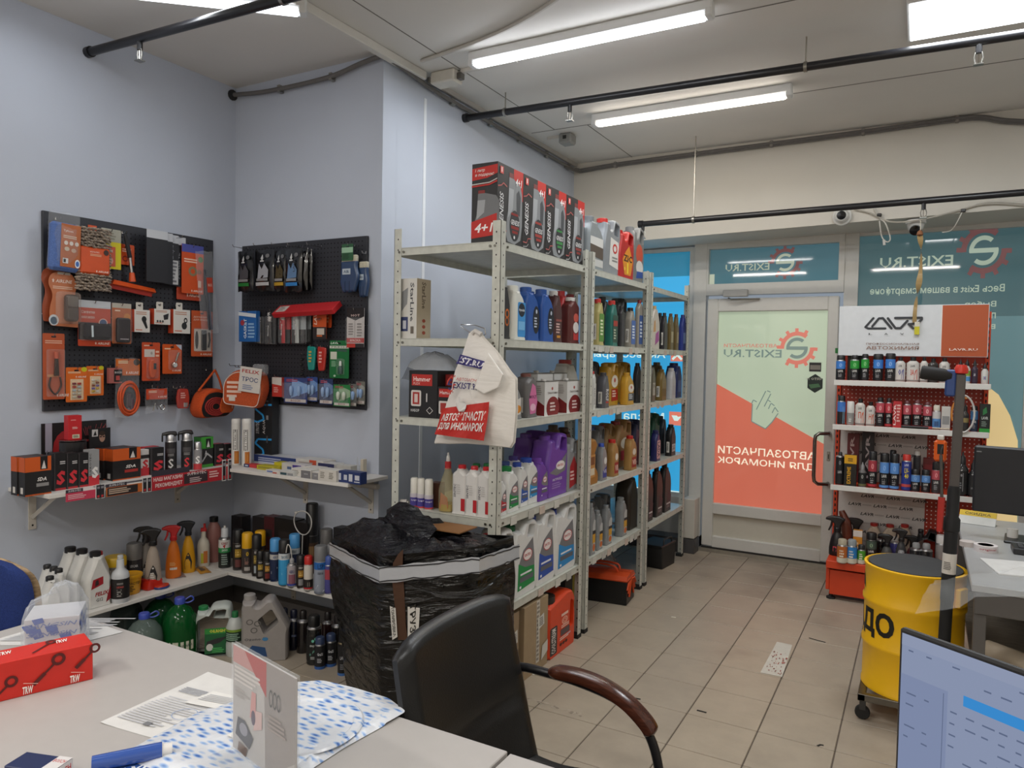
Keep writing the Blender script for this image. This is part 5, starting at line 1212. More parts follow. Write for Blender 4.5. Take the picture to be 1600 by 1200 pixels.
# --- second board, bay 1
z=LV[1]
X_,Yb=-.70,-1.255
d=L_band('#d5d3cd',[('t','StarLine',.62,.84,.28,.93,'#4a4a4e',-90),('r',.1,.5,.12,.36,'#3a4470'),('r',.2,.4,.16,.3,'#c9ccd6'),('p',[(.12,.45),(.45,.58),(.5,.85),(.15,.78)],'#8f9193'),('r',.66,.84,.08,.2,'#6a6258')])
dr_=L_band('#c3b59c',[('t','StarLine',.35,.65,.5,.95,'#6a5c4c',-90),('e',.5,.3,.12,.03,'#a5533f'),('e',.5,.2,.12,.03,'#a5533f'),('e',.5,.1,.12,.03,'#a5533f')])
l,w_,d_,h=FY(624,651,437,-1.265,z,.11);carton('white and cream alarm kit box standing alone on the second board',l,0,w_,d_,h,'#c9bda6',d,right=dr_,name='alarm_box')
def lab1(bg,acc,txt,tc='#e9e9e9',o2=None):
 d=D();d.p(rrect(0,1,0,1,.18),bg)
 if acc:d.r(.12,.88,.16,.34,acc)
 if o2:d.e(.5,.74,.36,.16,o2)
 if txt:d.t(txt,.14,.86,.46,.60,tc,bold=.02)
 return d
SH='bottles on the second board'
def row(z,items):
 for it in items:
  kind,x0,xs,x1,yt,back,col,cap,dec,style,label=it[:11];kw=it[11]if len(it)>11 else{}
  d_=kw.pop('d',None);l,w_,dd,h=FX(x0,xs,x1,yt,z,back,d_)
  if kind=='j':jug(label,l,R9,max(.03,w_),dd,h,col,cap,dec,style,**kw)
  elif kind=='b':carton(label,l,R9,w_,dd,h,col,dec,**kw)
row(z,[
 ('j',None,786,798.5,441,.05,'#2f3033','#232325',D().ring(.5,.62,.3,.14,.4,'#d0702c').ring(.5,.4,.3,.14,.4,'#b9622a'),'bot','dark oil bottle with orange rings half behind the shelf post',{'name':'oil_bottle','cat':'bottle','d':.07}),
 ('j',798,803,822.5,447,.03,'#d9dad3','#dedfd8',D().p(rrect(0,1,0,1,.1),'#3d8fd0').e(.5,.78,.42,.2,'#1e2430').t('Hyundai',.15,.85,.72,.82,'#e5e9ef').r(.1,.9,.2,.45,'#76b6e6'),'bot2','white oil bottle with a blue label on the second board',{'name':'oil_bottle','cat':'bottle','d':.07,'lab':(.3,.92,.06,.70)}),
 ('j',818,824,844,449.5,.03,'#2453a0','#234f98',D().e(.5,.5,.5,.5,'#171b26',18).lines(.2,.8,.2,.6,4,'#b9c1d2').e(.5,.8,.12,.08,'#b9c1d2'),'bot2','blue oil bottle with a black oval label, nearest of the blue ones',{'name':'oil_bottle','cat':'bottle','d':.07,'lab':(.42,.95,.14,.66),'group':'blue oil bottles on the second board'}),
 ('j',None,833,845,456,.13,'#2350a0','#224a94',None,'bot2','blue oil bottle standing behind the two other blue ones',{'name':'oil_bottle','cat':'bottle','d':.07,'group':'blue oil bottles on the second board'}),
 ('j',843,848,866.5,453,.03,'#2453a0','#234f98',D().e(.5,.5,.5,.5,'#171b26',18).lines(.2,.8,.2,.6,4,'#b9c1d2').e(.5,.8,.12,.08,'#b9c1d2'),'bot2','blue oil bottle with a black oval label beside the dark red bottle',{'name':'oil_bottle','cat':'bottle','d':.07,'lab':(.42,.95,.14,.66),'group':'blue oil bottles on the second board'}),
 ('j',861,867,879.5,455,.03,'#4a2a2b','#c9c6c2',D().r(.1,.9,.55,.62,'#8c4a44').lines(.1,.9,.15,.5,4,'#c9a8a2').r(.2,.7,.02,.1,'#c98a2e'),'bot','dark wine coloured bottle with a silver cap',{'name':'fluid_bottle','cat':'bottle','d':.065,'side':BARC()}),
 ('j',None,877,890,455,.08,'#b02226','#a31f24',D().r(0,1,0,.6,'#d9cfcc').lines(.1,.9,.1,.5,3,'#a33'),'bot','red oil bottle behind the wine coloured ones',{'name':'fluid_bottle','cat':'bottle','d':.065}),
 ('j',884,891,906,465,.03,'#5c2422','#d6d4d0',D().e(.6,.8,.3,.16,'#c75a4e').e(.6,.45,.34,.2,'#d9d3d0').p([(.3,.0),(.9,.0),(.9,.28),(.6,.2),(.3,.28)],'#b93a3a'),'sq','wide dark red bottle with a white cap beside the second post',{'name':'fluid_bottle','cat':'bottle','d':.07}),
 ('j',None,893,904,460,.16,'#7a2326','#8c2226',None,'bot','dark red bottle at the back beside the second post',{'name':'fluid_bottle','cat':'bottle','d':.07})])
# --- third board, bay 1
z=LV[2]
d=D();d.r(0,1,0,1,'#191718').r(.1,.82,.68,.92,'#b92a22').t('Hammer',.16,.76,.77,.87,'#f0dcd8',bold=.02).t('FLEX',.16,.4,.70,.75,'#e0b8b2').p(rrect(.08,.44,.24,.58,.05),'#d5cfcb').r(.14,.38,.28,.54,'#a8322c').r(.2,.32,.32,.5,'#d8c6c2').t('НАБОР',.08,.38,.12,.18,'#ddd').r(.62,.66,.34,.52,'#d9d5d2').ring(.75,.16,.12,.08,.2,'#d8d5d2',4)
l,w_,d_,h=FY(639,683,579,-1.265,z,.16);HG='tool kit boxes on the third board'
carton('larger black and red tool kit box under the draped plastic',l,0,w_,d_,h,'#191718',d,name='tool_box_carton',group=HG)
l2,w2,d2,h2=FY(684,716,604,-1.265,z,.16);d=D();d.r(0,1,0,1,'#191718').r(.06,.9,.68,.94,'#b92a22').t('Hammer',.1,.84,.77,.88,'#f0dcd8',bold=.02).p(rrect(.06,.5,.16,.56,.05),'#d5cfcb').r(.14,.42,.2,.5,'#a8322c')
carton('smaller black and red tool kit box partly hidden by the hanging shop bag',l2,0,w2,d2,h2,'#191718',d,name='tool_box_carton',group=HG)
l3,w3_,d3,h3=FY(684,700,583,-1.20,z+h2+.001,.1);carton('slim red and black tool carton lying on the smaller kit box',(l3[0]+.01,l3[1],z+h2+.001),0,.10,.10,.055,'#8e211e',None,name='tool_box_carton',group=HG)
# crumpled clear bag draped over the boxes
t=thing('plastic_bag','crumpled grey see-through bag lying on top of the tool kit boxes','bag',(l[0],-1.19,z+h));v=[];f=[];rr=RNG(21);nx,ny=16,9
for i in range(nx+1):
 for j in range(ny+1):
  a,b_=i/nx,j/ny;x=-.13+.30*a;y=-.07+.15*b_;zz=.004+.085*math.sin(PI*min(1,a*1.05))**.8*math.sin(PI*(.12+.8*b_))+rr.uniform(-.008,.008)
  if a<.2:zz-=.25*(.2-a);x-=.01
  if a<.2:x=min(x,-.092)
  if j==0 and a>=.2:zz=.003
  v.append((x,y,zz if a<.2 else max(.003,zz)))
  if i and j:f.append(((i-1)*(ny+1)+j-1,i*(ny+1)+j-1,i*(ny+1)+j,(i-1)*(ny+1)+j))
MB().add(v,f,M('#b9bcc0','clear',.42),True).build('bag',t,180)
TIN=D().r(0,1,0,1,'#d9d8d6').e(.62,.22,.48,.34,'#7e1f22',22).e(.55,.80,.06,.05,'#a8433f').t('TAKAYAMA',.2,.95,.64,.70,'#5a4a48').lines(.4,.9,.1,.4,3,'#d9c4c0')
TING='white and red rectangular oil tins'
def tin(label,l,w_,d_,h,group=TING,dec=None):
 t=thing('oil_tin',label,'tin',l,R9,group);MB().box(-w_/2,w_/2,-d_/2,d_/2,0,h*.93,M('#d6d5d2','gloss'),.004).build('body',t)
 MB().box(-w_/2-.001,w_/2+.001,-d_/2-.001,d_/2+.001,h*.925,h*.945,M('#b9b8b6','metal'),.001).build('rim',t);MB().lathe([(.014,h*.93),(.014,h*.99),(.012,h),(0,h)],M('#d9d7d4'),12,(-w_*.1,0)).build('cap',t)
 lb=MB();(dec or TIN).flat(lb,(-w_/2,-d_/2,0),(w_,0,0),(0,0,h*.92),.0006);D().r(0,1,0,1,'#d3d2d0').p([(0,0),(1,0),(1,.3),(.3,.5),(0,.42)],'#7e1f22').lines(.2,.8,.6,.9,5,'#aaa5a2').flat(lb,(-w_/2,d_/2,0),(0,-d_,0),(0,0,h*.92),.0006);lb.build('label',t);return t
row(z,[
 ('j',None,797,817,600,.03,'#8e9092','#8a8c8e',D().p([(.1,.05),(.9,.1),(.9,.9),(.3,.7)],'#d2cfca').e(.6,.35,.35,.2,'#d2882a'),'bot','silver oil bottle with an orange label behind the hanging shop bag',{'name':'oil_bottle','cat':'bottle','d':.08}),
 ('j',813,824,840.5,583.5,.03,'#6d6b6b','#7a4a42',D().p([(.2,0),(.8,.02),(1,.4),(.75,.9),(.4,1),(.05,.5)],'#d070a0').t('MOLY',.1,.9,.5,.62,'#6a2f5c',bold=.03).e(.5,.22,.3,.12,'#e6b6cc'),'sq','dark grey bottle with a pink label and brown cap',{'name':'oil_bottle','cat':'bottle','d':.08,'lab':(.12,.95,.08,.78),'side':BARC()})])
l,w_,d_,h=FX(None,851,872,592,z,.03,.075);tin('white and red oil tin in front, beside the pink labelled bottle',l,w_,.075,h)
l,w_,d_,h=FX(None,886,905.5,591,z,.03,.075);tin('white and red oil tin in front, beside the second post',l,w_,.075,h)
l,w_,d_,h=FX(None,838,862,579,z,.13,.08);tin('larger white tin standing behind the pair of oil tins, nearer the bag',l,w_,.09,h)
l,w_,d_,h=FX(None,864,884,579,z,.13,.08);tin('larger white tin standing behind the pair of oil tins, farther from the bag',l,w_,.09,h)
l,w_,d_,h=FX(None,884,906,562,z,.14,.1);jug('tall milky bottle with a red cap behind the oil tins',l,R9,w_,.09,h,'#c6c3bb','#a8342c',None,'bot','fluid_bottle','bottle')
# --- fourth board, bay 1: end facing the room
z=LV[3]
for i,(xa,xb)in enumerate(((639,649.5),(649.8,660),(661.5,672.5))):
 l,w_,d_,h=FY(xa,xb,746+i*1.2,-1.262,z,.034)
 can(['white pump spray with violet label, nearest the rear post','white pump spray with violet label in the middle of three','white pump spray with violet label next to the amber bottle'][i],l[0],l[1],z,w_/2,h,'#dcd9d6','#dedbd2',L_band('#4a3f8f',[(.72,1,'#c9c2cc'),(.0,.12,'#c74a4e'),('t','Liqui',.3,.7,.45,.6,'#e6e0ee')]),.45,'pump_spray','spray','white pump sprays with violet labels',zone=(.03,.5),capr=.96,shoulder=M('#d9d6d2'))
t=thing('coupling','small white plastic coupling lying beside the pump sprays','fitting',(-.735+.03,-1.25,z));MB().tube([(-.015,0,.016),(.015,.01,.016)],.016,M('#d2cec8'),12).tube([(.015,.01,.016),(.025,.012,.016)],.01,M('#b9b4ac'),10).build('body',t)
l,w_,d_,h=FY(674,683,746,-1.20,z,.05);carton('small brown carton behind the violet pump sprays',l,0,w_+.02,.05,.12,'#5a3a2c',None,name='small_carton')
l,w_,d_,h=FY(680,704,707,-1.262,z,.08);t=thing('sprayer_bottle','clear bottle of amber fluid with red and white spray nozzle','bottle',l,0);r_=w_/2
MB().lathe([(r_*.9,0),(r_,.01),(r_,h*.36),(r_*.8,h*.5),(r_*.4,h*.68),(r_*.36,h*.74)],M('#cfc6ac','liquid',.28),18).build('body',t,60);MB().lathe([(r_*.88,.004),(r_*.95,.012),(r_*.95,h*.13),(0,h*.131)],M('#cdb52a','liquid',.7),18).build('fluid',t)
MB().lathe([(.015,h*.72),(.015,h*.84),(.012,h*.85)],M('#b3262a'),12).build('collar',t);MB().lathe([(.010,h*.84),(.009,h*.93),(.005,h*.95),(.005,h),(0,h)],M('#dedad6','liquid',.7),10).build('nozzle',t);wrap(D().p([(.3,0),(.8,.05),(.75,.7),(.4,1)],'#b96a3a'),r_,h*.06,h*.34,t,1.1)
WR='white bottles with red caps at the shelving end'
for i,(xa,xb,yt)in enumerate(((705,727,726),(725,745.5,728),(743.5,765,729.5))):
 l,w_,d_,h=FY(xa,xb,yt,-1.262,z,.062)
 jug(['white bottle with red cap next to the amber sprayer','white bottle with red cap, middle one of three at the shelving end','white bottle with red cap beside the front post'][i],l,0,w_,.062,h,'#dcdad7','#c01f28',L_band(None,[('r',.72,1.05,.0,.42,'#b8252c'),('t','SINTEC',.12,.3,.45,.9,'#55535a',90),('l',.35,.7,.55,.9,5,'#c2bfbc')]),'sq','coolant_bottle','bottle',WR)
for i,(xa,xb)in enumerate(((731,746),(748,763))):
 l,w_,d_,h=FY(xa,xb,724,-1.17,z,.06);jug(['white bottle with green cap behind the red capped ones','second white bottle with green cap behind the red capped ones'][i],l,0,.075,.06,h,'#d3d2ce','#1f6b3a',None,'sq','coolant_bottle','bottle')
# fourth board, front
def sint(acc,tc='#b93038'):
 d=D();d.p([(.0,.0),(1,.05),(.96,.6),(.86,1),(.30,.80),(.04,.52)],'#77777a').p([(0,0),(1,.05),(.97,.40),(.42,.44),(.04,.56)],acc).e(.56,.68,.27,.125,'#e9e2e0',20).ring(.56,.68,.27,.125,.12,tc,20).t('SINTEC',.36,.76,.65,.71,tc,bold=.02).r(.12,.9,.16,.26,'#5d6068').r(.15,.8,.30,.34,'#e6e6ea').r(.1,.2,.04,.09,'#e6e6ea')
 return d
row(z,[
 ('j',None,781.5,793,745,.03,'#dadad8','#b8252c',sint('#b8323a'),'bot2','white coolant bottle with a red label just behind the front post',{'name':'coolant_bottle','cat':'bottle','d':.07,'lab':(.15,.9,.1,.68)}),
 ('j',None,793,812.5,728,.03,'#dededc','#12743a',sint('#1d8a48'),'bot2','white coolant bottle with a green cap and green label',{'name':'coolant_bottle','cat':'bottle','d':.07,'lab':(.15,.9,.1,.68)}),
 ('j',None,812.5,826,722,.05,'#dededc','#2c479f',sint('#2c56a8'),'bot2','white coolant bottle with a dark blue label',{'name':'coolant_bottle','cat':'bottle','d':.07,'lab':(.15,.95,.1,.7)}),
 ('j',None,825,843,714.5,.05,'#dededc','#2b4aa6',sint('#2f8fca'),'bot2','white coolant bottle with a light blue label',{'name':'coolant_bottle','cat':'bottle','d':.07,'lab':(.15,.9,.14,.68)}),
 ('j',None,794,808,720,.13,'#d6d6d4','#3c4f86',None,'bot2','white coolant bottle in the back row with a slate cap',{'name':'coolant_bottle','cat':'bottle','d':.07}),
 ('j',None,806,820,712,.14,'#cfcfd2','#4b3f86',None,'bot2','pale coolant bottle in the back row with a dark violet cap',{'name':'coolant_bottle','cat':'bottle','d':.07}),
 ('j',None,842,857,715,.04,'#6d3fa0','#6a3c9c',sint('#6d3fa0'),'bot2','small violet coolant bottle beside the violet canister',{'name':'coolant_bottle','cat':'bottle','d':.07,'lab':(.2,.95,.1,.68)}),
 ('j',None,856,887.5,676,.04,'#6f41a2','#6a3c9c',D().p([(.0,.52),(.45,.64),(1,.95),(.92,.5),(.4,.42)],'#77777a').e(.62,.66,.26,.11,'#e9e2e0',20).t('SINTEC',.42,.82,.63,.69,'#b93038',bold=.02).t('ANTIFREEZE',.16,.72,.30,.36,'#d9cfe6').lines(.14,.8,.1,.26,3,'#9a7cc0'),'jug2','large violet coolant canister with a round logo label, front one',{'d':.11,'name':'coolant_canister','lab':(.08,.92,.06,.70),'group':'violet coolant canisters'}),
 ('j',None,826,860,673,.17,'#5f378c','#5b3388',None,'jug2','large violet coolant canister standing behind the front one',{'d':.11,'name':'coolant_canister','group':'violet coolant canisters'}),
 ('j',None,886,902.5,683.5,.04,'#8a8b8d','#7d7e80',D().p([(.05,.0),(.95,.1),(1,.62),(.6,.9),(.1,.62)],'#a8262c').lines(.15,.8,.2,.5,3,'#e0b8b4'),'jug2','grey canister with a red label beside the second post',{'d':.10,'lab':(.2,.92,.05,.72)}),
 ('j',None,866,880,664,.24,'#5d4326','#4d3820',None,'bot','brown oil bottle in the back row behind the violet canister',{'name':'oil_bottle','cat':'bottle','d':.08}),
 ('j',None,882,896,668,.24,'#5a3520','#4d2d1c',None,'bot','reddish brown oil bottle in the back row by the second post',{'name':'oil_bottle','cat':'bottle','d':.08})])
# --- fifth board, bay 1
z=LV[4];CG='large white coolant canisters'
for xs,x1,yt,acc,cap,nm in((772,802.5,826.5,'#a8283a','#b8252c','red'),(803,840,812,'#168a45','#155f38','green'),(836.5,869,797.5,'#2a4fa8','#2c479f','dark blue'),(866.5,901.5,787,'#2787c6','#2a3f96','light blue')):
 l,w_,d_,h=FX(None,xs,x1,yt,z,.02,.125);jug(f'large white coolant canister with a {nm} label',l,R9,w_*1.03,.125,h,'#dcdcda',cap,sint(acc),'jug','coolant_canister',group=CG,lab=(.16,.86,.08,.74))
l,w_,d_,h=FY(755,768,836,-1.262,z,.075);jug('tall white bottle with red cap between the wrapped carton and front post',l,0,w_*1.2,.075,.30,'#d9d8d4','#b8252c',None,'sq','coolant_bottle','bottle')
# --- floor, bay 1
KR='#9a8368'
dt=D();dt.r(.52,.64,0,1,'#c9c3b8').lines(.53,.63,.02,.98,14,'#8a8278',3).p([(.72,.55),(.92,.58),(.9,.76),(.7,.73)],'#d4d1c9').lines(.74,.88,.6,.72,5,'#77736c').p([(.0,.12),(.25,.1),(.2,.3),(.05,.32)],'#cbc8c0')
l,w_,d_,h=FX(None,781,816,935,0,.0,.2,zm=.15);carton('brown shipping carton on the floor under the shelving, nearer the chair',(l[0]-.02,l[1],0),R9,w_,.2,.345,KR,dt,name='shipping_carton',group='brown shipping cartons',k='paper')
dt=D();dt.r(.50,.64,.12,1,'#c9c3b8').lines(.51,.63,.14,.98,14,'#8a8278',3).p([(.56,.58),(.82,.62),(.8,.78),(.54,.74)],'#d4d1c9').lines(.6,.78,.62,.74,5,'#77736c').p([(.7,.12),(.98,.2),(.98,.36),(.74,.32)],'#cbc8c0')
l,w_,d_,h=FX(None,818.5,855.5,927,0,.0,.2,zm=.15);carton('brown shipping carton on the floor next to the orange canister',(l[0],l[1],0),R9,w_,.2,.355,'#a08a6c',dt,name='shipping_carton',group='brown shipping cartons',k='paper')
l,w_,d_,h=FX(None,858,899,919.5,0,.0,.13,zm=.15)
d=D().p(rrect(0,.30,0,.62,.05),'#35312f').t('COOLSTREAM',.06,.24,.03,.58,'#e4ddd8',rot=90,bold=.02).ring(.62,.62,.13,.085,.3,'#f0b098').ring(.62,.62,.07,.045,.4,'#f0b098').r(.44,.84,.30,.44,'#5a4a4c').lines(.46,.82,.46,.54,2,'#f0c8b8').lines(.4,.8,.2,.28,2,'#f0c8b8').r(.7,.88,.24,.28,'#c9a8b0')
for i in range(3):d.e(.45+.12*i,.12,.05,.035,'#4a241c')
d.r(.45,.75,.74,.80,'#f0c8b8')
jug('orange coolant canister with black cap on the floor by the second post',l,R9,w_,.13,.315,'#d8431c','#26221f',d,'fridge','coolant_canister',lab=(.04,.9,.05,.80))
l,w_,d_,h=FX(None,884,906,918,0,.16,.13,zm=.15);carton('dark box with yellow side standing behind the orange canister',(l[0],l[1],0),R9,w_,.12,.33,'#2a2722',D().r(.5,1,.1,.9,'#8a8428'),name='dark_carton')
# --- bay 2
BN={'name':'oil_bottle','cat':'bottle'}
def bn(**k):q=dict(BN);q.update(k);return q
z=LV[1]
row(z,[
 ('j',922,936,944.5,467,.02,'#b3a86c','#c23630',D().p(rrect(0,1,0,1,.1),'#5f8f3f').lines(.2,.8,.2,.8,5,'#dfe3c0'),'bot','olive yellow oil bottle with a red cap and green label',bn(side=BARC())),
 ('j',944,957,966,470,.02,'#1f6b62','#c23630',D().p(rrect(0,1,0,1,.1),'#2f4f44').lines(.2,.8,.1,.5,4,'#b9c0a8').r(.1,.9,.6,.8,'#a83a30'),'bot','teal oil bottle with a red cap',bn()),
 ('j',938,944,953,464,.13,'#23282a','#1f2324',None,'bot','black oil bottle behind the teal one',bn(d=.07)),
 ('j',964,971,976,478.5,.02,'#2e2d30','#232225',D().p(rrect(0,1,0,1,.1),'#3d3b42'),'sq','slim black oil bottle between teal and silver ones',bn()),
 ('j',960,966,980,465,.14,'#3a3d3e','#222',None,'jug2','dark grey oil canister in the back row above the teal bottle',{'d':.09}),
 ('j',975,986,993.5,481,.02,'#8f8a80','#1f2022',D().p(rrect(0,1,0,1,.1),'#4a6cb0').lines(.2,.8,.2,.8,5,'#dfe6f0'),'bot','silver oil bottle with a black cap and barcode',bn(side=BARC())),
 ('j',991,998,1005,469,.03,'#99938a','#8c2428',D().p(rrect(0,1,0,1,.1),'#44629f').lines(.2,.8,.2,.8,5,'#dfe6f0'),'sq','taller silver oil bottle with a dark red cap',bn())])
z=LV[2]
row(z,[
 ('j',919,927,931.5,580,.02,'#cfcfca','#c23630',D().r(0,1,0,1,'#cfcfca').t('BARDAHL',.3,.7,.05,.8,'#55565a',rot=-90),'sq','white oil bottle with a red cap on the third board',bn(side=L_band('#d5d4cf',[('t','OIL',.3,.7,.1,.9,'#55565a',-90)]))),
 ('j',919.5,927,937,564,.14,'#3a3d42','#34373b',None,'jug2','dark grey oil canister with a high handle in the back row',{'d':.09}),
 ('j',931.5,945,953,582,.02,'#56565c','#3d3d42',D().t('ROLF',.2,.8,.2,.75,'#d9d9dc',rot=-90,bold=.02).r(.2,.8,.1,.18,'#b83a34'),'bot','slate grey oil bottle with white upright letters',bn(side=BARC())),
 ('j',945,951,967,566,.08,'#b5892b','#b08428',D().e(.5,.76,.42,.22,'#e3ddcf',18).e(.5,.8,.1,.08,'#b03a2c').p([(.1,.5),(.9,.5),(.95,.1),(.1,.08)],'#a8281f').lines(.2,.8,.2,.46,3,'#e6c8b8'),'jug2','large golden oil canister with a white and red label',{'d':.10,'lab':(.2,.95,.05,.72)}),
 ('j',962,970,986,565,.14,'#b3872a','#ad8226',None,'jug2','large golden oil canister in the back row',{'d':.10}),
 ('j',968,980,991.5,582,.02,'#c2942c','#bb8d28',D().e(.5,.76,.45,.22,'#e3ddcf',16).e(.5,.8,.1,.08,'#b03a2c').r(.05,.95,.12,.5,'#4a545c').lines(.15,.85,.2,.46,3,'#c9d0d6'),'bot2','small golden oil bottle with a grey label',bn(lab=(.15,.95,.06,.66))),
 ('j',988,996,1003,567,.05,'#26272b','#202124',D().r(.1,.9,.2,.5,'#5c4a44'),'bot','black oil bottle by the third post on the third board',bn())])
z=LV[3]
def curvy(label,l,w_,d_,h,col,dec):
 t=thing('oil_canister',label,'canister',l,R9);mb=MB();P=[]
 n=16
 for i in range(n+1):s_=i/n;P.append((.5*w_*(.55+.45*math.cos(PI*(s_-.1)*1.2)),h*s_))
 outl=rpoly([(-w_/2,0,.01),(w_*.5,0,.02),(w_*.5,h*.25,.03),(w_*.15,h*.38,.04),(w_*.05,h*.62,.05),(w_*.42,h*.86,.03),(w_*.15,h,.02),(-w_*.3,h,.02),(-w_*.5,h*.8,.04)],3)
 mb.prism(outl,-d_/2,d_/2,M(col),b=.02).build('body',t);MB().lathe([(.02,h*.96),(.02,h*1.04),(0,h*1.05)],M(col),12,(-w_*.1,0)).build('cap',t)
 lb=MB();dec.flat(lb,(-w_*.42,-d_/2,h*.16),(w_*.5,0,0),(0,0,h*.5));lb.build('label',t)
l,w_,d_,h=FX(None,921,936,685,z,.02,.10);curvy('golden brown oil canister with a deep waist beside the second post',l,w_,.10,h,'#9c6a24',L_band('#c08a4a',[('r',.1,.9,.55,.9,'#7a4a22'),('r',.1,.9,.1,.4,'#d9cbb0')]))
row(z,[
 ('j',931,941,949.5,692,.02,'#898b8d','#2b4aa6',D().p([(.1,.0),(.9,.0),(.9,.5),(.1,.3)],'#2b3f90').e(.6,.75,.3,.16,'#dddcd8').t('VII',.2,.8,.2,.36,'#d9d4e0'),'bot2','silver oil bottle with a bright blue cap',bn()),
 ('j',946,959,968,686,.02,'#a37c46','#b5251f',D().r(.1,.9,.0,.5,'#9c2a28').e(.5,.75,.3,.16,'#ddd6c8').t('VII',.2,.8,.12,.38,'#e6c8b8',bold=.03),'bot2','golden oil bottle with a red cap next to the silver one',bn(group='golden red capped oil bottles')),
 ('j',974,986,996,680,.02,'#a37c46','#b5251f',D().r(.1,.9,.0,.5,'#9c2a28').e(.5,.75,.3,.16,'#ddd6c8').t('VII',.2,.8,.12,.38,'#e6c8b8',bold=.03),'bot2','golden oil bottle with a red cap next to the third post',bn(group='golden red capped oil bottles')),
 ('j',924,933,945,664,.15,'#77797c','#2d4a96',None,'jug2','grey oil canister in the back row of the fourth board',{'d':.10}),
 ('j',941,947,961,661,.15,'#8a6a40','#8c2420',None,'jug2','brown gold oil canister in the back row of the fourth board',{'d':.10}),
 ('j',957,966,987,655,.13,'#9a774a','#8c2420',D().e(.5,.7,.4,.2,'#d9d0c0').r(.1,.9,.1,.45,'#a82a3a'),'jug2','bigger brown gold oil canister with a dark red cap',{'d':.10}),
 ('j',986,992,1003,655,.15,'#23284a','#1c2040',None,'jug2','dark navy oil canister in the back row by the third post',{'d':.10})])
z=LV[4];SG='silver oil bottles on the lowest board'
SL=lambda:D().p([(.1,.0),(.9,.0),(.9,.95),(.5,1),(.1,.85)],'#b9bab8').r(.1,.9,.28,.55,'#d09a2c').r(.1,.9,.55,.66,'#2c2a2c').e(.5,.14,.36,.12,'#c96a30')
row(z,[
 ('j',917,923,931,785,.02,'#85888a','#808385',SL(),'bot2','silver oil bottle nearest the second post on the lowest board',bn(group=SG,lab=(.3,.95,.05,.68))),
 ('j',924,934,942.5,796,.03,'#85888a','#808385',SL(),'bot2','silver oil bottle second from the second post on the lowest board',bn(group=SG,lab=(.3,.95,.05,.68))),
 ('j',938,948,957,788,.03,'#85888a','#808385',SL(),'bot2','silver oil bottle third from the second post on the lowest board',bn(group=SG,lab=(.3,.95,.05,.68))),
 ('j',960,972,980.5,776,.03,'#85888a','#808385',SL(),'bot2','silver oil bottle standing apart beside the brown canister',bn(group=SG,lab=(.3,.95,.05,.68))),
 ('j',921,927,938,782,.17,'#77797b','#6d6f71',None,'bot2','grey oil bottle in the back row on the lowest board',bn(d=.08,group=SG)),
 ('j',931,939,955,772,.19,'#707274','#66686a',None,'jug2','grey oil canister in the back row on the lowest board',{'d':.09}),
 ('j',972,984,997,739,.05,'#2a2119','#221b15',None,'bot','big dark brown oil canister on the lowest board by the third post',{'d':.11})])
# --- bay 3
z=LV[1]
row(z,[
 ('j',1013,1020,1031,478,.02,'#cfc8bf','#c6a878',D().p([(.3,0),(1,.2),(.9,.6),(.4,.45)],'#a84f9c').p([(.0,.5),(.4,.55),(.3,1),(.1,.9)],'#d0a06a'),'bot','white oil bottle with a magenta swirl by the third post',bn()),
 ('j',1027,1032,1036,489,.05,'#1f2124','#1b1c1f',None,'bot','black oil bottle next to the magenta one',bn()),
 ('j',1032,1038,1043.5,489,.02,'#2c2a2e','#242226',D().r(.1,.9,.2,.7,'#44424a'),'bot','charcoal oil bottle second in the far bay',bn(side=BARC())),
 ('j',1043,1048,1053,490,.02,'#6b5a30','#5c3f24',D().r(.1,.9,.2,.7,'#b0a888'),'bot','bronze oil bottle in the far bay, the nearer of two',bn()),
 ('j',1052,1057,1061,491,.02,'#6b5a34','#5c3a24',D().r(.1,.9,.2,.7,'#a89a78'),'bot','bronze oil bottle in the far bay beside the blue one',bn()),
 ('j',1060,1067,1072.5,492,.02,'#2b3b8c','#26337e',D().r(.1,.9,.2,.7,'#7a8fc0'),'bot','blue oil bottle at the far end of the second board',bn())])
z=LV[2]
row(z,[
 ('j',1011,1019,1025,568,.02,'#5c5648','#4a4538',D().r(.1,.9,.15,.7,'#a8a498').t('ZIC',.15,.85,.5,.62,'#3a3630'),'bot','grey brown oil bottle behind the third post',bn(d=.08)),
 ('j',1023,1034,1042,577,.02,'#76602e','#6b5528',D().r(.1,.9,.1,.5,'#6a5426'),'bot','dark golden oil bottle with a white barcode sticker',bn(side=BARC())),
 ('j',1024,1030,1037,566,.13,'#5a4c26','#4d4020',None,'bot','dark golden oil bottle in the back row of the far bay',bn(d=.08)),
 ('j',1040,1050,1056.5,575,.02,'#b9b9bd','#c2c0be',D().r(.1,.9,.1,.6,'#b0b0b6'),'bot','pale silver oil bottle in the far bay',bn()),
 ('j',1050,1058,1066,567,.05,'#243064','#222a58',D().r(.15,.85,.15,.7,'#5a6a9c'),'bot','large navy oil canister behind the pale silver bottle',bn(d=.10))])
z=LV[3]
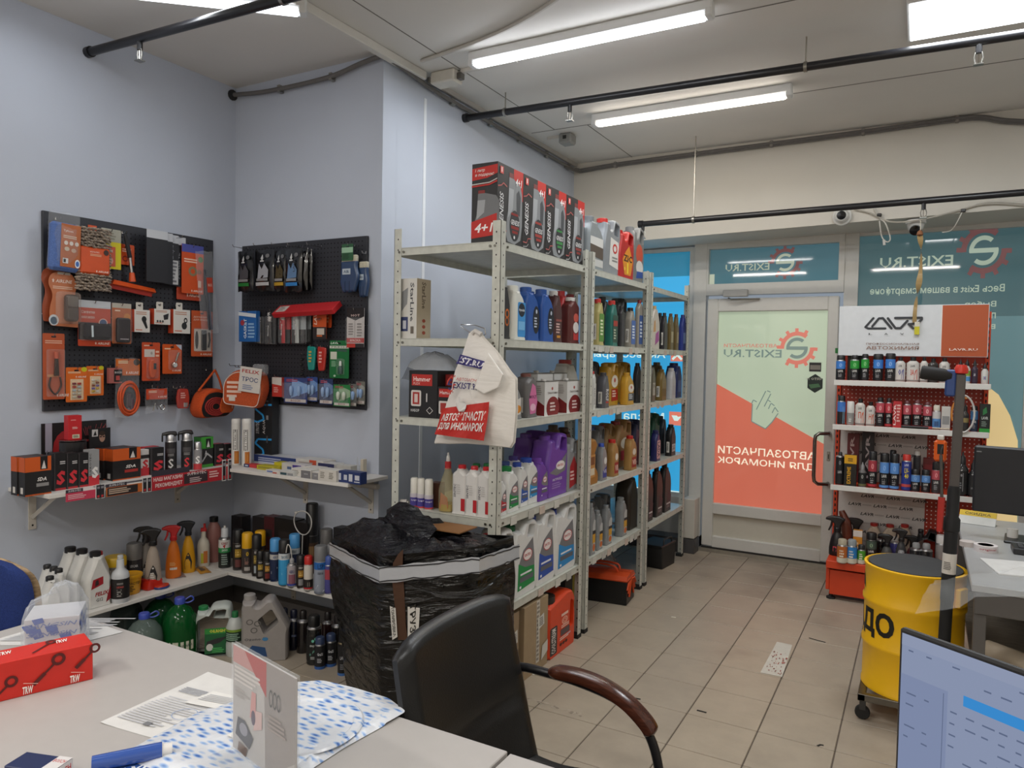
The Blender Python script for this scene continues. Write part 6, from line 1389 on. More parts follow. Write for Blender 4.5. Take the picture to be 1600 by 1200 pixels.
row(z,[
 ('j',None,1010,1015,678,.02,'#8c5a6c','#6a3a4c',D().r(.1,.9,.1,.6,'#c9a0a8').t('AGIP',.2,.8,.1,.6,'#4a2a38',rot=-90),'bot','mauve oil bottle just behind the third post',bn(d=.07)),
 ('j',1015.5,1026,1032.5,672,.02,'#22265c','#1f2354',D().p(rrect(0,1,0,1,.2),'#c9a0a4').t('LADA',.15,.85,.1,.9,'#2a2a4c',rot=-90,bold=.02),'bot','navy oil bottle with a pink label',bn()),
 ('j',1014,1022,1031,645,.13,'#174a34','#123c2b',None,'jug2','dark green oil canister behind the navy bottle',{'d':.10}),
 ('j',1030,1037,1042,650,.12,'#1e2c38','#1a2630',None,'bot','dark slate oil bottle in the back row beside the black one',bn(d=.08)),
 ('j',1039,1049,1056.5,663,.02,'#18181a','#1b1b1d',D().r(.1,.9,.1,.5,'#b9b9bb').t('OIL',.2,.8,.15,.45,'#222',rot=-90),'bot','black oil bottle with a white sticker at the far bay end',bn(side=BARC()))])
z=LV[4];BG='black oil canisters on the lowest board'
for xs,x1,x0,yt,nm in((1012,1020.5,1005,733,'nearest the third post'),(1026,1035.5,1017,728,'middle of the three'),(1039,1048.5,1029,723,'beside the door')):
 l,w_,d_,h=FX(x0,xs,x1,yt,z,.03);jug('black oil canister with dark red label, '+nm,l,R9,w_*1.1,d_,h,'#191719','#161516',D().p([(.0,.0),(.9,.05),(1,.5),(.4,.7)],'#4a2a30').r(.1,.85,.18,.24,'#c9c2c2').lines(.1,.7,.05,.14,2,'#8a7f80'),'bot2','oil_canister','canister',BG,lab=(.2,.95,.05,.6))
# floor of bay 2 and 3: tool box, clear bag, battery carrier
ORG=M('#c8491d','paint');TBK=M('#151516','paint')
t=thing('tool_box','black and orange cantilever tool box on the floor under the middle bay','tool box',(-.335,.375,0),rad(96))
# long axis along the shelving depth: front end looks out into the aisle
MB().box(-.10,.10,-.20,.20,0,.15,TBK,.004).build('body',t)
tw=MB()
for s_ in(-1,1):tw.add([(s_*.004,-.20,.158),(s_*.102,-.20,.158),(s_*.102,.2,.158),(s_*.004,.2,.158),(s_*.004,-.20,.188),(s_*.085,-.20,.180),(s_*.085,.2,.180),(s_*.004,.2,.188)],[(0,1,2,3),(4,5,6,7),(0,1,5,4),(3,2,6,7),(1,2,6,5),(0,3,7,4)],ORG)
tw.box(-.104,.104,-.204,.204,.148,.160,ORG,.003);tw.build('tray_lid',t)
for s_ in(-1,1):MB().tube(smooth([(s_*.03,-.12,.19),(s_*.035,-.10,.222),(s_*.03,.0,.23),(s_*.035,.10,.222),(s_*.03,.12,.19)]),.007,ORG,8).build('handle',t)
for s_ in(-1,1):
 for k in range(3):
  x0_,z0_,x1_,z1_=s_*(.012+.03*k),.150-.004*k,s_*(.055+.022*k*(1.2)),.045+.028*k
  MB().tube([(x0_,-.206,z0_),(x1_,-.206,z1_)],.0065,ORG,6).build('hinge_arm',t)
t=polybag('clouded see-through bag lying behind the tool box',(-.40,.62,.0),R9+.3,.36,.22,.16,M('#a9a6a2','clear',.30),seed=4,lobes=.014,name='plastic_bag')
t=thing('battery_carrier','black battery box with carrying handle on the floor by the door','box',(-.265,1.33,0),rad(84))
MB().prism(rpoly([(-.12,0,.008),(.12,0,.008),(.13,.165,.01),(-.13,.165,.01)],2),-.095,.095,M('#161617','plastic',.5),b=.008).build('body',t)
MB().box(-.134,.134,-.098,.098,.155,.175,M('#19191a','plastic'),.005).build('lid',t);MB().tube(smooth([(-.075,-.085,.168),(-.07,-.085,.205),(-.05,-.085,.215),(.05,-.085,.215),(.07,-.085,.205),(.075,-.085,.168)]),.006,M('#1d1d1e'),8).build('handle',t)
# hanging shop bags on a wire hook at the end of the shelving
t=thing('wire_hook','bent wire hook on the second board holding the shop bags','hook',(0,0,0));yh=-1.30
p=lambda px,py,y=yh:Vector(at(1,y,px,py))
MB().tube([p(720,507,-1.285),p(742,508),p(757,513),p(759,522),p(752,527)],.0025,M('#c2c2c2','chrome'),6).tube([p(720,510,-1.283),p(735,520),p(750,522)],.0025,M('#c2c2c2','chrome'),6).build('wire',t)
BW=film('#e9e5df','white_film',5,.13,.4)
yB=-1.345
outline=[(733,520),(748,520),(757,530),(774,550),(797,582),(806,592),(805,640),(803,690),(796,699),(760,695),(728,692),(700,693),(679,692),(690,655),(703,612),(712,580),(722,552)]
o0=at(1,yB,742,520);cxz=at(1,yB,745,630)-o0
t=thing('shop_bag','bundle of white shop bags with red and blue print hanging from the shelving','shopping bag',o0)
def bagpt(px,py,dy=0):q=at(1,yB+dy,px,py)-o0;return q
for layer,dy,sc in((0,0,1),(1,.012,1.02)):
 v=[];f=[];P=[bagpt(*q)for q in outline];rr=RNG(layer+3);n=len(P);c=bagpt(745,625);rings=6
 for k in range(rings):
  s_=1-k/rings
  for j,q in enumerate(P):
   g=c.lerp(q,s_*sc);bul=-.035*(1-s_*s_)*(.4+.6*min(1,max(0,(o0.z+.0-(g.z+o0.z))/.25)))+rr.uniform(-.005,.005)*(s_<1);v.append((g.x,dy+bul+(.006*math.sin(j*2.4)if s_==1 else 0),g.z))
 v.append((c.x,dy-.035,c.z))
 for k in range(rings-1):
  for j in range(n):f.append((k*n+j,k*n+(j+1)%n,(k+1)*n+(j+1)%n,(k+1)*n+j))
 for j in range(n):f.append(((rings-1)*n+j,(rings-1)*n+(j+1)%n,rings*n))
 MB().add(v,f,BW,True).build('bag',t,70)
def bprint(dec,quad,dy=-.047,name='print'):
 """print on the bag: quad of picture corners lower-left, lower-right, upper-right, upper-left"""
 A,B,C2,E2=[bagpt(*q)for q in quad];lb=MB()
 for i,(pv,pf,pm,g)in enumerate(dec.it):
  if g:
   (x0,y0),(x1,_),(_,y1),_=pv;pv=[(x0+(x1-x0)*a/8,y0+(y1-y0)*b_/4)for b_ in range(5)for a in range(9)];pf=[(b_*9+a,b_*9+a+1,b_*9+a+10,b_*9+a+9)for b_ in range(4)for a in range(8)]
  o=[]
  for x,y in pv:
   q=(A*(1-x)+B*x)*(1-y)+(E2*(1-x)+C2*x)*y;o.append((q.x,dy-.0012*i+.004*math.sin(11*x+5*y),q.z))
  lb.add(o,pf,pm)
 lb.build(name,t)
bprint(D().r(0,1,0,1,'#3a3478').t('IST.RU',.08,.97,.15,.85,'#e9e6ee',bold=.03),[(720,568),(761,577),(766,565),(728,554)],-.040)
bprint(D().t('EXIST.RU',.0,1,.1,.6,'#35306a',bold=.02).t('АВТОЗАПЧ',.1,.8,.72,.95,'#b8352c'),[(716,608),(762,612),(762,592),(719,588)])
d=D();gear(d,.5,.5,.36,.36,'#c23a30',M('#35306a','ink'),1,-1);bprint(d,[(706,618),(722,618),(726,582),(710,582)])
bprint(D().r(0,1,0,1,'#c0281f').t('АВТОЗАПЧАСТИ',.05,.95,.52,.78,'#efe6e2',bold=.03).t('ДЛЯ ИНОМАРОК',.03,.95,.18,.46,'#efe6e2',bold=.03),[(690,677),(767,687),(775,627),(703,637)],-.055)
bprint(D().p([(.75,.0),(.3,.0),(.05,.3),(.1,.6),(.3,.62),(.2,1),(.4,1),(.55,.68),(.8,.66),(.98,.5),(.95,.2)],'#dcd9d6'),[(724,642),(741,642),(741,619),(724,619)],-.062,'hand_print')
v=[bagpt(774,552),bagpt(797,585),bagpt(790,605),bagpt(768,615),bagpt(752,606),bagpt(764,575)]
MB().prism([(q.x,q.z)for q in v],-.062,-.05,BW,b=.005).build('folded_handle',t)
MB().tube([bagpt(738,521),bagpt(742,517),bagpt(752,523)],[.012,.010,.012],M('#d4d0cb','gloss'),8).build('knot',t)
# ================================================================ goods on the larger pegboard (facing +x)
OR,OR2='#d4521f','#c04a2a';CLR=M('#e6eaf0','clear',.08)
AIR=lambda d,x0=.3,x1=.85,y0=.05,y1=.10,c='#f0d9cc':d.t('AIRLINE',x0+.18*(x1-x0),x1,y0,y1,c,bold=.02,shear=.2).p([(x0+.06*(x1-x0)+.07*(x1-x0)*(1 if k%2==0 else.45)*math.sin(PI*k/5),(y0+y1)/2+(y1-y0)*.8*(1 if k%2==0 else.45)*math.cos(PI*k/5))for k in range(10)],c)
# microfibre cloth pack
l,w_,h=B1(72,119,345,424,.07);hk1(l,h+.02,.05)
def inn(t,w,hh):
 MB().box(-w/2+.004,w/2-.006,-.028,.016,.0,hh*.82,M('#5a76b4','cloth'),.014).build('cloth',t)
 lb=MB().box(-w*.20,w*.42,-.0315,-.0285,.02,hh*.80,M('#b5622e','card'))
 D().t('Tyfoon',.1,.6,.80,.87,'#e6d9cc').lines(.1,.8,.66,.74,2,'#d9c0a8').e(.25,.56,.1,.05,'#e0d6cc').e(.52,.56,.1,.05,'#e0d6cc').e(.8,.56,.1,.05,'#d9cfc4').e(.3,.42,.13,.05,'#cdbfa8').e(.65,.40,.13,.05,'#c9a890').r(.1,.38,.08,.2,'#d9d9d9').r(.14,.26,.1,.18,'#333').e(.86,.10,.14,.10,'#dfe2ea').e(.86,.10,.09,.065,'#3f6cb8').flat(lb,(-w*.20,-.0316,.02),(w*.62,0,0),(0,0,hh*.8-.02));lb.build('insert_card',t)
polybag('blue microfibre cloth in a clear bag with an orange insert card',(l[0]+.01,l[1],l[2]),R9,w_*1.05,h*1.16,.09,CLR,'cloth_pack','pack',seed=1,inner=inn,rot=.04)
# chenille wash mitt
l,w_,h=B1(118,168,356,456,.075);hk1(l,h,.05)
t=thing('wash_mitt','grey brown chenille wash mitt held by an orange paper band','mitt',l,R9);mb=MB();rr=RNG(4);CH=[M(c,'cloth')for c in('#a09284','#8a7d72','#b3a494')]
MB().prism(rrect(-w_/2+.01,w_/2-.01,.006,h-.012,.035,4),-.01,.03,M('#6e6158','cloth'),b=.018).build('mitt',t)
k=0
for i in range(22):
 for j in range(11):
  z,x=h*(.03+.94*i/21),w_*(-.48+.96*j/10);
  if.26*h<z<.70*h and abs(x)<w_*.46:continue
  z+=rr.uniform(-.003,.003);x+=rr.uniform(-.003,.003);q=rr.uniform(-.4,.4);dx,dz=.010*math.cos(q),.010*math.sin(q)-.003;y=-.016-.012*(1-(2*x/w_)**2)+rr.uniform(-.004,.004)
  mb.tube([(x-dx,y+.010,z-dz),(x-dx*.3,y-.008,z-dz*.3),(x+dx,y-.002,z+dz)],[.004,.006,.0045],CH[k%3],5);k+=1
o=mb.build('chenille',t);o['kind']='stuff'
lb=MB().box(-w_*.47,w_*.47,-.034,.032,h*.27,h*.69,M(OR,'card'),.008);AIR(D(),.5,.95,.06,.13).t('МОЧАЛКА',.3,.62,.80,.86,'#f0d9cc').lines(.3,.7,.66,.76,2,'#e9b08c').e(.86,.86,.09,.11,'#3a2a24').flat(lb,(-w_*.45,-.0342,h*.28),(w_*.9,0,0),(0,0,h*.40));lb.build('paper_band',t)
MB().box(-.022,.022,-.006,-.004,h-.012,h+.012,M(OR,'card')).build('hang_tab',t)
# yellow pack, orange pack behind
l,w_,h=B1(158,189,358,420,.055);hk1(l,h,.045)
blister('clear topped yellow pack with a red label beside the wash mitt',l,R9,w_,h,'#b9b7a8',D().r(.05,1,.0,.68,'#d8c815').r(0,.72,.06,.56,'#cf5a3c').t('Воск',.08,.6,.42,.50,'#f0d9c8').e(.35,.2,.25,.12,'#e0a898').r(0,1,.68,.98,'#a8a698').lines(.1,.9,.72,.92,3,'#8a8878'),prod=lambda t,w,hh:MB().prism(rrect(-w*.46,w*.46,.004,hh*.9,.008),.002,.02,M('#c9c3a0','clear',.4),b=.007).build('sachet',t))
l,w_,h=B1(186,210,382,414,.035);hk1(l,h,.03)
blister('small orange card pack behind the squeegee handle',l,R9,w_,h,OR,D().lines(.2,.8,.6,.8,2,'#f0c8b0').ring(.4,.3,.2,.14,.4,'#8a3020'))
# squeegee
l,w_,h=B1(168,241,366,456,.06);Xs=l[0];Q=lambda px,py,o=0:Vector((Xs+o,sY(px,Xs,sZ(py,Xs,l[1])),sZ(py,Xs,l[1])))
t=thing('squeegee','orange window squeegee with black grip hanging by its handle','squeegee',l,R9);V=lambda px,py,o=0:(MR(-R9,3,'Z')@(Q(px,py,o)-Vector(l)))
MB().tube([V(195.5,368),V(197,374),V(203,403)],[.008,.0105,.0115],M('#222226','rubber'),10).build('grip',t);MB().tube([V(203,403),V(206,428)],.0085,M('#c9c9cb','metal'),10).build('shaft',t)
MB().tube([V(206,426),V(207,440)],[.013,.018],M(OR),10).build('socket',t)
a,b_,c,e=V(178,441),V(241,449),V(238,453),V(170,446);hd=MB();hd.add([a+Vector((0,-.004,.004)),b_+Vector((0,-.004,.004)),b_+Vector((0,.012,.004)),a+Vector((0,.012,.004)),e+Vector((0,-.034,-.004)),c+Vector((0,-.034,-.004)),c+Vector((0,.004,-.012)),e+Vector((0,.004,-.012))],[(0,1,2,3),(4,5,6,7),(0,1,5,4),(3,2,6,7),(0,3,7,4),(1,2,6,5)],M(OR));hd.build('head',t)
a,c=V(168,447,.02),V(234,455,.02);MB().add([a,c,c+Vector((0,.003,-.022)),a+Vector((0,.003,-.022)),a+Vector((0,.012,0)),c+Vector((0,.012,0)),c+Vector((0,.010,-.022)),a+Vector((0,.010,-.022))],[(0,1,2,3),(4,5,6,7),(0,1,5,4),(3,2,6,7)],M('#a8352c')).build('rubber_blade',t)
hook(PB1,sY(196,XL+.05,2.1)+2.075,sZ(366,XL+.05,l[1])-1.25,.055)
# black sunshade packs
for i,(xa,xb)in enumerate(((229,262),(238,270),(246,279),(254,290))):
 off=.10-.018*i;l,w_,h=B1(xa,xb,360+3*i,441+2*i,off)
 if i==3:hk1(l,h,.10)
 d=D().r(0,1,.84,1,'#c9ccd2').r(0,1,0,.84,'#232328');
 if i==3:d.t('AIRLINE',.55,.75,.15,.7,'#8f9197',rot=90,shear=.2)
 if i==2:d.r(.55,.98,.02,.5,'#c2c2c2').lines(.6,.95,.04,.48,6,'#77777c').t('Шторки',.5,.8,.52,.8,'#9a9ca2',rot=70 if False else 90)
 blister(['flat black sunshade pack at the front of the stack of four','flat black sunshade pack second in the stack of four','flat black sunshade pack with a white label list','flat black sunshade pack at the back with an upright logo'][i],l,R9,w_,h,'#2b2b30',d,'sunshade_pack',group='black sunshade packs',th=.006)
l,w_,h=B1(284,318,383,459,.06);hk1(l,h,.05)
blister('orange hanging pack with a blue header and green spot',l,R9,w_,h,OR,AIR(D().r(0,1,.84,1,'#4a50a0').e(.86,.72,.12,.06,'#4f8a3a').ring(.5,.46,.2,.1,.5,'#8a7a5a').e(.8,.46,.1,.05,'#9a5a30').lines(.1,.7,.62,.72,2,'#f0c8b0').r(.74,.88,.14,.28,'#e6c4b0'),.42,.95,.04,.08))
l,w_,h=B1(276,314,440,469,.04);hk1(l,h+.02,.035)
blister('lower orange pack tucked behind the blue headed one',l,R9,w_,h,'#b9462a',AIR(D().lines(.1,.9,.6,.9,2,'#e0b09a'),.4,.95,.2,.4))
# wiper blade sleeve
l,w_,h=B1(317,345,394,521,.075);hk1(l,h,.06,dy=-.02)
def blade(t,w,hh):
 MB().box(-.012,.000,-.008,.004,.02,hh*.78,M('#33363f','rubber'),.003).build('blade',t);MB().box(.006,.014,-.006,.006,.02,hh*.70,M('#4a5064','plastic'),.002).build('frame',t)
 lb=MB().box(-.004,.034,-.012,-.010,hh*.5,hh*.68,M('#b8402c','card'));D().t('MAX',.15,.85,.4,.6,'#e6c0b0').flat(lb,(-.004,-.0121,hh*.5),(.038,0,0),(0,0,hh*.18));lb.build('label_card',t)
polybag('long clear sleeve with a wiper blade at the pegboard edge',(l[0],l[1]-.01,l[2]),R9,w_*.95,h,.02,CLR,'wiper_pack','pack',seed=2,inner=blade,rot=-.10,lobes=.002)
# round air freshener blister
l,w_,h=B1(75,123,425,511,.06);hk1(l,h,.05)
def mirr(t,w,hh):
 MB().prism(rrect(-.005,w*.40,hh*.10,hh*.60,.02,4),-.03,-.004,M('#1f1f21','gloss'),b=.008).build('mirror_body',t);MB().prism(rrect(.003,w*.37,hh*.13,hh*.35,.012,4),-.034,-.030,M('#7d7f80','chrome'),b=.002).prism(rrect(.003,w*.37,hh*.37,hh*.57,.012,4),-.034,-.030,M('#9a9c9c','chrome'),b=.002).build('mirror_glass',t)
t=thing('mirror_blister','salmon coloured gourd shaped blister with a small black mirror','pack',l,R9);CR=rpoly([(-.42*w_,.02*h,.01),(.5*w_,0,.01),(.5*w_,.5*h,.02),(.36*w_,.60*h,.03),(.46*w_,.78*h,.03),(.3*w_,.96*h,.03),(.12*w_,1*h,.01),(-.2*w_,1*h,.01),(-.42*w_,.94*h,.03),(-.5*w_,.78*h,.03),(-.32*w_,.58*h,.04),(-.46*w_,.3*h,.03)],4)
MB().prism(CR,0,.003,M('#c4764f','card'),[rrect(-.012,.012,h*.955,h*.975,.004,2)]).build('card',t);mirr(t,w_,h);lb=MB();AIR(D().e(.18,.12,.16,.10,'#c9d0d6').e(.18,.11,.11,.07,'#5a6a7a').r(.3,.72,.95,.995,'#cfc8be').lines(.15,.8,.68,.74,2,'#e6c0a8'),.12,.78,.80,.86).flat(lb,(-w_/2,0,0),(w_,0,0),(0,0,h));lb.build('print',t)
MB().prism(rrect(-w_*.3,w_*.45,h*.06,h*.64,.02,4),-.042,-.002,M('#f0d9cc','clear',.1),b=.012).build('blister',t)
t2=thing('mirror_blister','brown card of a second gourd shaped blister peeping out behind','pack',(l[0]-.02,l[1]-.025,l[2]+.02),R9);MB().prism([(x*.96,z)for x,z in CR],0,.003,M('#9c4a2c','card')).build('card',t2)
# cloth pack, phone pouch
l,w_,h=B1(122,173,470,541,.06);hk1(l,h,.05)
def cl(t,w,hh):
 MB().box(-w*.40,w*.44,-.03,-.002,hh*.16,hh*.5,M('#2a2528','cloth'),.012).build('cloth',t);MB().tube([(-w*.18,-.034,hh*.2),(-.2*w,-.036,hh*.45)],.005,M('#c9d6de','gloss'),6).build('strap',t)
blister('orange card pack with a black cloth roll behind clear film',l,R9,w_,h,'#c24422',AIR(D().r(0,1,.84,1,'#c9cdd3').r(0,1,.14,.52,'#3a2c2c').t('Салфетка',.1,.5,.70,.78,'#e9cfc2').t('МИКРОФИБРА',.1,.5,.60,.66,'#e9cfc2').ring(.76,.52,.14,.10,.2,'#e0b8a8').e(.76,.52,.11,.08,'#4a5a7c'),.5,.96,.04,.09),'cloth_pack',dome=(.03,.97,.12,.86,.036),prod=cl)
l,w_,h=B1(175,205,474,537,.06);hk1(l,h,.05)
blister('orange card with a black phone pouch behind clear film',l,R9,w_,h,'#b8602e',D().r(0,1,.88,1,'#b9b4a8').e(.78,.66,.18,.10,'#c9823a').lines(.15,.6,.78,.84,1,'#e9d0b8'),'pouch_pack',dome=(.05,.95,.02,.86,.024),prod=lambda t,w,hh:(MB().prism(rrect(-w*.36,w*.38,.006,hh*.64,.014,3),-.02,-.002,M('#201618','leather'),b=.008).build('pouch',t),MB().box(-w*.2,w*.25,-.0206,-.0199,.022,.026,M('#b9b2b2','ink')).build('logo',t)))
def wbox(label,q,icon,c1='#dad6d0',side=True,dp=.045,off=.075):
 l,w_,h=B1(*q,off);hk1(l,h+.03,.04);d=D().r(0,1,0,1,c1).lines(.1,.8,.76,.92,2,'#c2947e').r(.08,.5,.08,.12,'#c8694a');icon(d)
 t=carton(label,(l[0]-dp/2,l[1],l[2]),R9,w_,dp,h,'#d9d6d0',d,D().r(0,1,0,1,'#c8482a'),name='gadget_box',group='white gadget boxes on the pegboard')
 MB().prism(rrect(-.02,.02,h-.002,h+.04,.006),0,.0015,M(OR if q[0]==234 else '#d6d1c8','card'),[rrect(-.009,.009,h+.02,h+.027,.003,2)]).build('hang_tab',t);return t
wbox('white gadget box with a picture of a black key shaped charger',(210,234,484,519),lambda d:d.e(.62,.58,.16,.14,'#222').p([(.5,.5),(.74,.5),(.86,.2),(.74,.16)],'#222'))
wbox('small white gadget box under an orange hanging tab',(241,266,483,507),lambda d:d.p([(.55,.6),(.9,.75),(.85,.35),(.6,.3)],'#26262a').e(.2,.2,.06,.08,'#444').e(.36,.2,.06,.08,'#444').e(.52,.2,.06,.08,'#444'))
wbox('white gadget box with a picture of a round black gauge',(271,297,484,521),lambda d:d.e(.64,.32,.16,.15,'#2a2c2c').ring(.72,.55,.11,.12,.5,'#2a2c2c'))
l,w_,h=B1(299,332,486,557,.06);hk1(l,h,.05)
blister('orange card with black sunglasses clip in a white window',l,R9,w_,h,'#c4562a',AIR(D().t('ДЕРЖАТЕЛЬ',.1,.8,.84,.88,'#ecd3c2').t('ДЛЯ ОЧКОВ',.1,.8,.78,.82,'#ecd3c2').r(.12,.92,.12,.60,'#c9bfb4').e(.25,.36,.08,.20,'#3a3432'),.42,.96,.03,.07),dome=(.10,.94,.1,.62,.02),prod=lambda t,w,hh:(MB().box(-w*.06,w*.18,-.012,-.001,hh*.14,hh*.58,M('#151415'),.004).build('clip',t),MB().tube([(w*.27,-.006,hh*.2),(w*.34,-.006,hh*.36),(w*.3,-.006,hh*.54)],.005,M('#1c1c1e'),6).build('clip',t)))
# lower half
l,w_,h=B1(67,101,521,624,.06);hk1(l,h,.05)
def belt(t,w,hh):
 MB().prism([(-w*.04,hh*.36),(w*.18,hh*.36),(w*.14,hh*.64),(.0,hh*.64)],-.016,-.003,M('#3c2b22','leather'),b=.004).build('cutter',t);MB().tube([(w*.07,-.01,hh*.62),(w*.07,-.01,hh*.72)],.011,M('#b8553a','plastic'),10).build('knob',t)
 MB().tube(smooth([(-w*.18,-.008,hh*.34),(-w*.26,-.008,hh*.2),(w*.02,-.008,hh*.08),(w*.28,-.008,hh*.2),(w*.24,-.008,hh*.34)]),.004,M('#33241d','leather'),6).build('strap',t)
blister('tall orange blister with a dark brown filter strap',l,R9,w_,h,'#b95632',AIR(D().lines(.1,.9,.84,.9,2,'#dda890').r(.2,.7,.34,.38,'#c98a5a'),.62,1.2,.04,.08),dome=(.12,.9,.05,.76,.03),prod=belt)
for i,(q,lb_)in enumerate((((103,136,574,628),'orange fuse card in front, lower and larger of the pair'),((135,162,572,618),'orange fuse card beside, with two rows of coloured fuses'))):
 l,w_,h=B1(*q,.06-.006*i);hk1(l,h,.05)
 def fus(t,w,hh,i=i):
  cs=['#7a2a34','#a8321f','#a5b2b8','#b9b4a8','#c4c0b0']if i==0 else['#d9d4cc','#c8c0a8','#8a4a2c','#6a5a9c','#c0a02c']
  for a in range(2):
   for b2 in range(5):MB().box(w*(-.22+.24*a),w*(-.06+.24*a),-.010,-.001,hh*(.12+.095*(4-b2)),hh*(.18+.095*(4-b2)),M(cs[(b2+a)%5],'gloss'),.0015).build('fuse',t)
 blister(lb_,l,R9,w_,h,'#dc6a1e',AIR(D().e(.86,.94,.14,.07,'#c9c41e').lines(.1,.7,.82,.88,2,'#f0d0a8').r(.2,.82,.06,.66,'#e8c8a0'),.45,.96,.70,.75),'fuse_pack',dome=(.22,.8,.07,.65,.014),prod=fus,group='orange fuse cards')
l,w_,h=B1(171,191,575,599,.07);hk1(l,h+.01,.06)
carton('tiny clear box with a black and red insert by the jump cables',(l[0]-.012,l[1],l[2]),R9,w_,.024,h,'#a8605a',D().r(.35,1,.1,.9,'#1f1b1c').t('BOSCH',.42,.95,.64,.78,'#d9d4d2').r(.5,.8,.2,.5,'#b04a44'),name='relay_box')
# jump cables in a bag
l,w_,h=B1(185,220,559,652,.08);hk1(l,h,.06)
def cabl(t,w,hh):
 mb=MB();rr=RNG(5)
 for k in range(4):
  rx,rz_=w*(.44-.045*k),hh*(.29-.025*k);mb.tube([(rx*math.cos(a),-.012-.008*(k%2)+.003*math.sin(3*a+k),hh*.32+rz_*math.sin(a))for a in[2*PI*i/20 for i in range(20)]],.0052,M('#cf5428','rubber'),7,True)
 mb.build('cable_coil',t);MB().box(-w*.1,w*.08,-.02,.0,hh*.16,hh*.42,M('#4b3a40','plastic'),.006).build('clamp',t);MB().box(w*.06,w*.2,-.022,-.002,hh*.12,hh*.32,M('#5a4a54','plastic'),.006).build('clamp',t)
 lb=MB().box(-w*.49,w*.49,-.006,-.003,hh*.71,hh*.99,M('#d0691f','card'));AIR(D().e(.86,.8,.14,.2,'#4a4038').lines(.08,.5,.7,.9,2,'#ecd0a8'),.4,.95,.08,.24).flat(lb,(-w*.49,-.0062,hh*.71),(w*.98,0,0),(0,0,hh*.28));lb.build('header_card',t)
polybag('orange jump cables coiled in a clear bag under an orange header',(l[0]-.02,l[1],l[2]),R9,w_*1.08,h*.99,.05,CLR,'jump_cable_pack','pack',seed=6,inner=cabl)
l,w_,h=B1(222,250,535,595,.06);hk1(l,h,.05)
blister('orange blister with a small digital tyre gauge',l,R9,w_,h,'#c94f2a',D().r(.12,.7,.62,.82,'#d0c8c2').e(.52,.72,.06,.04,'#a8a09a').lines(.75,.95,.6,.8,2,'#e6b8a0').lines(.1,.6,.88,.94,1,'#e6b8a0'),dome=(.2,.8,.06,.6,.025),prod=lambda t,w,hh:(MB().prism(rpoly([(-.1*w,.08*hh,.01),(.12*w,.08*hh,.01),(.26*w,.35*hh,.02),(.1*w,.56*hh,.01),(-.14*w,.54*hh,.01),(-.2*w,.3*hh,.02)],3),-.018,-.002,M('#cc5426'),b=.005).build('gauge',t),MB().box(.02*w,.18*w,-.0195,-.018,.30*hh,.46*hh,M('#3c4146','gloss'),.001).build('display',t)))
l,w_,h=B1(254,284,538,584,.06);hk1(l,h,.05)
def pg(t,w,hh):
 a=MB();a.T=MT((.04*w,-.012,hh*.30))@MR(PI/2,4,'X');a.lathe([(.0,-.008),(.016,-.008),(.016,.006),(.013,.008),(0,.008)],M('#b9b7b2','chrome'),18);a.build('dial_case',t)
 a=MB();a.T=MT((.04*w,-.0205,hh*.30))@MR(PI/2,4,'X');a.lathe([(.012,0),(.012,.0008),(0,.0009)],M('#cfd2d2','paper'),16);a.build('dial',t)
 MB().tube([(.1*w,-.012,hh*.42),(.26*w,-.012,hh*.72)],[.005,.006],M('#bdbab4','chrome'),8).build('stem',t)
blister('orange card with a round chrome tyre pressure gauge',l,R9,w_,h,'#d0561e',AIR(D().p([(.68,.99),(.99,.99),(.99,.8)],'#b9c6d6').lines(.1,.6,.8,.88,1,'#f0c8a8'),.5,.96,.08,.14),dome=(.26,.84,.14,.8,.026),prod=pg)
l,w_,h=B1(227,262,607,645,.06);hk1(l,h+.004,.05,0)
def misc(t,w,hh):
 lb=MB().box(-w*.48,w*.44,-.006,-.003,hh*.56,hh*.99,M('#c8451f','card'));AIR(D().lines(.1,.5,.6,.85,2,'#ecc4a8'),.55,.98,.15,.3).flat(lb,(-w*.48,-.0062,hh*.56),(w*.92,0,0),(0,0,hh*.43));lb.build('header_card',t)
 MB().tube([(w*.2+.013*math.cos(a),-.01,hh*.22+.013*math.sin(a))for a in[2*PI*i/12 for i in range(12)]],.003,M('#b9b6b2','chrome'),6,True).build('hose_clip',t);MB().tube([(-w*.2,-.008,hh*.1),(-w*.1,-.008,hh*.4),(.0,-.008,hh*.15)],.003,M('#a8a5a0','chrome'),6).build('hose_clip',t)
polybag('small clear bag of metal clips under an orange header',(l[0],l[1],l[2]),R9,w_,h*1.0,.03,CLR,'clip_pack','pack',seed=9,inner=misc)
l,w_,h=B1(274,294,607,638,.07);hk1(l,h+.006,.05)
t=thing('towing_ring','red rounded plastic clip pack hanging below the pegboard','pack',l,R9);MB().prism(rpoly([(-w_*.4,0,.01),(w_*.4,0,.01),(w_*.5,h*.5,.01),(w_*.38,h,.015),(-w_*.38,h,.015),(-w_*.5,h*.5,.01)],3),-.016,.0,M('#a93a30','gloss'),b=.006).build('shell',t);MB().box(.0,w_*.34,-.019,-.015,h*.06,h*.3,M('#c9c2bc','chrome'),.002).build('buckle',t);lb=MB();D().lines(.1,.9,.1,.9,3,'#dba49a').flat(lb,(-w_*.3,-.0165,h*.45),(w_*.6,0,0),(0,0,h*.4));lb.build('print',t)
for dx in(-.02,.025):hook(PB1,l[1]+dx+2.075,l[2]+h-1.25,.05)
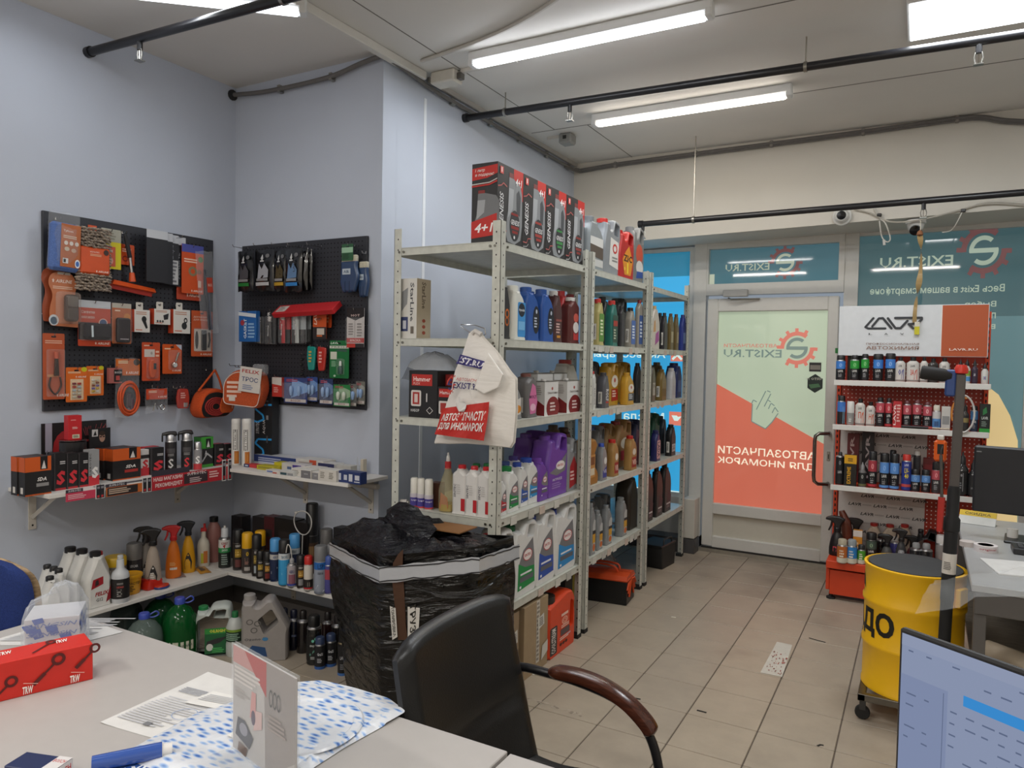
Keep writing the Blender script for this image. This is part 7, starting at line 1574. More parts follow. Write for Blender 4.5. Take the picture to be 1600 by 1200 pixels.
# tow strap bag
l,w_,h=B1(303,358,600,652,.10);t=thing('tow_strap_bag','orange fabric tow strap bag hanging by its handle at the pegboard edge','bag',l,R9)
P=rpoly([(-.42*w_,.0,.03),(.36*w_,.02*h,.05),(.52*w_,.34*h,.04),(.44*w_,.72*h,.04),(.0,.9*h,.04),(-.36*w_,.80*h,.05),(-.52*w_,.3*h,.05)],5)
MB().prism(P,-.05,.05,M('#cc4f1c','cloth'),b=.025,nb=3).build('bag',t,60);MB().prism([(x*.86-.004,z*.84+.006)for x,z in P],-.0535,-.05,M('#1b1717','cloth')).build('mesh_window',t)
mb=MB()
for k in range(4):mb.tube([(-.06*w_+w_*(.30-.06*k)*math.cos(a),-.056,h*.34+h*(.26-.05*k)*math.sin(a))for a in[2*PI*i/16 for i in range(16)]],.005,M('#a3302c','cloth'),6,True)
mb.build('strap_coil',t);fl_=MB().prism([(x*.42+.24*w_,z*.62+.13*h)for x,z in P],-.064,-.056,M('#d25a22','cloth'),b=.004);D().lines(.2,.8,.5,.8,2,'#b9441a').lines(.8,.95,.2,.5,3,'#f0d0b8').flat(fl_,(.03*w_,-.0645,.15*h),(.4*w_,0,0),(0,0,.5*h));fl_.build('pocket',t)
for s_ in(-1,1):MB().tube(smooth([(s_*.34*w_-.01,.0,.8*h),(s_*.16*w_+.01,.0,1.15*h),(.02,.0,1.42*h)]),[.006]*13,M('#cc5420','cloth'),6).build('handle',t)
hook(PB1,l[1]+.02+2.075,l[2]+1.40*h-1.25,.10)
# ================================================================ goods on the pegboard of the alcove (facing -y)
GG='black glove bags'
def gbag(label,q,off,c,txt,fill,seed,grp=GG):
 l,w_,h=B2(*q,off);d=D();d.e(.75,.84,.10,.05,'#6a6a6c');d.t('LAVR',.62,.72,.45,.75,'#3c3c40',rot=90)if txt else None
 if fill:d.p([(.25,.30),(.8,.32),(.82,.5),(.62,.66),(.5,.52),(.34,.66)],fill)
 d.p([(.42,.78),(.5,.88),(.56,.78),(.5,.72)],'#c9c9c9').r(.4,.6,.70,.73,'#c9c9c9')
 if c:d.r(.14,.84,.13,.21,c).r(.2,.8,.24,.30,'#8c8c8e')
 return polybag(label,l,0,w_,h,.03,M('#131315','gloss',.22),'glove_bag','bag',grp,seed,d,part='bag')
for i,(q,off,c,fill,lb_)in enumerate((((372,396,393,456),.12,'#1f7a34','#4a4a50','black glove bag with a green size stripe'),((399,428,390,455),.11,'#b9b9bb','#a2a4ac','black glove bag with a white size stripe and pale glove picture'),((429,449,391,455),.10,'#b8922a','#4a3f24','black glove bag with a yellow size stripe'),((446,472,388,456),.11,'#2f7fc4','#5f7fa6','black glove bag with a blue size stripe'))):gbag(lb_,q,off,c,i==3,fill,30+i)
for q,off,lb_ in(((468,481,389,454),.08,'black glove bag behind the blue striped one'),((476,488,390,453),.05,'black glove bag nearest the board, last of the row'),((412,426,391,452),.06,'black glove bag behind the white striped one')):gbag(lb_,q,off,None,False,None,int(q[0]))
for x,zpy in((380,388),(412,386),(440,385),(465,386),(495,385)):hook(PB2,sX(x,Y1-.06,2.15)+2.19,sZ(zpy,sX(x,Y1-.06,2.15),Y1-.06)-1.25,.13)
# blue work gloves
for i,(q,off,lb_)in enumerate((((532,562,382,458),.06,'pair of blue rubber work gloves with a green card'),((561,577,393,465),.035,'second pair of blue work gloves at the board edge'))):
 l,w_,h=B2(*q,off);t=thing('work_gloves',lb_,'gloves',l,0,'blue work gloves');BG_=M('#2b4468','gloss',.3)
 MB().prism(rpoly([(-.46*w_,.2*h,.012),(-.30*w_,.0,.012),(-.12*w_,.03*h,.01),(.0,.0,.01),(.14*w_,.03*h,.01),(.30*w_,.02*h,.01),(.42*w_,.2*h,.015),(.50*w_,.34*h,.01),(.36*w_,.55*h,.02),(.40*w_,.66*h,.008),(-.42*w_,.66*h,.008)],4),-.014,.014,BG_,b=.011,nb=3).build('glove',t,60)
 for x in(-.16,.06):MB().box(x*w_-.0015,x*w_+.0015,-.0148,-.012,.03*h,.24*h,M('#16283f','ink')).build('finger_seam',t)
 MB().prism(rrect(-.38*w_,.38*w_,.64*h,.78*h,.006),-.012,.012,M('#cfc9b4','cloth'),b=.006).build('cuff',t)
 lb=MB();D().r(0,1,0,1,'#b9c4cc').t('AIR',.15,.85,.25,.75,'#5a6a80',bold=.03).flat(lb,(-.3*w_,-.0146,.38*h),(.42*w_,0,0),(0,0,.12*h));lb.build('logo',t)
 if i==0:
  hole_card(w_*.58,h*.34,-.018,.002,M('#2c5c3a','card'),True).build('card',t).location=(-.03*w_,0,.66*h);lb=MB();D().r(0,1,.6,1,'#9cc4a4').lines(.1,.9,.1,.5,4,'#1d4028').flat(lb,(-.32*w_,-.0182,.66*h),(w_*.58,0,0),(0,0,h*.34*.8));lb.build('print',t)
 hk2(l,h,off,.01)
# red tray box resting on hooks
l,w_,h=B2(437,531,460,481,.07)
t=thing('red_tray_box','flat red box lying tilted across the hooks of the alcove pegboard','box',(l[0],Y1-.055,l[2]+.012),0,None,(rad(38),rad(-2),0));MB().box(-w_/2,w_/2,-.085,.0,-.012,.018,M('#c1262b','card'),.002).build('carton',t);lb=MB();D().r(0,1,0,1,'#cfc4bc').lines(.1,.9,.1,.9,3,'#8a7f7c').flat(lb,(-w_*.46,-.07,.0185),(w_*.16,0,0),(0,.055,0));lb.build('sticker',t)
for x in(445,480,518):hook(PB2,sX(x,Y1-.06,1.9)+2.19,l[2]+.022-.02-1.25,.075)
# row of tubes
TG='hanging sealant tubes'
l,w_,h=B2(373,400,486,534,.12);hk2(l,h+.01,.12)
carton('blue antifreeze gasket pack in front at the board corner',(l[0],l[1]+.015,l[2]),0,w_,.03,h,'#2466b0',D().t('GASKET',.3,.46,.1,.75,'#d9e6f2',rot=90,bold=.02).e(.22,.62,.12,.09,'#a83a44').lines(.55,.95,.1,.62,5,'#8fb8e0').p([(.0,.86),(1,.78),(1,.9),(0,.98)],'#d9e2ea'),name='gasket_pack')
def tubepack(label,q,off,col,cardc,capc,cardfrac=.55,n=1):
 l,w_,h=B2(*q,off);hk2(l,h,off)
 def pr(t,w,hh):
  a=MB();P=[];C=M(col,'gloss');n_=14;v=[];f=[]
  for i in range(7):
   s_=i/6;ry=.013*(.08+.92*s_**.8)if s_<1 else.012;rx=.015*(1-.12*s_)
   for j in range(n_):v.append((rx*math.cos(2*PI*j/n_),-.016+ry*math.sin(2*PI*j/n_),hh*(.03+.62*s_)))
  for i in range(6):
   for j in range(n_):f.append((i*n_+j,i*n_+(j+1)%n_,(i+1)*n_+(j+1)%n_,(i+1)*n_+j))
  a.add(v,f,C,True).build('tube',t,60);MB().lathe([(.012,hh*.65),(.006,hh*.69),(.006,hh*.70),(.010,hh*.70),(.010,hh*.78),(0,hh*.785)],M(capc),12,(0,-.016)).build('cap',t)
  lb=MB();D().t('SILICONE',.2,.8,.1,.9,'#d9d6d2',rot=90,bold=.02).flat(lb,(-.009,-.0305,hh*.2),(.016,0,0),(0,.004,hh*.38));lb.build('label',t)
 d=D().r(0,1,0,1,cardc).t('LAVR',.06,.3,.58,.92,'#e0dcd8',rot=90,bold=.02,shear=.2).r(0,1,0,.4,'#1f1d1f')
 return blister(label,l,0,w_,h,cardc,d,'sealant_pack','tube',TG,dome=(.2,.95,.02,.8,.034),prod=pr)
tubepack('black card with a grey sealant tube, nearest the corner',(401,415,484,538),.07,'#6f6d6c','#222124','#d0ccc8')
tubepack('black card with a black sealant tube',(417,433,483,539),.07,'#2d2b2d','#232225','#d0ccc8')
tubepack('red card with a red sealant tube',(437,455,480,538),.07,'#b3222a','#b3242a','#d9d4d0')
tubepack('pale card with a pale grey sealant tube',(457,478,480,538),.07,'#b4bab8','#aeb6bc','#b9bdbc')
tubepack('grey card with a sealant tube half hidden behind the pale one',(473,486,482,536),.04,'#8f9698','#8a9196','#b9bdbc')
l,w_,h=B2(489,510,480,530,.075);hk2(l,h,.075)
ob=D().r(0,1,.38,1,'#cc5422').t('LAVR',.08,.3,.45,.92,'#ecd6c8',rot=90,bold=.02,shear=.2).r(0,1,0,.38,'#2a2426').r(.3,.85,.14,.34,'#c9c0b6').r(.3,.7,.08,.13,'#c8642c')
blister('orange and black card with a small metal part, in front',l,0,w_,h,'#cc5422',ob,prod=lambda t,w,hh:MB().tube([(-w*.1,-.01,hh*.62),(w*.2,-.01,hh*.64)],.005,M('#c9c2b4','chrome'),8).build('fitting',t))
l,w_,h=B2(503,518,480,512,.045);hk2(l,h,.045);blister('orange card tucked behind the black and orange one',l,0,w_,h,'#b9481e',D().lines(.1,.9,.2,.7,3,'#dca080'))
l,w_,h=B2(542,569,481,543,.06);hk2(l,h,.06)
blister('white mask pack with a red foot and black header',l,0,w_,h,'#cfc9c6',D().r(0,1,.0,.1,'#2a2528').r(0,.5,0,.1,'#c03a30').r(0,1,.12,.24,'#b9332e').t('МАСКА',.2,.8,.15,.21,'#e9d6d2').p([(0,.78),(0,1),(1,1),(1,.78),(.5,.68)],'#1f1b1d').t('HOT',.25,.75,.78,.84,'#d8c0ba').r(.45,.48,.26,.7,'#9a9492').lines(.1,.4,.3,.62,5,'#8c8684').lines(.6,.9,.26,.62,5,'#8c8684'),'mask_pack',dome=(.03,.97,.1,.75,.02))
# scissors shaped scrapers, green card
for q,col,lb_ in(((481,496,540,579),'#1d8f86','teal blister shaped like a bottle opener'),((497,512,541,580),'#b8362f','red blister shaped like a bottle opener')):
 l,w_,h=B2(*q,.06);hk2(l,h,.06,.006);t=thing('opener_pack',lb_,'pack',l,0);MB().prism(rpoly([(-.3*w_,0,.01),(.3*w_,.02*h,.01),(.4*w_,.4*h,.02),(.46*w_,.94*h,.012),(-.4*w_,h,.012),(-.46*w_,.5*h,.02)],4),-.014,0,M(col,'gloss'),b=.006).build('shell',t);lb=MB();D().lines(.1,.9,.0,1,4,'#c9a24a' if col[1]=='1' else '#e0a8a0').flat(lb,(-.28*w_,-.0145,.3*h),(.56*w_,0,0),(0,0,.5*h));lb.build('print',t)
l,w_,h=B2(466,480,554,588,.06);t=thing('valve_cap_strip','strip of small black rubber parts hanging on the alcove pegboard','pack',l,0)
for k in range(4):MB().lathe([(.006,0),(.012,.004),(.012,.012),(.005,.018)],M('#1a191b','rubber'),10).build('rubber_part',t).location=(.006*math.sin(k*2)+.003,-.01,.028*k+.004)
MB().tube([(0,-.01,.0),(0,-.01,h)],.002,M('#2a292b'),5).build('cord',t);hk2(l,h,.05,.003)
l,w_,h=B2(515,545,532,591,.055);hk2(l,h,.055)
blister('green card with a small clear bottle under a white stripe',l,0,w_,h,'#15703a',D().t('LAVR',.05,.45,.90,.96,'#e0efe2',bold=.02,shear=.2).r(0,1,.79,.86,'#d6d6cc').t('FRESH',.1,.9,.805,.845,'#5a7a60').r(.05,.38,.50,.70,'#cfd2c4').lines(.1,.36,.3,.46,5,'#8fc09c').p([(.3,.72),(.9,.70),(.9,.76),(.5,.77)],'#3a5a50').e(.28,.06,.06,.03,'#b9d8bc'),'freshener_pack',dome=(.45,.82,.1,.52,.02),prod=lambda t,w,hh:(MB().lathe([(.011,hh*.12),(.012,hh*.16),(.012,hh*.28),(.006,hh*.34)],M('#1f4a44','gloss'),12,(w*.13,-.010)).build('bottle',t),MB().lathe([(.008,hh*.33),(.007,hh*.44),(.004,hh*.46)],M('#d9dcd6'),12,(w*.13,-.010)).build('cap',t)))
l,w_,h=B2(425,440,588,620,.09);hk2(l,h+.012,.09)
carton('small red and white folded card box hanging beside the lamp packs',(l[0],l[1]+.012,l[2]),0,w_,.024,h*.95,'#c03a32',D().p([(0,.66),(1,.58),(1,1),(0,1)],'#d2ccc6').lines(.2,.8,.2,.5,3,'#e0a8a0'),name='bulb_box')
BLG='lamp bulb blisters'
def bulb(label,q,off,c1,c2,seed):
 l,w_,h=B2(*q,off);hk2(l,h,off,.008)
 def pr(t,w,hh):
  for x in(-.12,.22):
   if w<.04 and x<0:continue
   MB().lathe([(.004,hh*.30),(.007,hh*.34),(.011,hh*.5),(.010,hh*.62),(.004,hh*.68),(0,hh*.69)],M('#8fb0dc' if c1!='#1f7a3c' else '#c9d0c0','gloss'),12,(x*w,-.014)).build('bulb',t)
 d=D().r(0,1,0,1,c1).p([(.3,.2),(1,.45),(1,.75),(.35,.95)],c2).r(.05,.95,.04,.16,'#cfc9c4').t('BOSCH',.3,.7,.06,.14,'#8a4a50').lines(.1,.6,.82,.94,2,'#b04a58')
 return blister(label,l,0,w_,h,c1,d,'lamp_blister','pack',BLG,dome=(.06,.95,.18,.8,.03),prod=pr,r=.015)
bulb('blue lamp blister at the front of the lamp row, widest one',(444,480,590,630),.085,'#34447c','#7fa8dc',1)
bulb('blue lamp blister behind the widest one',(479,496,589,627),.06,'#2f4a8c','#6f9ad4',2)
bulb('dark blue lamp blister in the middle of the lamp row',(499,520,592,632),.085,'#23345f','#5f7fae',3)
bulb('green lamp blister at the front of the lamp row',(521,547,601,635),.10,'#1f7a3c','#8fb08a',4)
bulb('clear lamp blister behind the green one',(545,557,600,635),.07,'#6f706c','#9a9a94',5)
bulb('clear lamp blister at the board edge',(556,570,596,632),.045,'#77776f','#a2a298',6)
# tow rope bag between the boards
l,w_,h=B2(362,410,576,638,.17);ORC=M('#c4562c','cloth');t=thing('tow_rope_bag','orange tow rope bag with a white tag hanging between the pegboards','bag',l,0,None,(0,0,rad(20)))
MB().prism(rpoly([(-.5*w_,.1*h,.03),(.34*w_,.0,.03),(.5*w_,.5*h,.04),(.42*w_,.92*h,.03),(-.2*w_,1*h,.05),(-.5*w_,.7*h,.05)],4),-.045,.05,ORC,b=.03,nb=3).build('bag',t,60)
MB().tube([(x,-.045,z)for x,z in rpoly([(-.47*w_,.12*h,.03),(.34*w_,.04*h,.03),(.44*w_,.5*h,.04),(.36*w_,.86*h,.03),(-.2*w_,.93*h,.05),(-.46*w_,.68*h,.05)],4)],.003,M('#dfc8bc'),5,True).build('piping',t)
lb=MB();D().lines(.05,.6,.2,.8,4,'#e6c4b4',3).r(.12,.32,.12,.28,'#d8cfc6').flat(lb,(-.42*w_,-.046,.1*h),(.75*w_,0,0),(0,0,.75*h));lb.build('print',t)
c_=MB();c_.T=MT((.16*w_,-.056,.42*h))@MR(.12,4,'Y');c_.box(-.26*w_,.26*w_,0,.003,0,h*.62,M('#d3cec8','card'));D().t('FELIX',.1,.9,.76,.90,'#a8322c',bold=.02).t('ТРОС',.12,.88,.42,.60,'#3a4a78').lines(.2,.8,.08,.3,3,'#8a94b0').flat(c_,(-.26*w_,0,0),(.52*w_,0,0),(0,0,h*.62));c_.build('tag_card',t)
MB().box(.2*w_,.5*w_,-.04,.02,.84*h,1.12*h,M('#c9cdd2','clear',.25),.01).build('bag_neck',t);hook(PB2,.025,l[2]+h*1.06-1.25,.12)
for k in range(2):hook(PB2,.05+.03*k,l[2]+h*1.02-1.25,.10)
# ================================================================ upper corner shelf
z=ZU;K_='#1d1b1d'
ad=lambda mid:D().r(0,1,0,1,'#1e1c1d').r(0,1,.62,1,'#cf5a1e').p([(.58,.66),(.86,.66),(.86,1),(.58,1)],'#151314').p([(.62,.68),(.72,.9),(.80,.68)],'#d9d4cf').t('SDA',.46,.82,.36,.46,'#e6e2de',bold=.03,shear=.2).r(.42,.9,.22,.31,mid).r(0,1,0,.04,'#b9531f')
side_ad=D().r(0,1,0,1,'#1e1c1d').r(0,1,.62,1,'#c4541c').r(.3,.7,.06,.22,'#d0ccc6')
l,w_,d_,h=FW(39,80,713,XL+.30,z,.05);carton('orange topped black additive box at the shelf end, in front',l,R9,w_,.05,h,'#1e1c1d',ad('#8f8d8c'),side_ad,name='additive_box',group='orange topped additive boxes')
l2=(l[0]-.055,l[1]-.004,z);carton('orange topped black additive box at the shelf end, behind',l2,R9,w_,.05,h,'#1e1c1d',ad('#8f8d8c'),side_ad,name='additive_box',group='orange topped additive boxes')
def sbx(col,top='#9a8f92'):return D().r(0,1,0,1,'#1b191b').r(0,1,0,.06,'#b02a30').t('S',.22,.92,.14,.52,col,bold=.05,shear=.1).lines(.5,.95,.68,.78,2,'#c9c6c6').r(0,.12,0,1,'#3a3638')
SGp='black boxes with a large red letter'
for i,(xa,xb)in enumerate(((84,103),(104,121.5),(122.5,138))):
 l,w_,d_,h=FW(xa,xb,707,XL+.26,z,.045);carton(f'black box with a large red letter, {["first", "second", "third"][i]} after the orange topped pair',l,R9,w_,.045,h,'#1b191b',sbx('#d2323c'),name='additive_box',group=SGp)
l,w_,d_,h=FW(138.5,155,702,XL+.26,z,.045);carton('silver box with a large white letter on a red foot',l,R9,w_,.045,h,'#9b9a9b',D().r(0,1,0,1,'#97989a').r(0,1,0,.28,'#c8343c').t('S',.3,.9,.2,.52,'#e6e4e2',bold=.05).t('SUPROTEC',.08,.24,.25,.9,'#3a3a3c',rot=90),name='additive_box')
l,w_,d_,h=FW(171,177,700,XL+.17,z,.05);l,w_,d_,h=FW(176,219.5,699.5,XL+.22,z,.06)
carton('large orange topped black additive box in the middle of the shelf',l,R9,w_,.06,h,'#1e1c1d',ad('#a82f2a'),side_ad,name='additive_box',group='orange topped additive boxes');carton('orange topped additive box behind the large one',(l[0]-.065,l[1]-.01,z),R9,w_,.06,h,'#1e1c1d',ad('#a82f2a'),side_ad,name='additive_box',group='orange topped additive boxes')
l,w_,d_,h=FW(220,233,702,XL+.19,z,.045);carton('white box with a large red letter on a red foot',l,R9,w_,.045,h,'#d6d2cf',D().r(0,1,0,.3,'#c03038').t('S',.2,.9,.25,.62,'#c8323a',bold=.05).r(0,1,.66,.8,'#2b2728'),name='additive_box')
l,w_,d_,h=FW(235,256,699,XL+.2,z,.05);carton('black box with red letter and red rear half next to the trigger cans',l,R9,w_,.05,h,'#201d1f',sbx('#d2323c'),None,None,D().r(0,1,0,1,'#b9303a'),name='additive_box',group=SGp)
carton('red box standing behind the black one with red letter',(l[0]-.06,l[1]+.014,z),R9,w_,.045,h*1.0,'#bf2f38',None,name='additive_box')
def spcan(label,q,yt,xo,sc,grp='dark cans with trigger heads'):
 X_=XL+xo;yc=sY(q,X_,z+.1);h=sZ(yt,X_,yc)-z;r=.029
 t=can(label,X_,yc,z,r,h*.93,'#232224','#b9b9bc',L_band('#232224',[('t','S',.38,.62,.08,.42,sc),('r',.3,.7,.62,.78,'#4c4a4c'),('l',.36,.64,.5,.6,2,'#8a8888')]),.14,'trigger_can',group=grp,capk='metal',zone=(.04,.8))
 MB().prism(rpoly([(-.045,h*.90,.004),(-.045,h*.955,.004),(-.01,h,.008),(.026,h,.008),(.034,h*.9,.004)],3),-.022,.022,M('#1d1c1e'),b=.007).build('trigger_head',t)
 MB().box(-.046,-.038,-.008,.008,h*.74,h*.92,M('#1d1c1e'),.003).build('trigger_lever',t);return t
spcan('dark can with grey letter and black trigger head, nearer one',267,674,.17,'#c9c6c4');spcan('dark can with red letter and black trigger head',292,672,.20,'#cf3038')
X_=XL+.24;yc=sY(309,X_,z+.06);can('small silver additive can with red foot and white letter',X_,yc,z,.021,sZ(690,X_,yc)-z,'#a9a9ab','#b9b9bb',L_band('#8d8c8e',[('r',0,1,0,.3,'#c03a40'),('t','S',.36,.64,.3,.7,'#ece9e6')]),.22,'additive_can',capk='metal',zone=(.02,.74))
l,w_,d_,h=FW(314,333,682,XL+.2,z,.06);carton('black box with bright green top and foot',l,R9,w_,.06,h,'#232224',D().r(0,1,.62,1,'#3f9a35').r(0,1,0,.1,'#3f9a35').p([(.4,.64),(.8,.64),(.8,.94),(.4,.94)],'#1b1a1b').p([(.46,.66),(.6,.88),(.72,.66)],'#d9d9d4').line([(.1,.2),(.5,.45),(.9,.3)],.06,'#b9b9b9').t('A',.3,.5,.4,.55,'#d9d9d9'),D().r(0,1,.62,1,'#37882e'),name='additive_box')
for i,(xa,xb)in enumerate(((335,349.5),(350.5,363.5))):
 l,w_,d_,h=FW(xa,xb,693,XL+.2,z,.045);carton(f'black box with pink red letter, {["nearer the green box", "nearer the white cartridges"][i]}',l,R9,w_,.045,h,'#1f1d1f',sbx('#d8384a'),None,D().r(0,1,0,1,'#a8565e'),name='additive_box',group=SGp)
GT='white grease cartridges'
for i,px in enumerate((369,385.5)):
 Y_=Y1-.20;X_=sX(px,Y_,z+.15);h=sZ(654,X_,Y_)-z
 can(f'white grease cartridge with black and amber print, {["the nearer to the side wall", "beside the tall black box"][i]}',X_,Y_,z,.026,h,'#d9d7d3','#dcdad6',L_band('#d9d7d3',[('r',.34,.56,.36,.86,'#1d1b1c'),('t','SUPROTEC',.37,.53,.38,.84,'#e6e4e2',90),('r',.40,.66,.02,.33,'#b46a24'),('r',.44,.56,.1,.28,'#cf8a3a')]),.06,'grease_cartridge','cartridge',GT,capr=1.03,zone=(.02,.9),shoulder=M('#d6d4d0'))
Y_=Y1-.09;xa,xb=sX(397,Y_,z+.15),sX(424,Y_,z+.15);h=sZ(612,xa,Y_)-z
d=D().r(0,1,0,1,'#19191c')
for zz in(.10,.58):d.line([(1,zz+.25),(.2,zz+.24),(.06,zz+.18),(.5,zz+.10),(.55,zz+.04),(.2,zz),(-.0,zz+.01)],.10,'#2c9be0',3.8)
d.t('SUPROTEC',.1,.3,.42,.58,'#c9c6c6',rot=90).t('AQUA',.5,.66,.42,.62,'#c9c6c6',rot=90).r(.7,.82,.62,.68,'#8a8a8c').r(.72,.8,.3,.4,'#4c4c50').r(.2,.3,.86,.98,'#c9c6c6').lines(.68,.86,.8,.95,3,'#55555a')
carton('tall narrow black box with blue wave letters in the shelf corner',((xa+xb)/2,Y_+.03,z),0,xb-xa,.055,h,'#19191c',d,name='lubricant_box')
# promo cards and the red box on its black stand
Y_a,Y_b=sY(66,XL+.03,z+.2),sY(167,XL+.03,z+.2);t=thing('promo_card','wide black and red promo card standing against the wall','card',(XL+.022,(Y_a+Y_b)/2,z),R9);w_=Y_b-Y_a;h=sZ(659,XL+.03,(Y_a+Y_b)/2)-z
MB().box(-w_/2,w_/2,-.003,.003,0,h,M('#1d1a1c','card')).build('card',t);lb=MB();d=D().r(0,1,0,1,'#1d1a1c').r(.05,.15,.52,1,'#a7a3b4').t('SUP',.06,.16,.08,.55,'#7f7b88',rot=-90).e(.38,.55,.22,.32,'#a8282c').t('OPTIMAL',.3,.5,.5,.6,'#d9b0ac').line([(.5,.62),(.98,.72)],.03,'#b9363a').t('3DOROVYE',.42,.8,.3,.42,'#c9c4c4',shear=.2).t('ЦЕНЫ',.56,.8,.16,.26,'#c9c4c4',shear=.2)
rr=RNG(3)
for i in range(14):d.line([(.66+.02*i,.75),(.62+.03*i,.75+rr.uniform(.1,.2))],.006,'#b8565a')
d.flat(lb,(-w_/2,-.003,0),(w_,0,0),(0,0,h));lb.build('print',t)
Y_a,Y_b=sY(139,XL+.07,z+.2),sY(172,XL+.07,z+.2);t=thing('promo_card','narrow black promo card with a man in glasses holding a jar','card',(XL+.07,(Y_a+Y_b)/2,z),R9);w_=Y_b-Y_a;h=sZ(669,XL+.07,(Y_a+Y_b)/2)-z
MB().box(-w_/2,w_/2,-.0025,.0025,0,h,M('#1b1a1c','card')).box(-.03,.03,.0,.03,0,.004,M('#1b1a1c','card')).build('card',t);lb=MB()
d=D().r(0,1,0,1,'#1b1a1c').r(.12,.40,.84,.98,'#d0cdca').p([(.18,.86),(.28,.96),(.34,.86)],'#1b1a1c').e(.60,.82,.14,.10,'#b98f7a').e(.60,.895,.14,.05,'#3a2a22').r(.48,.58,.815,.84,'#22201f').r(.62,.72,.815,.84,'#22201f').p([(.38,.35),(.86,.35),(.9,.62),(.72,.70),(.5,.70),(.36,.62)],'#1f1e22').p([(.3,.5),(.5,.42),(.5,.47),(.34,.6)],'#b98f7a').p([(.9,.5),(.62,.42),(.62,.47),(.9,.6)],'#b98f7a').r(.46,.72,.42,.56,'#3c3a3c').r(.46,.72,.52,.56,'#c0702c').lines(.2,.6,.22,.32,2,'#c9c6c4').lines(.2,.6,.06,.14,2,'#8a8888')
d.flat(lb,(-w_/2,-.0026,0),(w_,0,0),(0,0,h));lb.build('print',t)
X_=XL+.13;yc=sY(114,X_,z+.15);zt=sZ(688,X_,yc)
t=thing('riser','black stepped round display foot under the small red box','stand',(X_,yc,z));MB().lathe([(.075,0),(.075,.03),(.062,.06),(.055,.085),(.058,.09),(.058,zt-z-.006),(.05,zt-z),(0,zt-z)],M('#211f21','plastic'),24).build('foot',t);MB().lathe([(.05,zt-z),(.06,zt-z+.001),(.06,zt-z+.004),(0,zt-z+.0041)],M('#8c7a7a','chrome'),24).build('plate',t)
Yb_=sY(127,X_+.02,1.2)-sY(103,X_+.02,1.2);h=sZ(649,X_,yc)-zt-.004
carton('small upright red box with a white barcode on the display foot',(X_,yc,zt+.0045),R9-.12,Yb_*.85,.045,h,'#c3232a',D().lines(.2,.8,.78,.84,1,'#e09a96').lines(.3,.8,.44,.54,3,'#e8b4b0').r(.3,.82,.06,.22,'#cfcab0').lines(.36,.76,.09,.19,5,'#5a5648'),name='oil_additive_box')
t=thing('shelf_leaflet','grey printed leaflet strip lying on the shelf before the boxes','leaflet',(XL+.315,-1.86,z));MB().box(-.02,.02,-.14,.14,0,.0015,M('#55575e','paper')).build('sheet',t);lb=MB();D().t('suprotec.ru',.05,.5,.3,.7,'#d9dade').flat(lb,(.018,-.13,.0016),(0,.26,0),(-.036,0,0));lb.build('print',t)
# shelf front strips
XF=-1.93
def wob(label,q,dec,tail=None,c='#c63a4c'):
 Y_a,Y_b=sY(q[0],XF+.004,z),sY(q[1],XF+.004,z);z1,z0=sZ((q[2]),XF+.004,(Y_a+Y_b)/2),sZ(q[3],XF+.004,(Y_a+Y_b)/2);t=thing('shelf_strip',label,'sign',(XF+.002,(Y_a+Y_b)/2,z0),R9,'promo strips on the shelf edge');w_=Y_b-Y_a;h=z1-z0
 MB().box(-w_/2,w_/2,-.0022,-.0002,0,h*.72,M(c,'card')).box(-w_/2,-w_/2+w_*.45,-.0022,-.0002,h*.72,h,M('#3a3640','card')).build('strip',t);lb=MB();dec.flat(lb,(-w_/2,-.0024,0),(w_,0,0),(0,0,h));lb.build('print',t)
 if tail:
  for k in range(2):
   x=w_*(.36+.11*k)
   if tail==2:x=w_*(.40+.08*k)
   b_=MB();b_.box(x-.013,x+.013,-.004,-.0023,-.008+.0*k,h*1.12,M('#d6d3d2','card'),.0006);D().r(.14,.86,.05,.95,'#26242a').r(.3,.7,.1,.25,'#c0343a').r(.25,.75,.7,.85,'#8a8890').flat(b_,(x-.013,-.0042,-.008),(.026,0,0),(0,0,h*1.12+.008));b_.build('can_cutout',t)
SU=lambda:D().t('SUPROTEC',.06,.40,.78,.95,'#d6d4d8',bold=.02)
wob('pink red promo strip with two can cutouts, nearest the shelf end',(103,161,762,780),SU().lines(.05,.65,.14,.58,3,'#e6b0b6'),1,'#c9405a')
wob('black and orange promo strip with two red cutouts in the middle',(166,235,752,771),SU().r(.02,.70,.05,.68,'#2a2324').lines(.05,.66,.14,.6,3,'#c9b09a'),1,'#c8692c')
wob('long red promo strip recommending the shop',(237,361,728,757),D().t('НАШ МАГАЗИН',.02,.36,.46,.66,'#f0d9d6',bold=.03).t('РЕКОМЕНДУЕТ',.04,.36,.10,.34,'#f0d9d6',bold=.03).r(.38,.68,.1,.62,'#3a2c30').t('SUPROTEC',.42,.66,.52,.68,'#e6dcda',bold=.02).lines(.45,.64,.1,.4,3,'#c9b0b0').lines(.7,.86,.2,.6,3,'#e6b8b4'),2,'#b82a34')
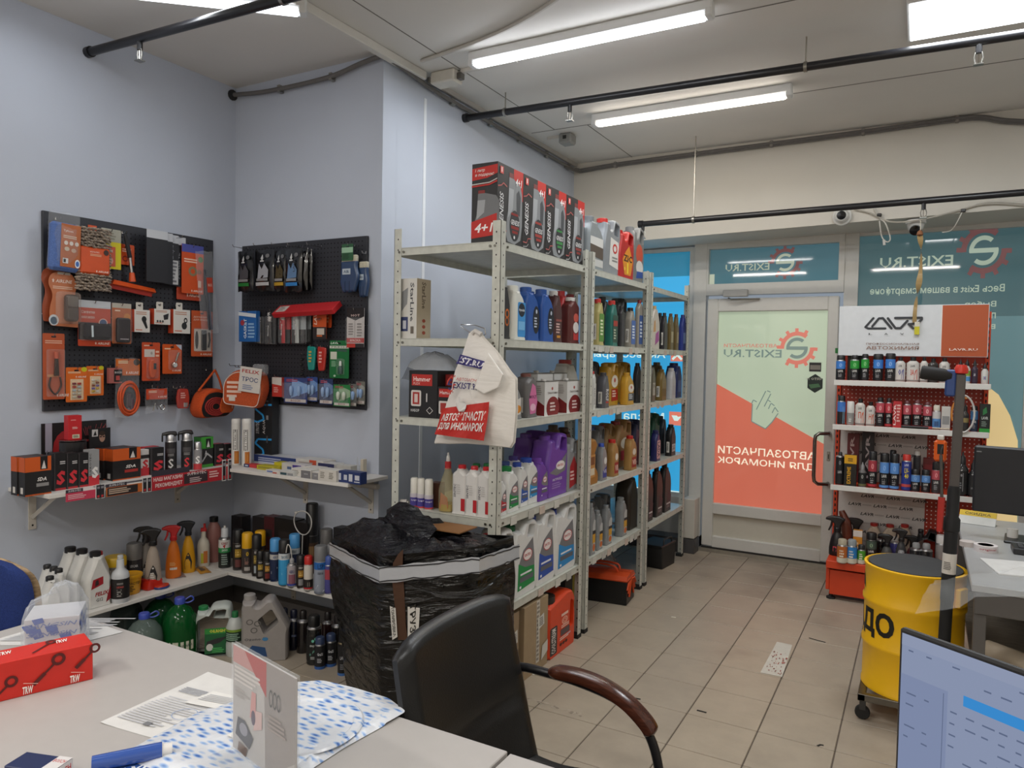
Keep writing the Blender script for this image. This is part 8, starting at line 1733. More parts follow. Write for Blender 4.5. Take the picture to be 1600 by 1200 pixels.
# small lamp boxes on the alcove shelf
SBG='small lamp and spark plug boxes'
sb=[ # px of front face, top y, depth from shelf front, depth, col, side label
 (397,465,712,.20,.09,'#c9cbd0',D().r(0,1,.3,1,'#2c3f7c').lines(.1,.9,.2,.8,3,'#b9c0d6'),'long white and navy box at the back of the small box pile'),
 (462,505,717,.19,.10,'#d0cdc8',D().r(.5,.75,.4,1,'#c9563a').lines(.1,.9,.2,.8,3,'#a8a09c'),'white box with orange stripe at the back of the pile'),
 (497,522,723,.18,.08,'#cbc9c6',D().r(0,1,.3,1,'#33365c'),'white box with dark lid print by the back wall'),
 (381,400,725,.09,.05,'#c23a3c',D().r(0,.45,0,1,'#2a3a6c').r(.1,.35,.3,.7,'#c9cfd9'),'little red and navy box at the shelf corner'),
 (401,428,727,.07,.06,'#bdb02c',D().lines(.1,.9,.3,.8,2,'#7a7a3a'),'olive yellow box near the shelf corner'),
 (428,446,722,.13,.06,'#c6bb2c',None,'brighter yellow box behind the olive one'),
 (415,437,734,.01,.05,'#d2cdc6',D().r(.1,.5,.3,.8,'#6a7fae').r(.5,.8,.1,.5,'#b85a4c'),'flat white box with blue print at the shelf front'),
 (437,459,735,.005,.05,'#c9c9c6',D().r(.05,.5,.1,.6,'#32505a').r(.55,.95,.1,.6,'#8f9194'),'white and teal box at the shelf front'),
 (455,472,731,.03,.06,'#d3cfc8',D().lines(.1,.9,.2,.8,3,'#9a9690'),'white box behind the two grey ended ones'),
 (470,486,733,-.0,.06,'#d6d3cd',D().r(.02,.95,.02,.9,'#77767a').t('W5W',.3,.7,.4,.6,'#c9c9c9'),'white box with grey end, nearer the corner'),
 (488,498,736,-.005,.06,'#d3d0ca',D().r(.0,.9,.02,.85,'#88878a').t('5W',.3,.7,.4,.6,'#c9c9c9'),'white box with grey end, in the middle of the front'),
 (498,525,733,-.005,.07,'#d6d2ca',D().lines(.1,.45,.2,.8,4,'#8f8a80').lines(.6,.95,.2,.8,4,'#8f8a80'),'white lamp box with small print at the shelf front'),
 (527,544,735,.015,.05,'#26376c',D().r(.1,.35,.2,.8,'#c6cad6').r(.6,.9,.25,.7,'#c6cad6'),'navy box behind the last one on the alcove shelf'),
 (544,563,737,.005,.05,'#26376c',D().r(.05,.35,.2,.8,'#cdd0d9').r(.55,.92,.35,.75,'#cdd0d9').line([(.5,.2),(.95,.2)],.08,'#cdd0d9'),'navy box with white labels at the shelf end'),
 (526,548,724,.13,.05,'#bcbab5',None,'greyish white carton behind the navy boxes'),
 (440,462,723,.12,.06,'#cdcac5',D().r(.4,.7,.1,.6,'#54688c'),'white box with a slate stripe in the middle of the pile'),
 (457,475,725,.09,.06,'#c9c4c6',D().r(.0,.75,.1,.9,'#4a3a8c'),'white and violet box in the middle of the pile'),
 (474,500,729,.07,.06,'#d0ccc6',D().r(0,1,.3,.6,'#c9694a'),'white box with orange band in the middle of the pile')]
for xa,xb,yt,back,dp,col,dec,lb_ in sb:
 yf=Y1-.315+back;l,w_,d_,h=FY(xa,xb,yt,yf,z,dp,.02);h=max(.018,min(h,.065));carton(lb_,l,0,w_,dp,h,col,dec,name='lamp_box',group=SBG)
X_=sX(558.5,Y1-.06,z+.05);round_bottle('tiny clear dropper bottle behind the navy boxes',X_,Y1-.06,z,[(.014,0),(.014,.045),(.006,.052),(.005,.06),(.002,.095)],'#cfcac0',None,k='clear',n=12)
carton('narrow cream card box beside the dropper bottle',(X_+.035,Y1-.05,z),0,.02,.03,.085,'#cdc5b4',None,name='lamp_box')
# ================================================================ lower corner shelf, side wall
z=ZLo
def wy(px,xo,zz=.1):return sY(px,XL+xo,z+zz)
def wh(py,px,xo):return sZ(py,XL+xo,wy(px,xo))-z
WBG='white antifreeze bottles with black caps'
fd=D().p([(0,.58),(.62,.70),(.62,.98),(.1,.92)],'#a8232c').p([(.2,.66),(.4,.72),(.36,.9),(.22,.86)],'#3a2a2c').t('FELIX',.2,.9,.30,.44,'#a8252c',bold=.03,shear=.2).t('G12',.25,.6,.1,.22,'#4a4648').p([(.75,.0),(1,.1),(1,.6),(.85,.3)],'#8c1f28')
for px,xo,yt,lb_,dd in((145,.26,862,'white antifreeze canister with a red label in front',fd),(124,.18,858,'white antifreeze canister behind the red labelled one',None),(106,.10,855,'white antifreeze canister nearest the wall',None)):
 y_,h=wy(px+4,xo),wh(yt,px,xo);jug(lb_,(XL+xo,y_,z),R9,.12,.075,h,'#dddcd8','#1c1b1d',dd,'cone','antifreeze_canister',group=WBG,lab=(.14,.94,.06,.56),b=.3)
for px,xo,yt,lb_ in((92,.27,888,'small white bottle with black cap beside the red labelled canister'),(84,.20,885,'small white bottle with black cap behind the blue chair, middle one'),(74,.13,882,'small white bottle with black cap behind the blue chair, by the wall'),(78,.30,900,'small white bottle with black cap half hidden by the bubble wrap')):
 y_,h=wy(px,xo),wh(yt,px,xo);jug(lb_,(XL+xo,y_,z),R9,.08,.06,max(.17,h),'#dbdad6','#1c1b1d',None,'cone','coolant_bottle','bottle',WBG)
y_,h=wy(155,.13),wh(861,155,.13);jug('white bottle with a red cap behind the antifreeze canisters',(XL+.13,y_,z),R9,.08,.06,h,'#d3d0cb','#b3242a',None,'bot','coolant_bottle','bottle')
X_=XL+.11;y_=wy(180,.11);can('grey tin of paste with yellow lid behind the white spray bottle',X_,y_,z,.052,wh(869,180,.11),'#6f6c68','#c9a31c',L_band('#77736c',[('r',.3,.7,.5,.9,'#b9b2a8')]),.14,'paste_tin','tin',capr=1.03,zone=(.02,.8))
X_=XL+.30;y_=wy(188,.30);h=wh(867,188,.30);round_bottle('clear white bottle with a black label and white nozzle',X_,y_,z,[(.038,0),(.041,.008),(.041,h*.56),(.036,h*.64),(.018,h*.72),(.0165,h*.90),(.012,h*.91)],'#c5c8cc','#b9bbbd',L_band('#1d1b1c',[('t','CARWASH',.36,.62,.55,.65,'#c0504c'),('l',.38,.62,.1,.5,4,'#9a9896'),('l',.38,.6,.72,.82,2,'#9a9896')]),(h*.1,h*.52),.041,(h*.90,h),capr=.013)
X_=XL+.22;y_=wy(203,.22);h=wh(896,203,.22)
t=thing('paste_tub','round yellow tub of hand paste with handle','tub',(X_,y_,z),face_cam(X_,y_));MB().lathe([(.042,0),(.046,.004),(.055,h*.86),(.06,h*.87),(.06,h*.98),(.056,h),(.05,h*.97),(0,h*.97)],M('#d79a18'),24).build('tub',t);wrap(D().t('АВТОМАСТЕР',.1,.9,.62,.82,'#5a4210',bold=.02).lines(.1,.9,.1,.55,4,'#5a4210'),.049,h*.1,h*.8,t,1.3,.001,taper=.0545);MB().tube(smooth([(-.06,0,h*.8),(-.085,.01,h*.5),(-.06,.0,h*.15)]),.004,M('#d79a18'),6).build('handle',t)
X_=XL+.11;y_=wy(210,.11);can('dark grey spray can with large grey cap on the lower shelf',X_,y_,z,.038,wh(848,210,.11),'#2f2c2e','#6a6866',L_band('#2b292b',[('t','LECAR',.36,.62,.72,.82,'#c9c6c4'),('l',.4,.6,.4,.6,3,'#77726f')]),.30,'spray_can',capr=1.0,over=True,zone=(.02,.7))
def shp(label,px,xo,yt,col,head,oval,txtc,rzo=0,r=.036,sc=1.0,acc='#1f1d1f'):
 X_=XL+xo;y_=wy(px,xo);h=wh(yt,px,xo)
 d=D().p([(.30,.05),(.68,.05),(.74,.45),(.6,.82),(.5,.95),(.38,.75),(.26,.4)],acc).e(.5,.8,.05,.04,txtc).lines(.36,.64,.25,.6,4,txtc)if oval else D().r(.3,.7,.3,.42,'#d9d4cf').lines(.3,.7,.5,.7,3,txtc)
 return spray(label,X_,y_,z,r,h,col,head,d,ts=sc)
shp('beige spray bottle with black head and black oval label, in front',239,.24,827,'#a3968a','#1b1a1c',True,'#d6d2cc',r=.040,sc=1.25)
shp('grey spray bottle with black head behind the beige one',228,.12,824,'#8c857e','#1b1a1c',True,'#b9b2aa',r=.036,sc=1.2)
shp('orange spray bottle with red head',271,.17,822,'#d8701c','#c0282a',False,'#e6b070',r=.040,sc=1.15)
shp('yellow spray bottle with black head and dark car label',294,.15,815,'#d69a16','#1d2026',True,'#d8a83a',r=.038,sc=1.15,acc='#2b2420')
X_=XL+.12;y_=wy(318,.12);h=wh(818,318,.12);t=round_bottle('white bottle with red flip nozzle and orange label',X_,y_,z,[(.030,0),(.033,.01),(.034,h*.5),(.028,h*.6),(.013,h*.68),(.012,h*.82)],'#d6cfc0',None,L_band(None,[('r',.36,.5,.1,.6,'#b9b83a'),('r',.5,.72,.1,.7,'#c8763a')]),(h*.05,h*.52),.034)
MB().box(-.016,.016,-.009,.009,h*.81,h*.9,M('#c02a2c'),.003).box(-.002,.012,-.008,.008,h*.88,h,M('#c02a2c'),.003).build('flip_nozzle',t)
X_=XL+.085;y_=wy(334,.085);h=wh(807,334,.085);round_bottle('tall bottle of pinkish coolant with black cap against the wall',X_,y_,z,[(.040,0),(.043,.01),(.043,h*.68),(.030,h*.82),(.022,h*.86),(.022,h*.90)],'#a4706a','#1a191a',None,capz=(h*.89,h),capr=.025,k='plastic',sy=.8)
Y_=Y1-.27;X_=sX(351,Y_,z+.1);h=sZ(822,X_,Y_)-z;can('white and green wheel cleaner can with clear dome at the shelf corner',X_,Y_,z,.033,h*.96,'#d6d3cf','#c9cdd2',L_band('#d3d0cc',[('r',0,1,0,.55,'#1f2422'),('r',0,1,.55,.72,'#2f8a4c'),('t','KERRY',.36,.64,.84,.93,'#8a2a34'),('p',[(.42,.80),(.5,.70),(.54,.86)],'#a8242c'),('t','ДИСКОВ',.38,.62,.60,.68,'#d9e6dc'),('l',.36,.64,.1,.5,5,'#8a9a92')]),.22,'spray_can',zone=(.02,.76),capr=.6,nozzle='#dfdcd8')
# flat sachets and the red holder
for px,py,col,lb_,rz_,w2 in((282,903,'#8a7f86','silver grey sachet lying on the lower shelf edge',1.15,.17),(322,896,'#c48a2a','mustard sachet lying on the lower shelf',1.2,.13)):
 p_=at(2,z,px,py);polybag(lb_,(p_.x,p_.y,z+.001),rz_,.06,w2,.012,M(col,'gloss',.3),'sachet','sachet',seed=px,lobes=.002,taper=.6,dec=D().lines(.2,.8,.2,.7,4,'#5a525a')).rotation_euler=(-PI/2+.05,0,rz_);bpy.context.view_layer.objects.active=None
p_=at(2,z,241,920);t=thing('sponge_holder','red plastic scraper set with a blue edged lid lying on the shelf','scraper',(p_.x-.03,p_.y,z),R9);MB().prism(rpoly([(-.05,0,.01),(.05,0,.01),(.045,.05,.01),(-.035,.055,.01)],3),-.04,.045,M('#c02a1f','gloss'),b=.012).build('shell',t)
a=MB().lathe([(.038,.0),(.042,.006),(.04,.012)],M('#2c3f7a'),24,(.03,-.05),1,.75).lathe([(.038,.012),(.036,.018),(0,.020)],M('#c8402c','gloss'),24,(.03,-.05),1,.75);a.build('round_lid',t);MB().tube([(-.03,-.03,.056),(-.04,-.035,.066)],.006,M('#b9b9bb','chrome'),8).build('stud',t)
# ================================================================ lower corner shelf, alcove wall
def cy(label,px,yt,back,r,body,cap,dec,capf=.25,**kw):
 Y_=Y1-.315+back;X_=sX(px,Y_,z+.1);return can(label,X_,Y_,z,r,sZ(yt,X_,Y_)-z,body,cap,dec,capf,**kw)
ty=lambda a,b2:L_band('#26211f',[('r',.34,.66,.45,.78,a),('l',.38,.62,.5,.7,2,'#e0c070'),('r',.36,.64,.06,.36,b2),('t','KERRY',.38,.62,.86,.95,'#cfcac6')])
cy('black spray can with silver band beside the wheel cleaner',372,827,.055,.029,'#2b2625','#1b1a1b',ty('#a8862c','#6a3a38'),.27,capr=1.0,over=True)
cy('black spray can with a yellow cap, nearer one',386.5,832,.045,.030,'#4a423e','#e0a818',L_band('#3c3634',[('e',.5,.78,.06,.09,'#d0a81c'),('l',.38,.62,.3,.6,4,'#a8786a'),('r',.36,.62,.04,.2,'#b0aaa4')]),.32,capr=1.0,over=True)
cy('black spray can with a yellow cap, standing behind',406.5,829,.13,.030,'#3a3230','#e0a818',None,.32,capr=1.0,over=True)
cy('slim black spray can between the yellow caps',401,835,.03,.026,'#26221f','#1c1b1c',ty('#8f7a34','#a8b0b4'),.3,capr=.98,over=True)
cy('short black can with gold label, first of two',407,860,.012,.022,'#26221f','#1b1a1b',ty('#a88a34','#7a7570'),.28,capr=.98,over=True,group='short black cans with gold labels')
cy('short black can with gold and red label, second of two',418,861,.005,.022,'#2a2220','#1b1a1b',ty('#a8762c','#7a2e2a'),.28,capr=.98,over=True,group='short black cans with gold labels')
cy('dark blue spray can with a sky blue cap',430,841,.02,.028,'#223056','#4f9ad6',L_band('#202c4c',[(.72,.9,'#c4c0bc'),('t','ABRO',.38,.62,.76,.86,'#3a4a78'),('p',[(.3,.2),(.6,.4),(.6,.46),(.3,.3)],'#c9ccd2')]),.24,capr=1.0,over=True)
cy('sky blue spray can with a black cap in front',444,843,.0,.029,'#3d9fd2','#1f1e20',L_band('#3a9bd0',[(.80,1,'#d8dbdc'),('t','TRIM SHINE',.34,.66,.84,.95,'#5a7a90'),('p',[(.4,.3),(.62,.55),(.6,.6),(.38,.36)],'#7cc0e0')]),.24,capr=.98,over=True,zone=(.04,.76))
cy('dark spray can with a sky blue cap standing behind',460,834,.12,.029,'#26304c','#4f9ad6',L_band('#26304c',[(.8,1,'#b9c0c4'),('t','KERRY',.38,.62,.84,.95,'#3a4456')]),.26,capr=1.0,over=True)
t=cy('short silver can with a clear hose and tip',456,872,.0,.024,'#a9a6ac','#9a9a9c',L_band('#b0a8ac',[('r',.3,.7,.1,.6,'#8a4a5c'),('t','ABRO',.36,.64,.65,.85,'#3a3f6a'),(0,.1,'#3a4a9c')]),.16,capr=.5)
l_=t.location;hz=sZ(872,l_.x,l_.y)-z;ring=[];cx,cz,rr_=-.0,hz+.115,.055
pts=[(0,0,hz-.01),(-.006,-.004,hz+.05),(-.022,-.004,hz+.075),(-.03,0,hz+.03)]
MB().tube(smooth(pts),.003,M('#c9c6c0'),6).build('hose',t)
t=thing('hose_loop','loop of clear hose standing up from the cans on the alcove shelf','hose',(sX(473,Y1-.17,.62),Y1-.17,z));zc=sZ(817,t.location.x,Y1-.17)-z;MB().tube([(.066*math.cos(a),.004*math.sin(2*a),zc+.066*math.sin(a))for a in[2*PI*i/28+.7 for i in range(28)]],.0032,M('#cbc8c4'),6,True).build('hose',t);MB().tube([(.0,0,.0),(-.005,0,.1),(0,0,zc-.066)],.0032,M('#b9b6b0'),6).build('hose_end',t);MB().lathe([(.006,0),(.010,.003),(.010,.012),(0,.013)],M('#d2cfca'),10).build('plug',t).location=(-.05,0,zc+.045)
cy('short black can with gold label beside the hose can',470,867,.01,.022,'#29231f','#1d1b1c',ty('#a87a2c','#8a8a8c'),.25,capr=.98,over=True)
cy('white and black can with a red cap',482,868,.0,.023,'#cdc6bc','#c32a24',L_band('#d3ccc2',[(0,.42,'#26211f'),(0,.07,'#b3242a'),('r',.44,.58,.12,.3,'#8a8278')]),.2,capr=.95)
cy('grey and blue lubricant can with a grey cap',501,852,.0,.033,'#8d95a6','#77787a',L_band('#8f96a4',[(.74,.98,'#2465b0'),('t','LSP',.38,.62,.76,.93,'#17305c',),('t','SILIKON',.38,.6,.58,.66,'#3a3a44'),('p',[(.3,.1),(.6,.0),(.66,.06),(.4,.24)],'#d9dde2')]),.26,capr=1.0,over=True)
cy('violet and blue can half hidden behind the wrapped carton',514,868,.02,.024,'#4f4a86','#3f58a0',L_band('#4a4a8c',[(.5,.9,'#a8404c')]),.2)
cy('tall black spray can with brown label against the alcove wall',487,786,.24,.034,'#5a3f2e','#19181a',L_band('#4a3426',[('r',.3,.7,.4,.7,'#8a6a44'),(.8,1,'#1c1a1b')]),.42,capr=1.0,over=True)
cy('grey capped can in the back row by the wrapped carton',510,826,.2,.034,'#2a2829','#5f5d5c',None,.35,capr=1.0,over=True);cy('pale grey valve can beside the wrapped carton',518,850,.1,.032,'#9a9a9c','#8f8f90',None,.2,capr=.8)
Y_=Y1-.12
for i,(xa,xb,yt,col,lb_)in enumerate(((394,412,806,'#201d1e','black carton against the alcove wall, nearest the corner'),(412,428,806,'#4d1e22','dark red carton against the alcove wall'),(428,462,809,'#1b191a','wide black carton against the alcove wall'),(462,480,815,'#1d1a1b','black carton beside the tall spray can'),(361,377,805,'#1c191b','black carton with relief print in the shelf corner'),(520,533,823,'#1f1d1e','black carton with a white label by the wrapped carton'))):
 l,w_,d_,h=FY(xa,xb,yt,Y_,z,.07);carton(lb_,l,0,w_,.07,h,col,D().lines(.15,.8,.15,.35,2,'#6a5040' if i<4 else '#4a4244').r(.2,.8,.6,.75,'#2b2526' if i!=5 else '#c9c6c2'),name='fluid_carton',group='dark cartons at the back of the lower shelf')
# ================================================================ on the floor in the corner
def floor_pt(px,py):p=at(2,0,px,py);return p
GRN=M('#1f7a34','liquid',.62)
def demijohn(label,px,py,r,h,col,cap,k='liquid',lab=None,grp='green screen wash bottles',tr=.62):
 p=floor_pt(px,py);t=thing('washer_bottle',label,'bottle',(p.x,p.y+r*.8,0),face_cam(p.x,p.y),grp)
 MB().lathe([(r*.86,0),(r*.95,.012),(r,h*.1),(r*.97,h*.14),(r,h*.18),(r,h*.55),(r*.9,h*.70),(r*.62,h*.82),(r*.3,h*.88),(r*.26,h*.92)],M(col,k,tr if k=='liquid' else None),24).build('body',t,60)
 MB().lathe([(r*.30,h*.90),(r*.30,h*.985),(r*.26,h),(0,h)],M(cap),14).build('cap',t);MB().tube(smooth([(r*.2,0,h*.93),(r*.6,.0,h*1.0),(r*.75,0,h*.94),(r*.5,0,h*.90),(r*.2,0,h*.91)]),.004,M(cap),6).build('carry_loop',t)
 if lab:wrap(lab,r*1.0,h*.2,h*.5,t,1.0)
 return t
demijohn('big bottle of green screen wash with a blue cap, front one',262,1035,.085,.31,'#14602c','#3b4fae',lab=D().r(.2,.9,.0,.5,'#c9c9b8').t('НЕЗАМЕРЗАЙКА',.25,.86,.2,.36,'#2a4a34'))
demijohn('big bottle of green screen wash standing behind under the shelf',232,1012,.085,.272,'#0f4a26','#33449a')
demijohn('big clear bottle with a blue cap behind the desk edge',205,1050,.085,.27,'#8fa09a','#3b4fae',tr=.35,grp='washer bottles at the desk edge');demijohn('clear bottle with a dark blue cap under the shelf beside the desk',180,1012,.08,.27,'#5a6a6a','#2c3a86',tr=.4,grp='washer bottles at the desk edge')
p=floor_pt(316,1027);jug('translucent canister with green cap and green vinegar label on the floor',(p.x,p.y+.07,0),rad(44),.185,.11,.262,'#b9c0bb','#1d7a42',D().r(0,1,0,1,'#1a5c34').r(0,1,.78,1,'#2f8a3c').t('OILRIGHT',.2,.92,.83,.95,'#e6d84a',bold=.02).p([(.05,.3),(.6,.42),(.95,.66),(.5,.6),(.1,.5)],'#2a2a2c').e(.2,.26,.14,.14,'#d0d2cc').lines(.3,.9,.04,.24,3,'#4fb060'),'jug','washer_canister',lab=(.3,.94,.06,.56))
p=floor_pt(357,1027);h=.225;round_bottle('clear white bottle with green cap beside the grey canister',p.x,p.y+.04,0,[(.04,0),(.044,.01),(.044,h*.28),(.041,h*.32),(.044,h*.36),(.044,h*.66),(.030,h*.82),(.014,h*.88)],'#b9bdb9','#1d6b3c',D().r(0,1,0,1,'#20382a').r(0,1,.8,1,'#7a9a34').lines(.1,.9,.1,.7,4,'#8fb09a').p([(.2,.3),(.7,.4),(.7,.6),(.3,.55)],'#1a1a1c'),(h*.36,h*.64),.044,(h*.87,h),capr=.016)
p=floor_pt(398,1034);jug('large silver grey oil canister with slanting handle on the floor',(p.x,p.y+.075,0),rad(42),.235,.125,.33,'#989390','#9d9996',D().p([(.02,.1),(.55,.02),(.5,.22),(.2,.28)],'#274a78').t('Ozono 5',.02,.5,.38,.44,'#4a4a50').e(.5,.40,.07,.04,'#3f7fae').ring(.14,.78,.08,.06,.3,'#5f5c5a').ring(.32,.74,.08,.06,.3,'#5f5c5a').ring(.24,.60,.08,.06,.3,'#5f5c5a'),'slant','oil_canister',lab=(.06,.94,.06,.78))
def fb(label,px,py,r,h,col,cap,dec,zone=(.1,.6),capf=.2,**kw):p=floor_pt(px,py);return can(label,p.x,p.y+r,0,r,h,col,cap,dec,capf,'cleaner_bottle','bottle',zone=zone,**kw)
fb('black spray cleaner with turquoise swirl print on the floor',482,1040,.036,.245,'#161717','#131314',L_band('#161717',[('e',.46,.82,.05,.06,'#6fc0a8'),('e',.56,.90,.05,.06,'#6fc0a8'),('t','ENJOY',.36,.64,.56,.66,'#d0d4d2'),('p',[(.34,.28),(.5,.44),(.66,.50),(.66,.44),(.5,.36),(.36,.2)],'#5a8a7c'),('l',.38,.62,.06,.18,2,'#b9bcbb')]),capf=.2,capr=.8)
for i,(px,py,hh)in enumerate(((437,1013,.215),(452,1014,.21))):fb(f'dark navy bottle at the back of the floor, {["beside the grey canister", "beside the turquoise swirl cleaner"][i]}',px,py+3,.03,hh,'#15192b','#12162a',L_band(None,[('l',.4,.6,.5,.62,2,'#7a86a8')]),capf=.2,capr=.6,group='dark navy bottles on the floor')
for px,py,hh,lb_ in((494,1046,.155,'short black can with slate blue shoulder and blue foot, in front'),(511,1042,.16,'short black can with blue foot beside it'),):fb(lb_,px,py,.026,hh,'#15161b','#2f3d5c',L_band('#15161b',[(0,.12,'#2f5a9c'),('t','GraSS',.36,.64,.60,.72,'#d0d2d6'),('l',.36,.64,.28,.48,3,'#a8aab0')]),zone=(.0,.8),capf=.18,capr=.9,group='short black cans with a blue foot')
fb('slim black aerosol with a brass collar and blue foot by the wrapped carton',530,1056,.024,.235,'#161619','#141416',L_band('#161619',[(0,.09,'#3f6aa8'),('l',.36,.62,.2,.4,3,'#77787c'),('t','LAVR',.36,.62,.55,.66,'#c9c9cc')]),zone=(.0,.62),capf=.30,capr=.85,shoulder=M('#a5977a','metal'))
for px,py,lb_ in((466,1022,'dark bottle with a white flip spout behind the swirl cleaner'),(505,1024,'dark brown bottle in shadow behind the blue footed cans'),(520,1030,'black bottle in shadow by the wrapped carton')):fb(lb_,px,py,.032,.22,'#1a1617' if px!=505 else '#2a1718','#1a1516',None,capf=.2,capr=.55)
# ================================================================ goods on the red display stand (facing -y)
LV_=lambda c,acc,body='#1d1c20',foot=None:L_band(body,[(.58,1,acc),('e',.5,.78,.07,.1,c),('t','LAVR',.36,.64,.40,.52,'#dedcd8'),('l',.38,.62,.12,.34,3,'#8f8d90')]+([(0,.1,foot)]if foot else[]))
WT=lambda acc,t2='3A':L_band('#cfcbc6',[('t','LAVR',.36,.6,.80,.92,'#2b2a30'),('t',t2,.38,.56,.34,.68,acc),('p',[(.56,.1),(.74,.1),(.74,.7),(.62,.6)],acc),(0,.08,'#8a8784')])
def rk(level,items):
 zb=level
 for px0,px1,yt,kind,label,*a in items:
  yf=YRF+.012+(a[3]if len(a)>3 else.0);r=max(.016,(sX(px1,yf+.03,zb+.08)-sX(px0,yf+.03,zb+.08))/2*.96);xc=(sX(px0,yf+r,zb+.08)+sX(px1,yf+r,zb+.08))/2;h=max(.05,sZ(yt,xc,yf+r)-zb)
  if kind=='c':can(label,xc,yf+r,zb,r,h,a[0],a[1],a[2],a[4]if len(a)>4 else.16,'additive_can','can',capr=a[5]if len(a)>5 else.9,zone=(.04,.84),group=a[6]if len(a)>6 else None)
  elif kind=='b':carton(label,(xc,yf+.02,zb),0,r*2,.04,h,a[0],a[1],name='additive_box')
  elif kind=='t': # tapered tin with small cap
   t=thing('additive_tin',label,'tin',(xc,yf+r,zb),face_cam(xc,yf));MB().lathe([(r*.97,0),(r,.004),(r,h*.76),(r*.6,h*.84),(r*.42,h*.86)],M(a[0],'gloss'),18,sy=.8).build('body',t,55);MB().lathe([(r*.46,h*.85),(r*.46,h),(0,h)],M(a[1]),12).build('cap',t);wrap(a[2],r,h*.04,h*.74,t,1.5,sy=.8)
  elif kind=='d': # dropper shaped bottle
   t=thing('additive_bottle',label,'bottle',(xc,yf+r,zb),face_cam(xc,yf));MB().lathe([(r*.95,0),(r,.006),(r,h*.6),(r*.5,h*.72),(r*.42,h*.74)],M(a[0],'gloss'),16).build('body',t,55);MB().lathe([(r*.55,h*.72),(r*.5,h*.86),(r*.2,h*.92),(r*.12,h),(0,h)],M(a[1]),12).build('cap',t)
   if a[2]:wrap(a[2],r,h*.06,h*.58,t,1.5)
GRc,BLc,RDc='#2f9a3c','#3f7fd0','#c0505c'
rk(RZ[0],[
 (1306,1321,555,'c','blue and black additive can under the green card, end of the top row','#1d1c20','#1a191b',LV_('#9ac0f0',BLc)),
 (1328,1343,555,'c','green and black additive can, nearer the door','#1d1c20','#19181a',LV_('#8fd08a',GRc),0,.14,.8,'green and black additive cans'),
 (1345,1358,553,'c','green and black additive can beside the blue ones','#1d1c20','#19181a',LV_('#8fd08a',GRc),0,.14,.8,'green and black additive cans'),
 (1364,1380,553,'c','blue and black additive can with a wide black head, third in the top row','#1d1c20','#19181a',LV_('#9ac0f0',BLc),0,.14,1.05),
 (1383,1399,552,'c','blue and black additive can with a slanted black head','#1d1c20','#19181a',LV_('#9ac0f0',BLc),0,.14,1.05),
 (1398.5,1415,558,'t','white additive tin with a violet round mark','#cfcbc6','#1b1a1c',WT('#4a4a94','0')),
 (1416,1437,558,'t','white additive tin with a red numeral','#cfcbc6','#1b1a1c',WT('#c0402c')),
 (1437.5,1450,558,'t','white additive tin with a dark round mark','#cbc7c2','#1b1a1c',WT('#4c4a48','O')),
 (1450,1466,560,'t','dark additive tin behind the black brush head','#3a3634','#1b1a1c',L_band('#2c2827',[('l',.36,.64,.3,.8,4,'#8a8684')])),
 (1467,1484,559,'t','white and black additive tin behind the brush pole','#c6c2bd','#1b1a1c',WT('#2c2a2a','V')),
 (1497,1504.5,561,'d','slim dark dropper bottle on the top row','#2d2b33','#1b1a1c',L_band('#2d2b33',[('r',.4,.6,.3,.7,'#9a98a0')])),
 (1505,1517,561,'d','white dropper bottle with a green and blue label','#cfcfcb','#1b1a1c',L_band(None,[(.5,.9,'#7fa03a'),(.1,.45,'#4a8fc8')])),
 (1518,1528,561,'d','violet dropper bottle on the top row','#3a2a3c','#1b1a1c',L_band('#33263a',[('t','LAVR',.4,.6,.5,.7,'#c9c6c9')])),
 (1533,1545,567,'d','small white dropper bottle at the end of the top row','#c9c7c3','#222124',L_band(None,[('r',.4,.6,.3,.6,'#4a7fb0'),('r',.46,.54,.4,.5,'#c04a4a')]))])
t=thing('price_topper','black and green cardboard topper on the stand above the first cans','card',(sX(1328,YRF+.09,1.66),YRF+.095,RZ[0]));zt=sZ(544,t.location.x,t.location.y)-RZ[0]
MB().box(-.012,.10,.0,.003,.0,zt-.035,M('#1c1c1e','card')).box(-.09,.10,.0,.003,zt-.035,zt,M('#1c1c1e','card')).build('card',t);lb=MB();D().r(0,.38,0,1,'#1f7a34').t('LAVR',.5,.85,.35,.65,'#d9d9d9',bold=.02).flat(lb,(-.09,0,zt-.035),(.19,0,0),(0,0,.035));lb.build('print',t)
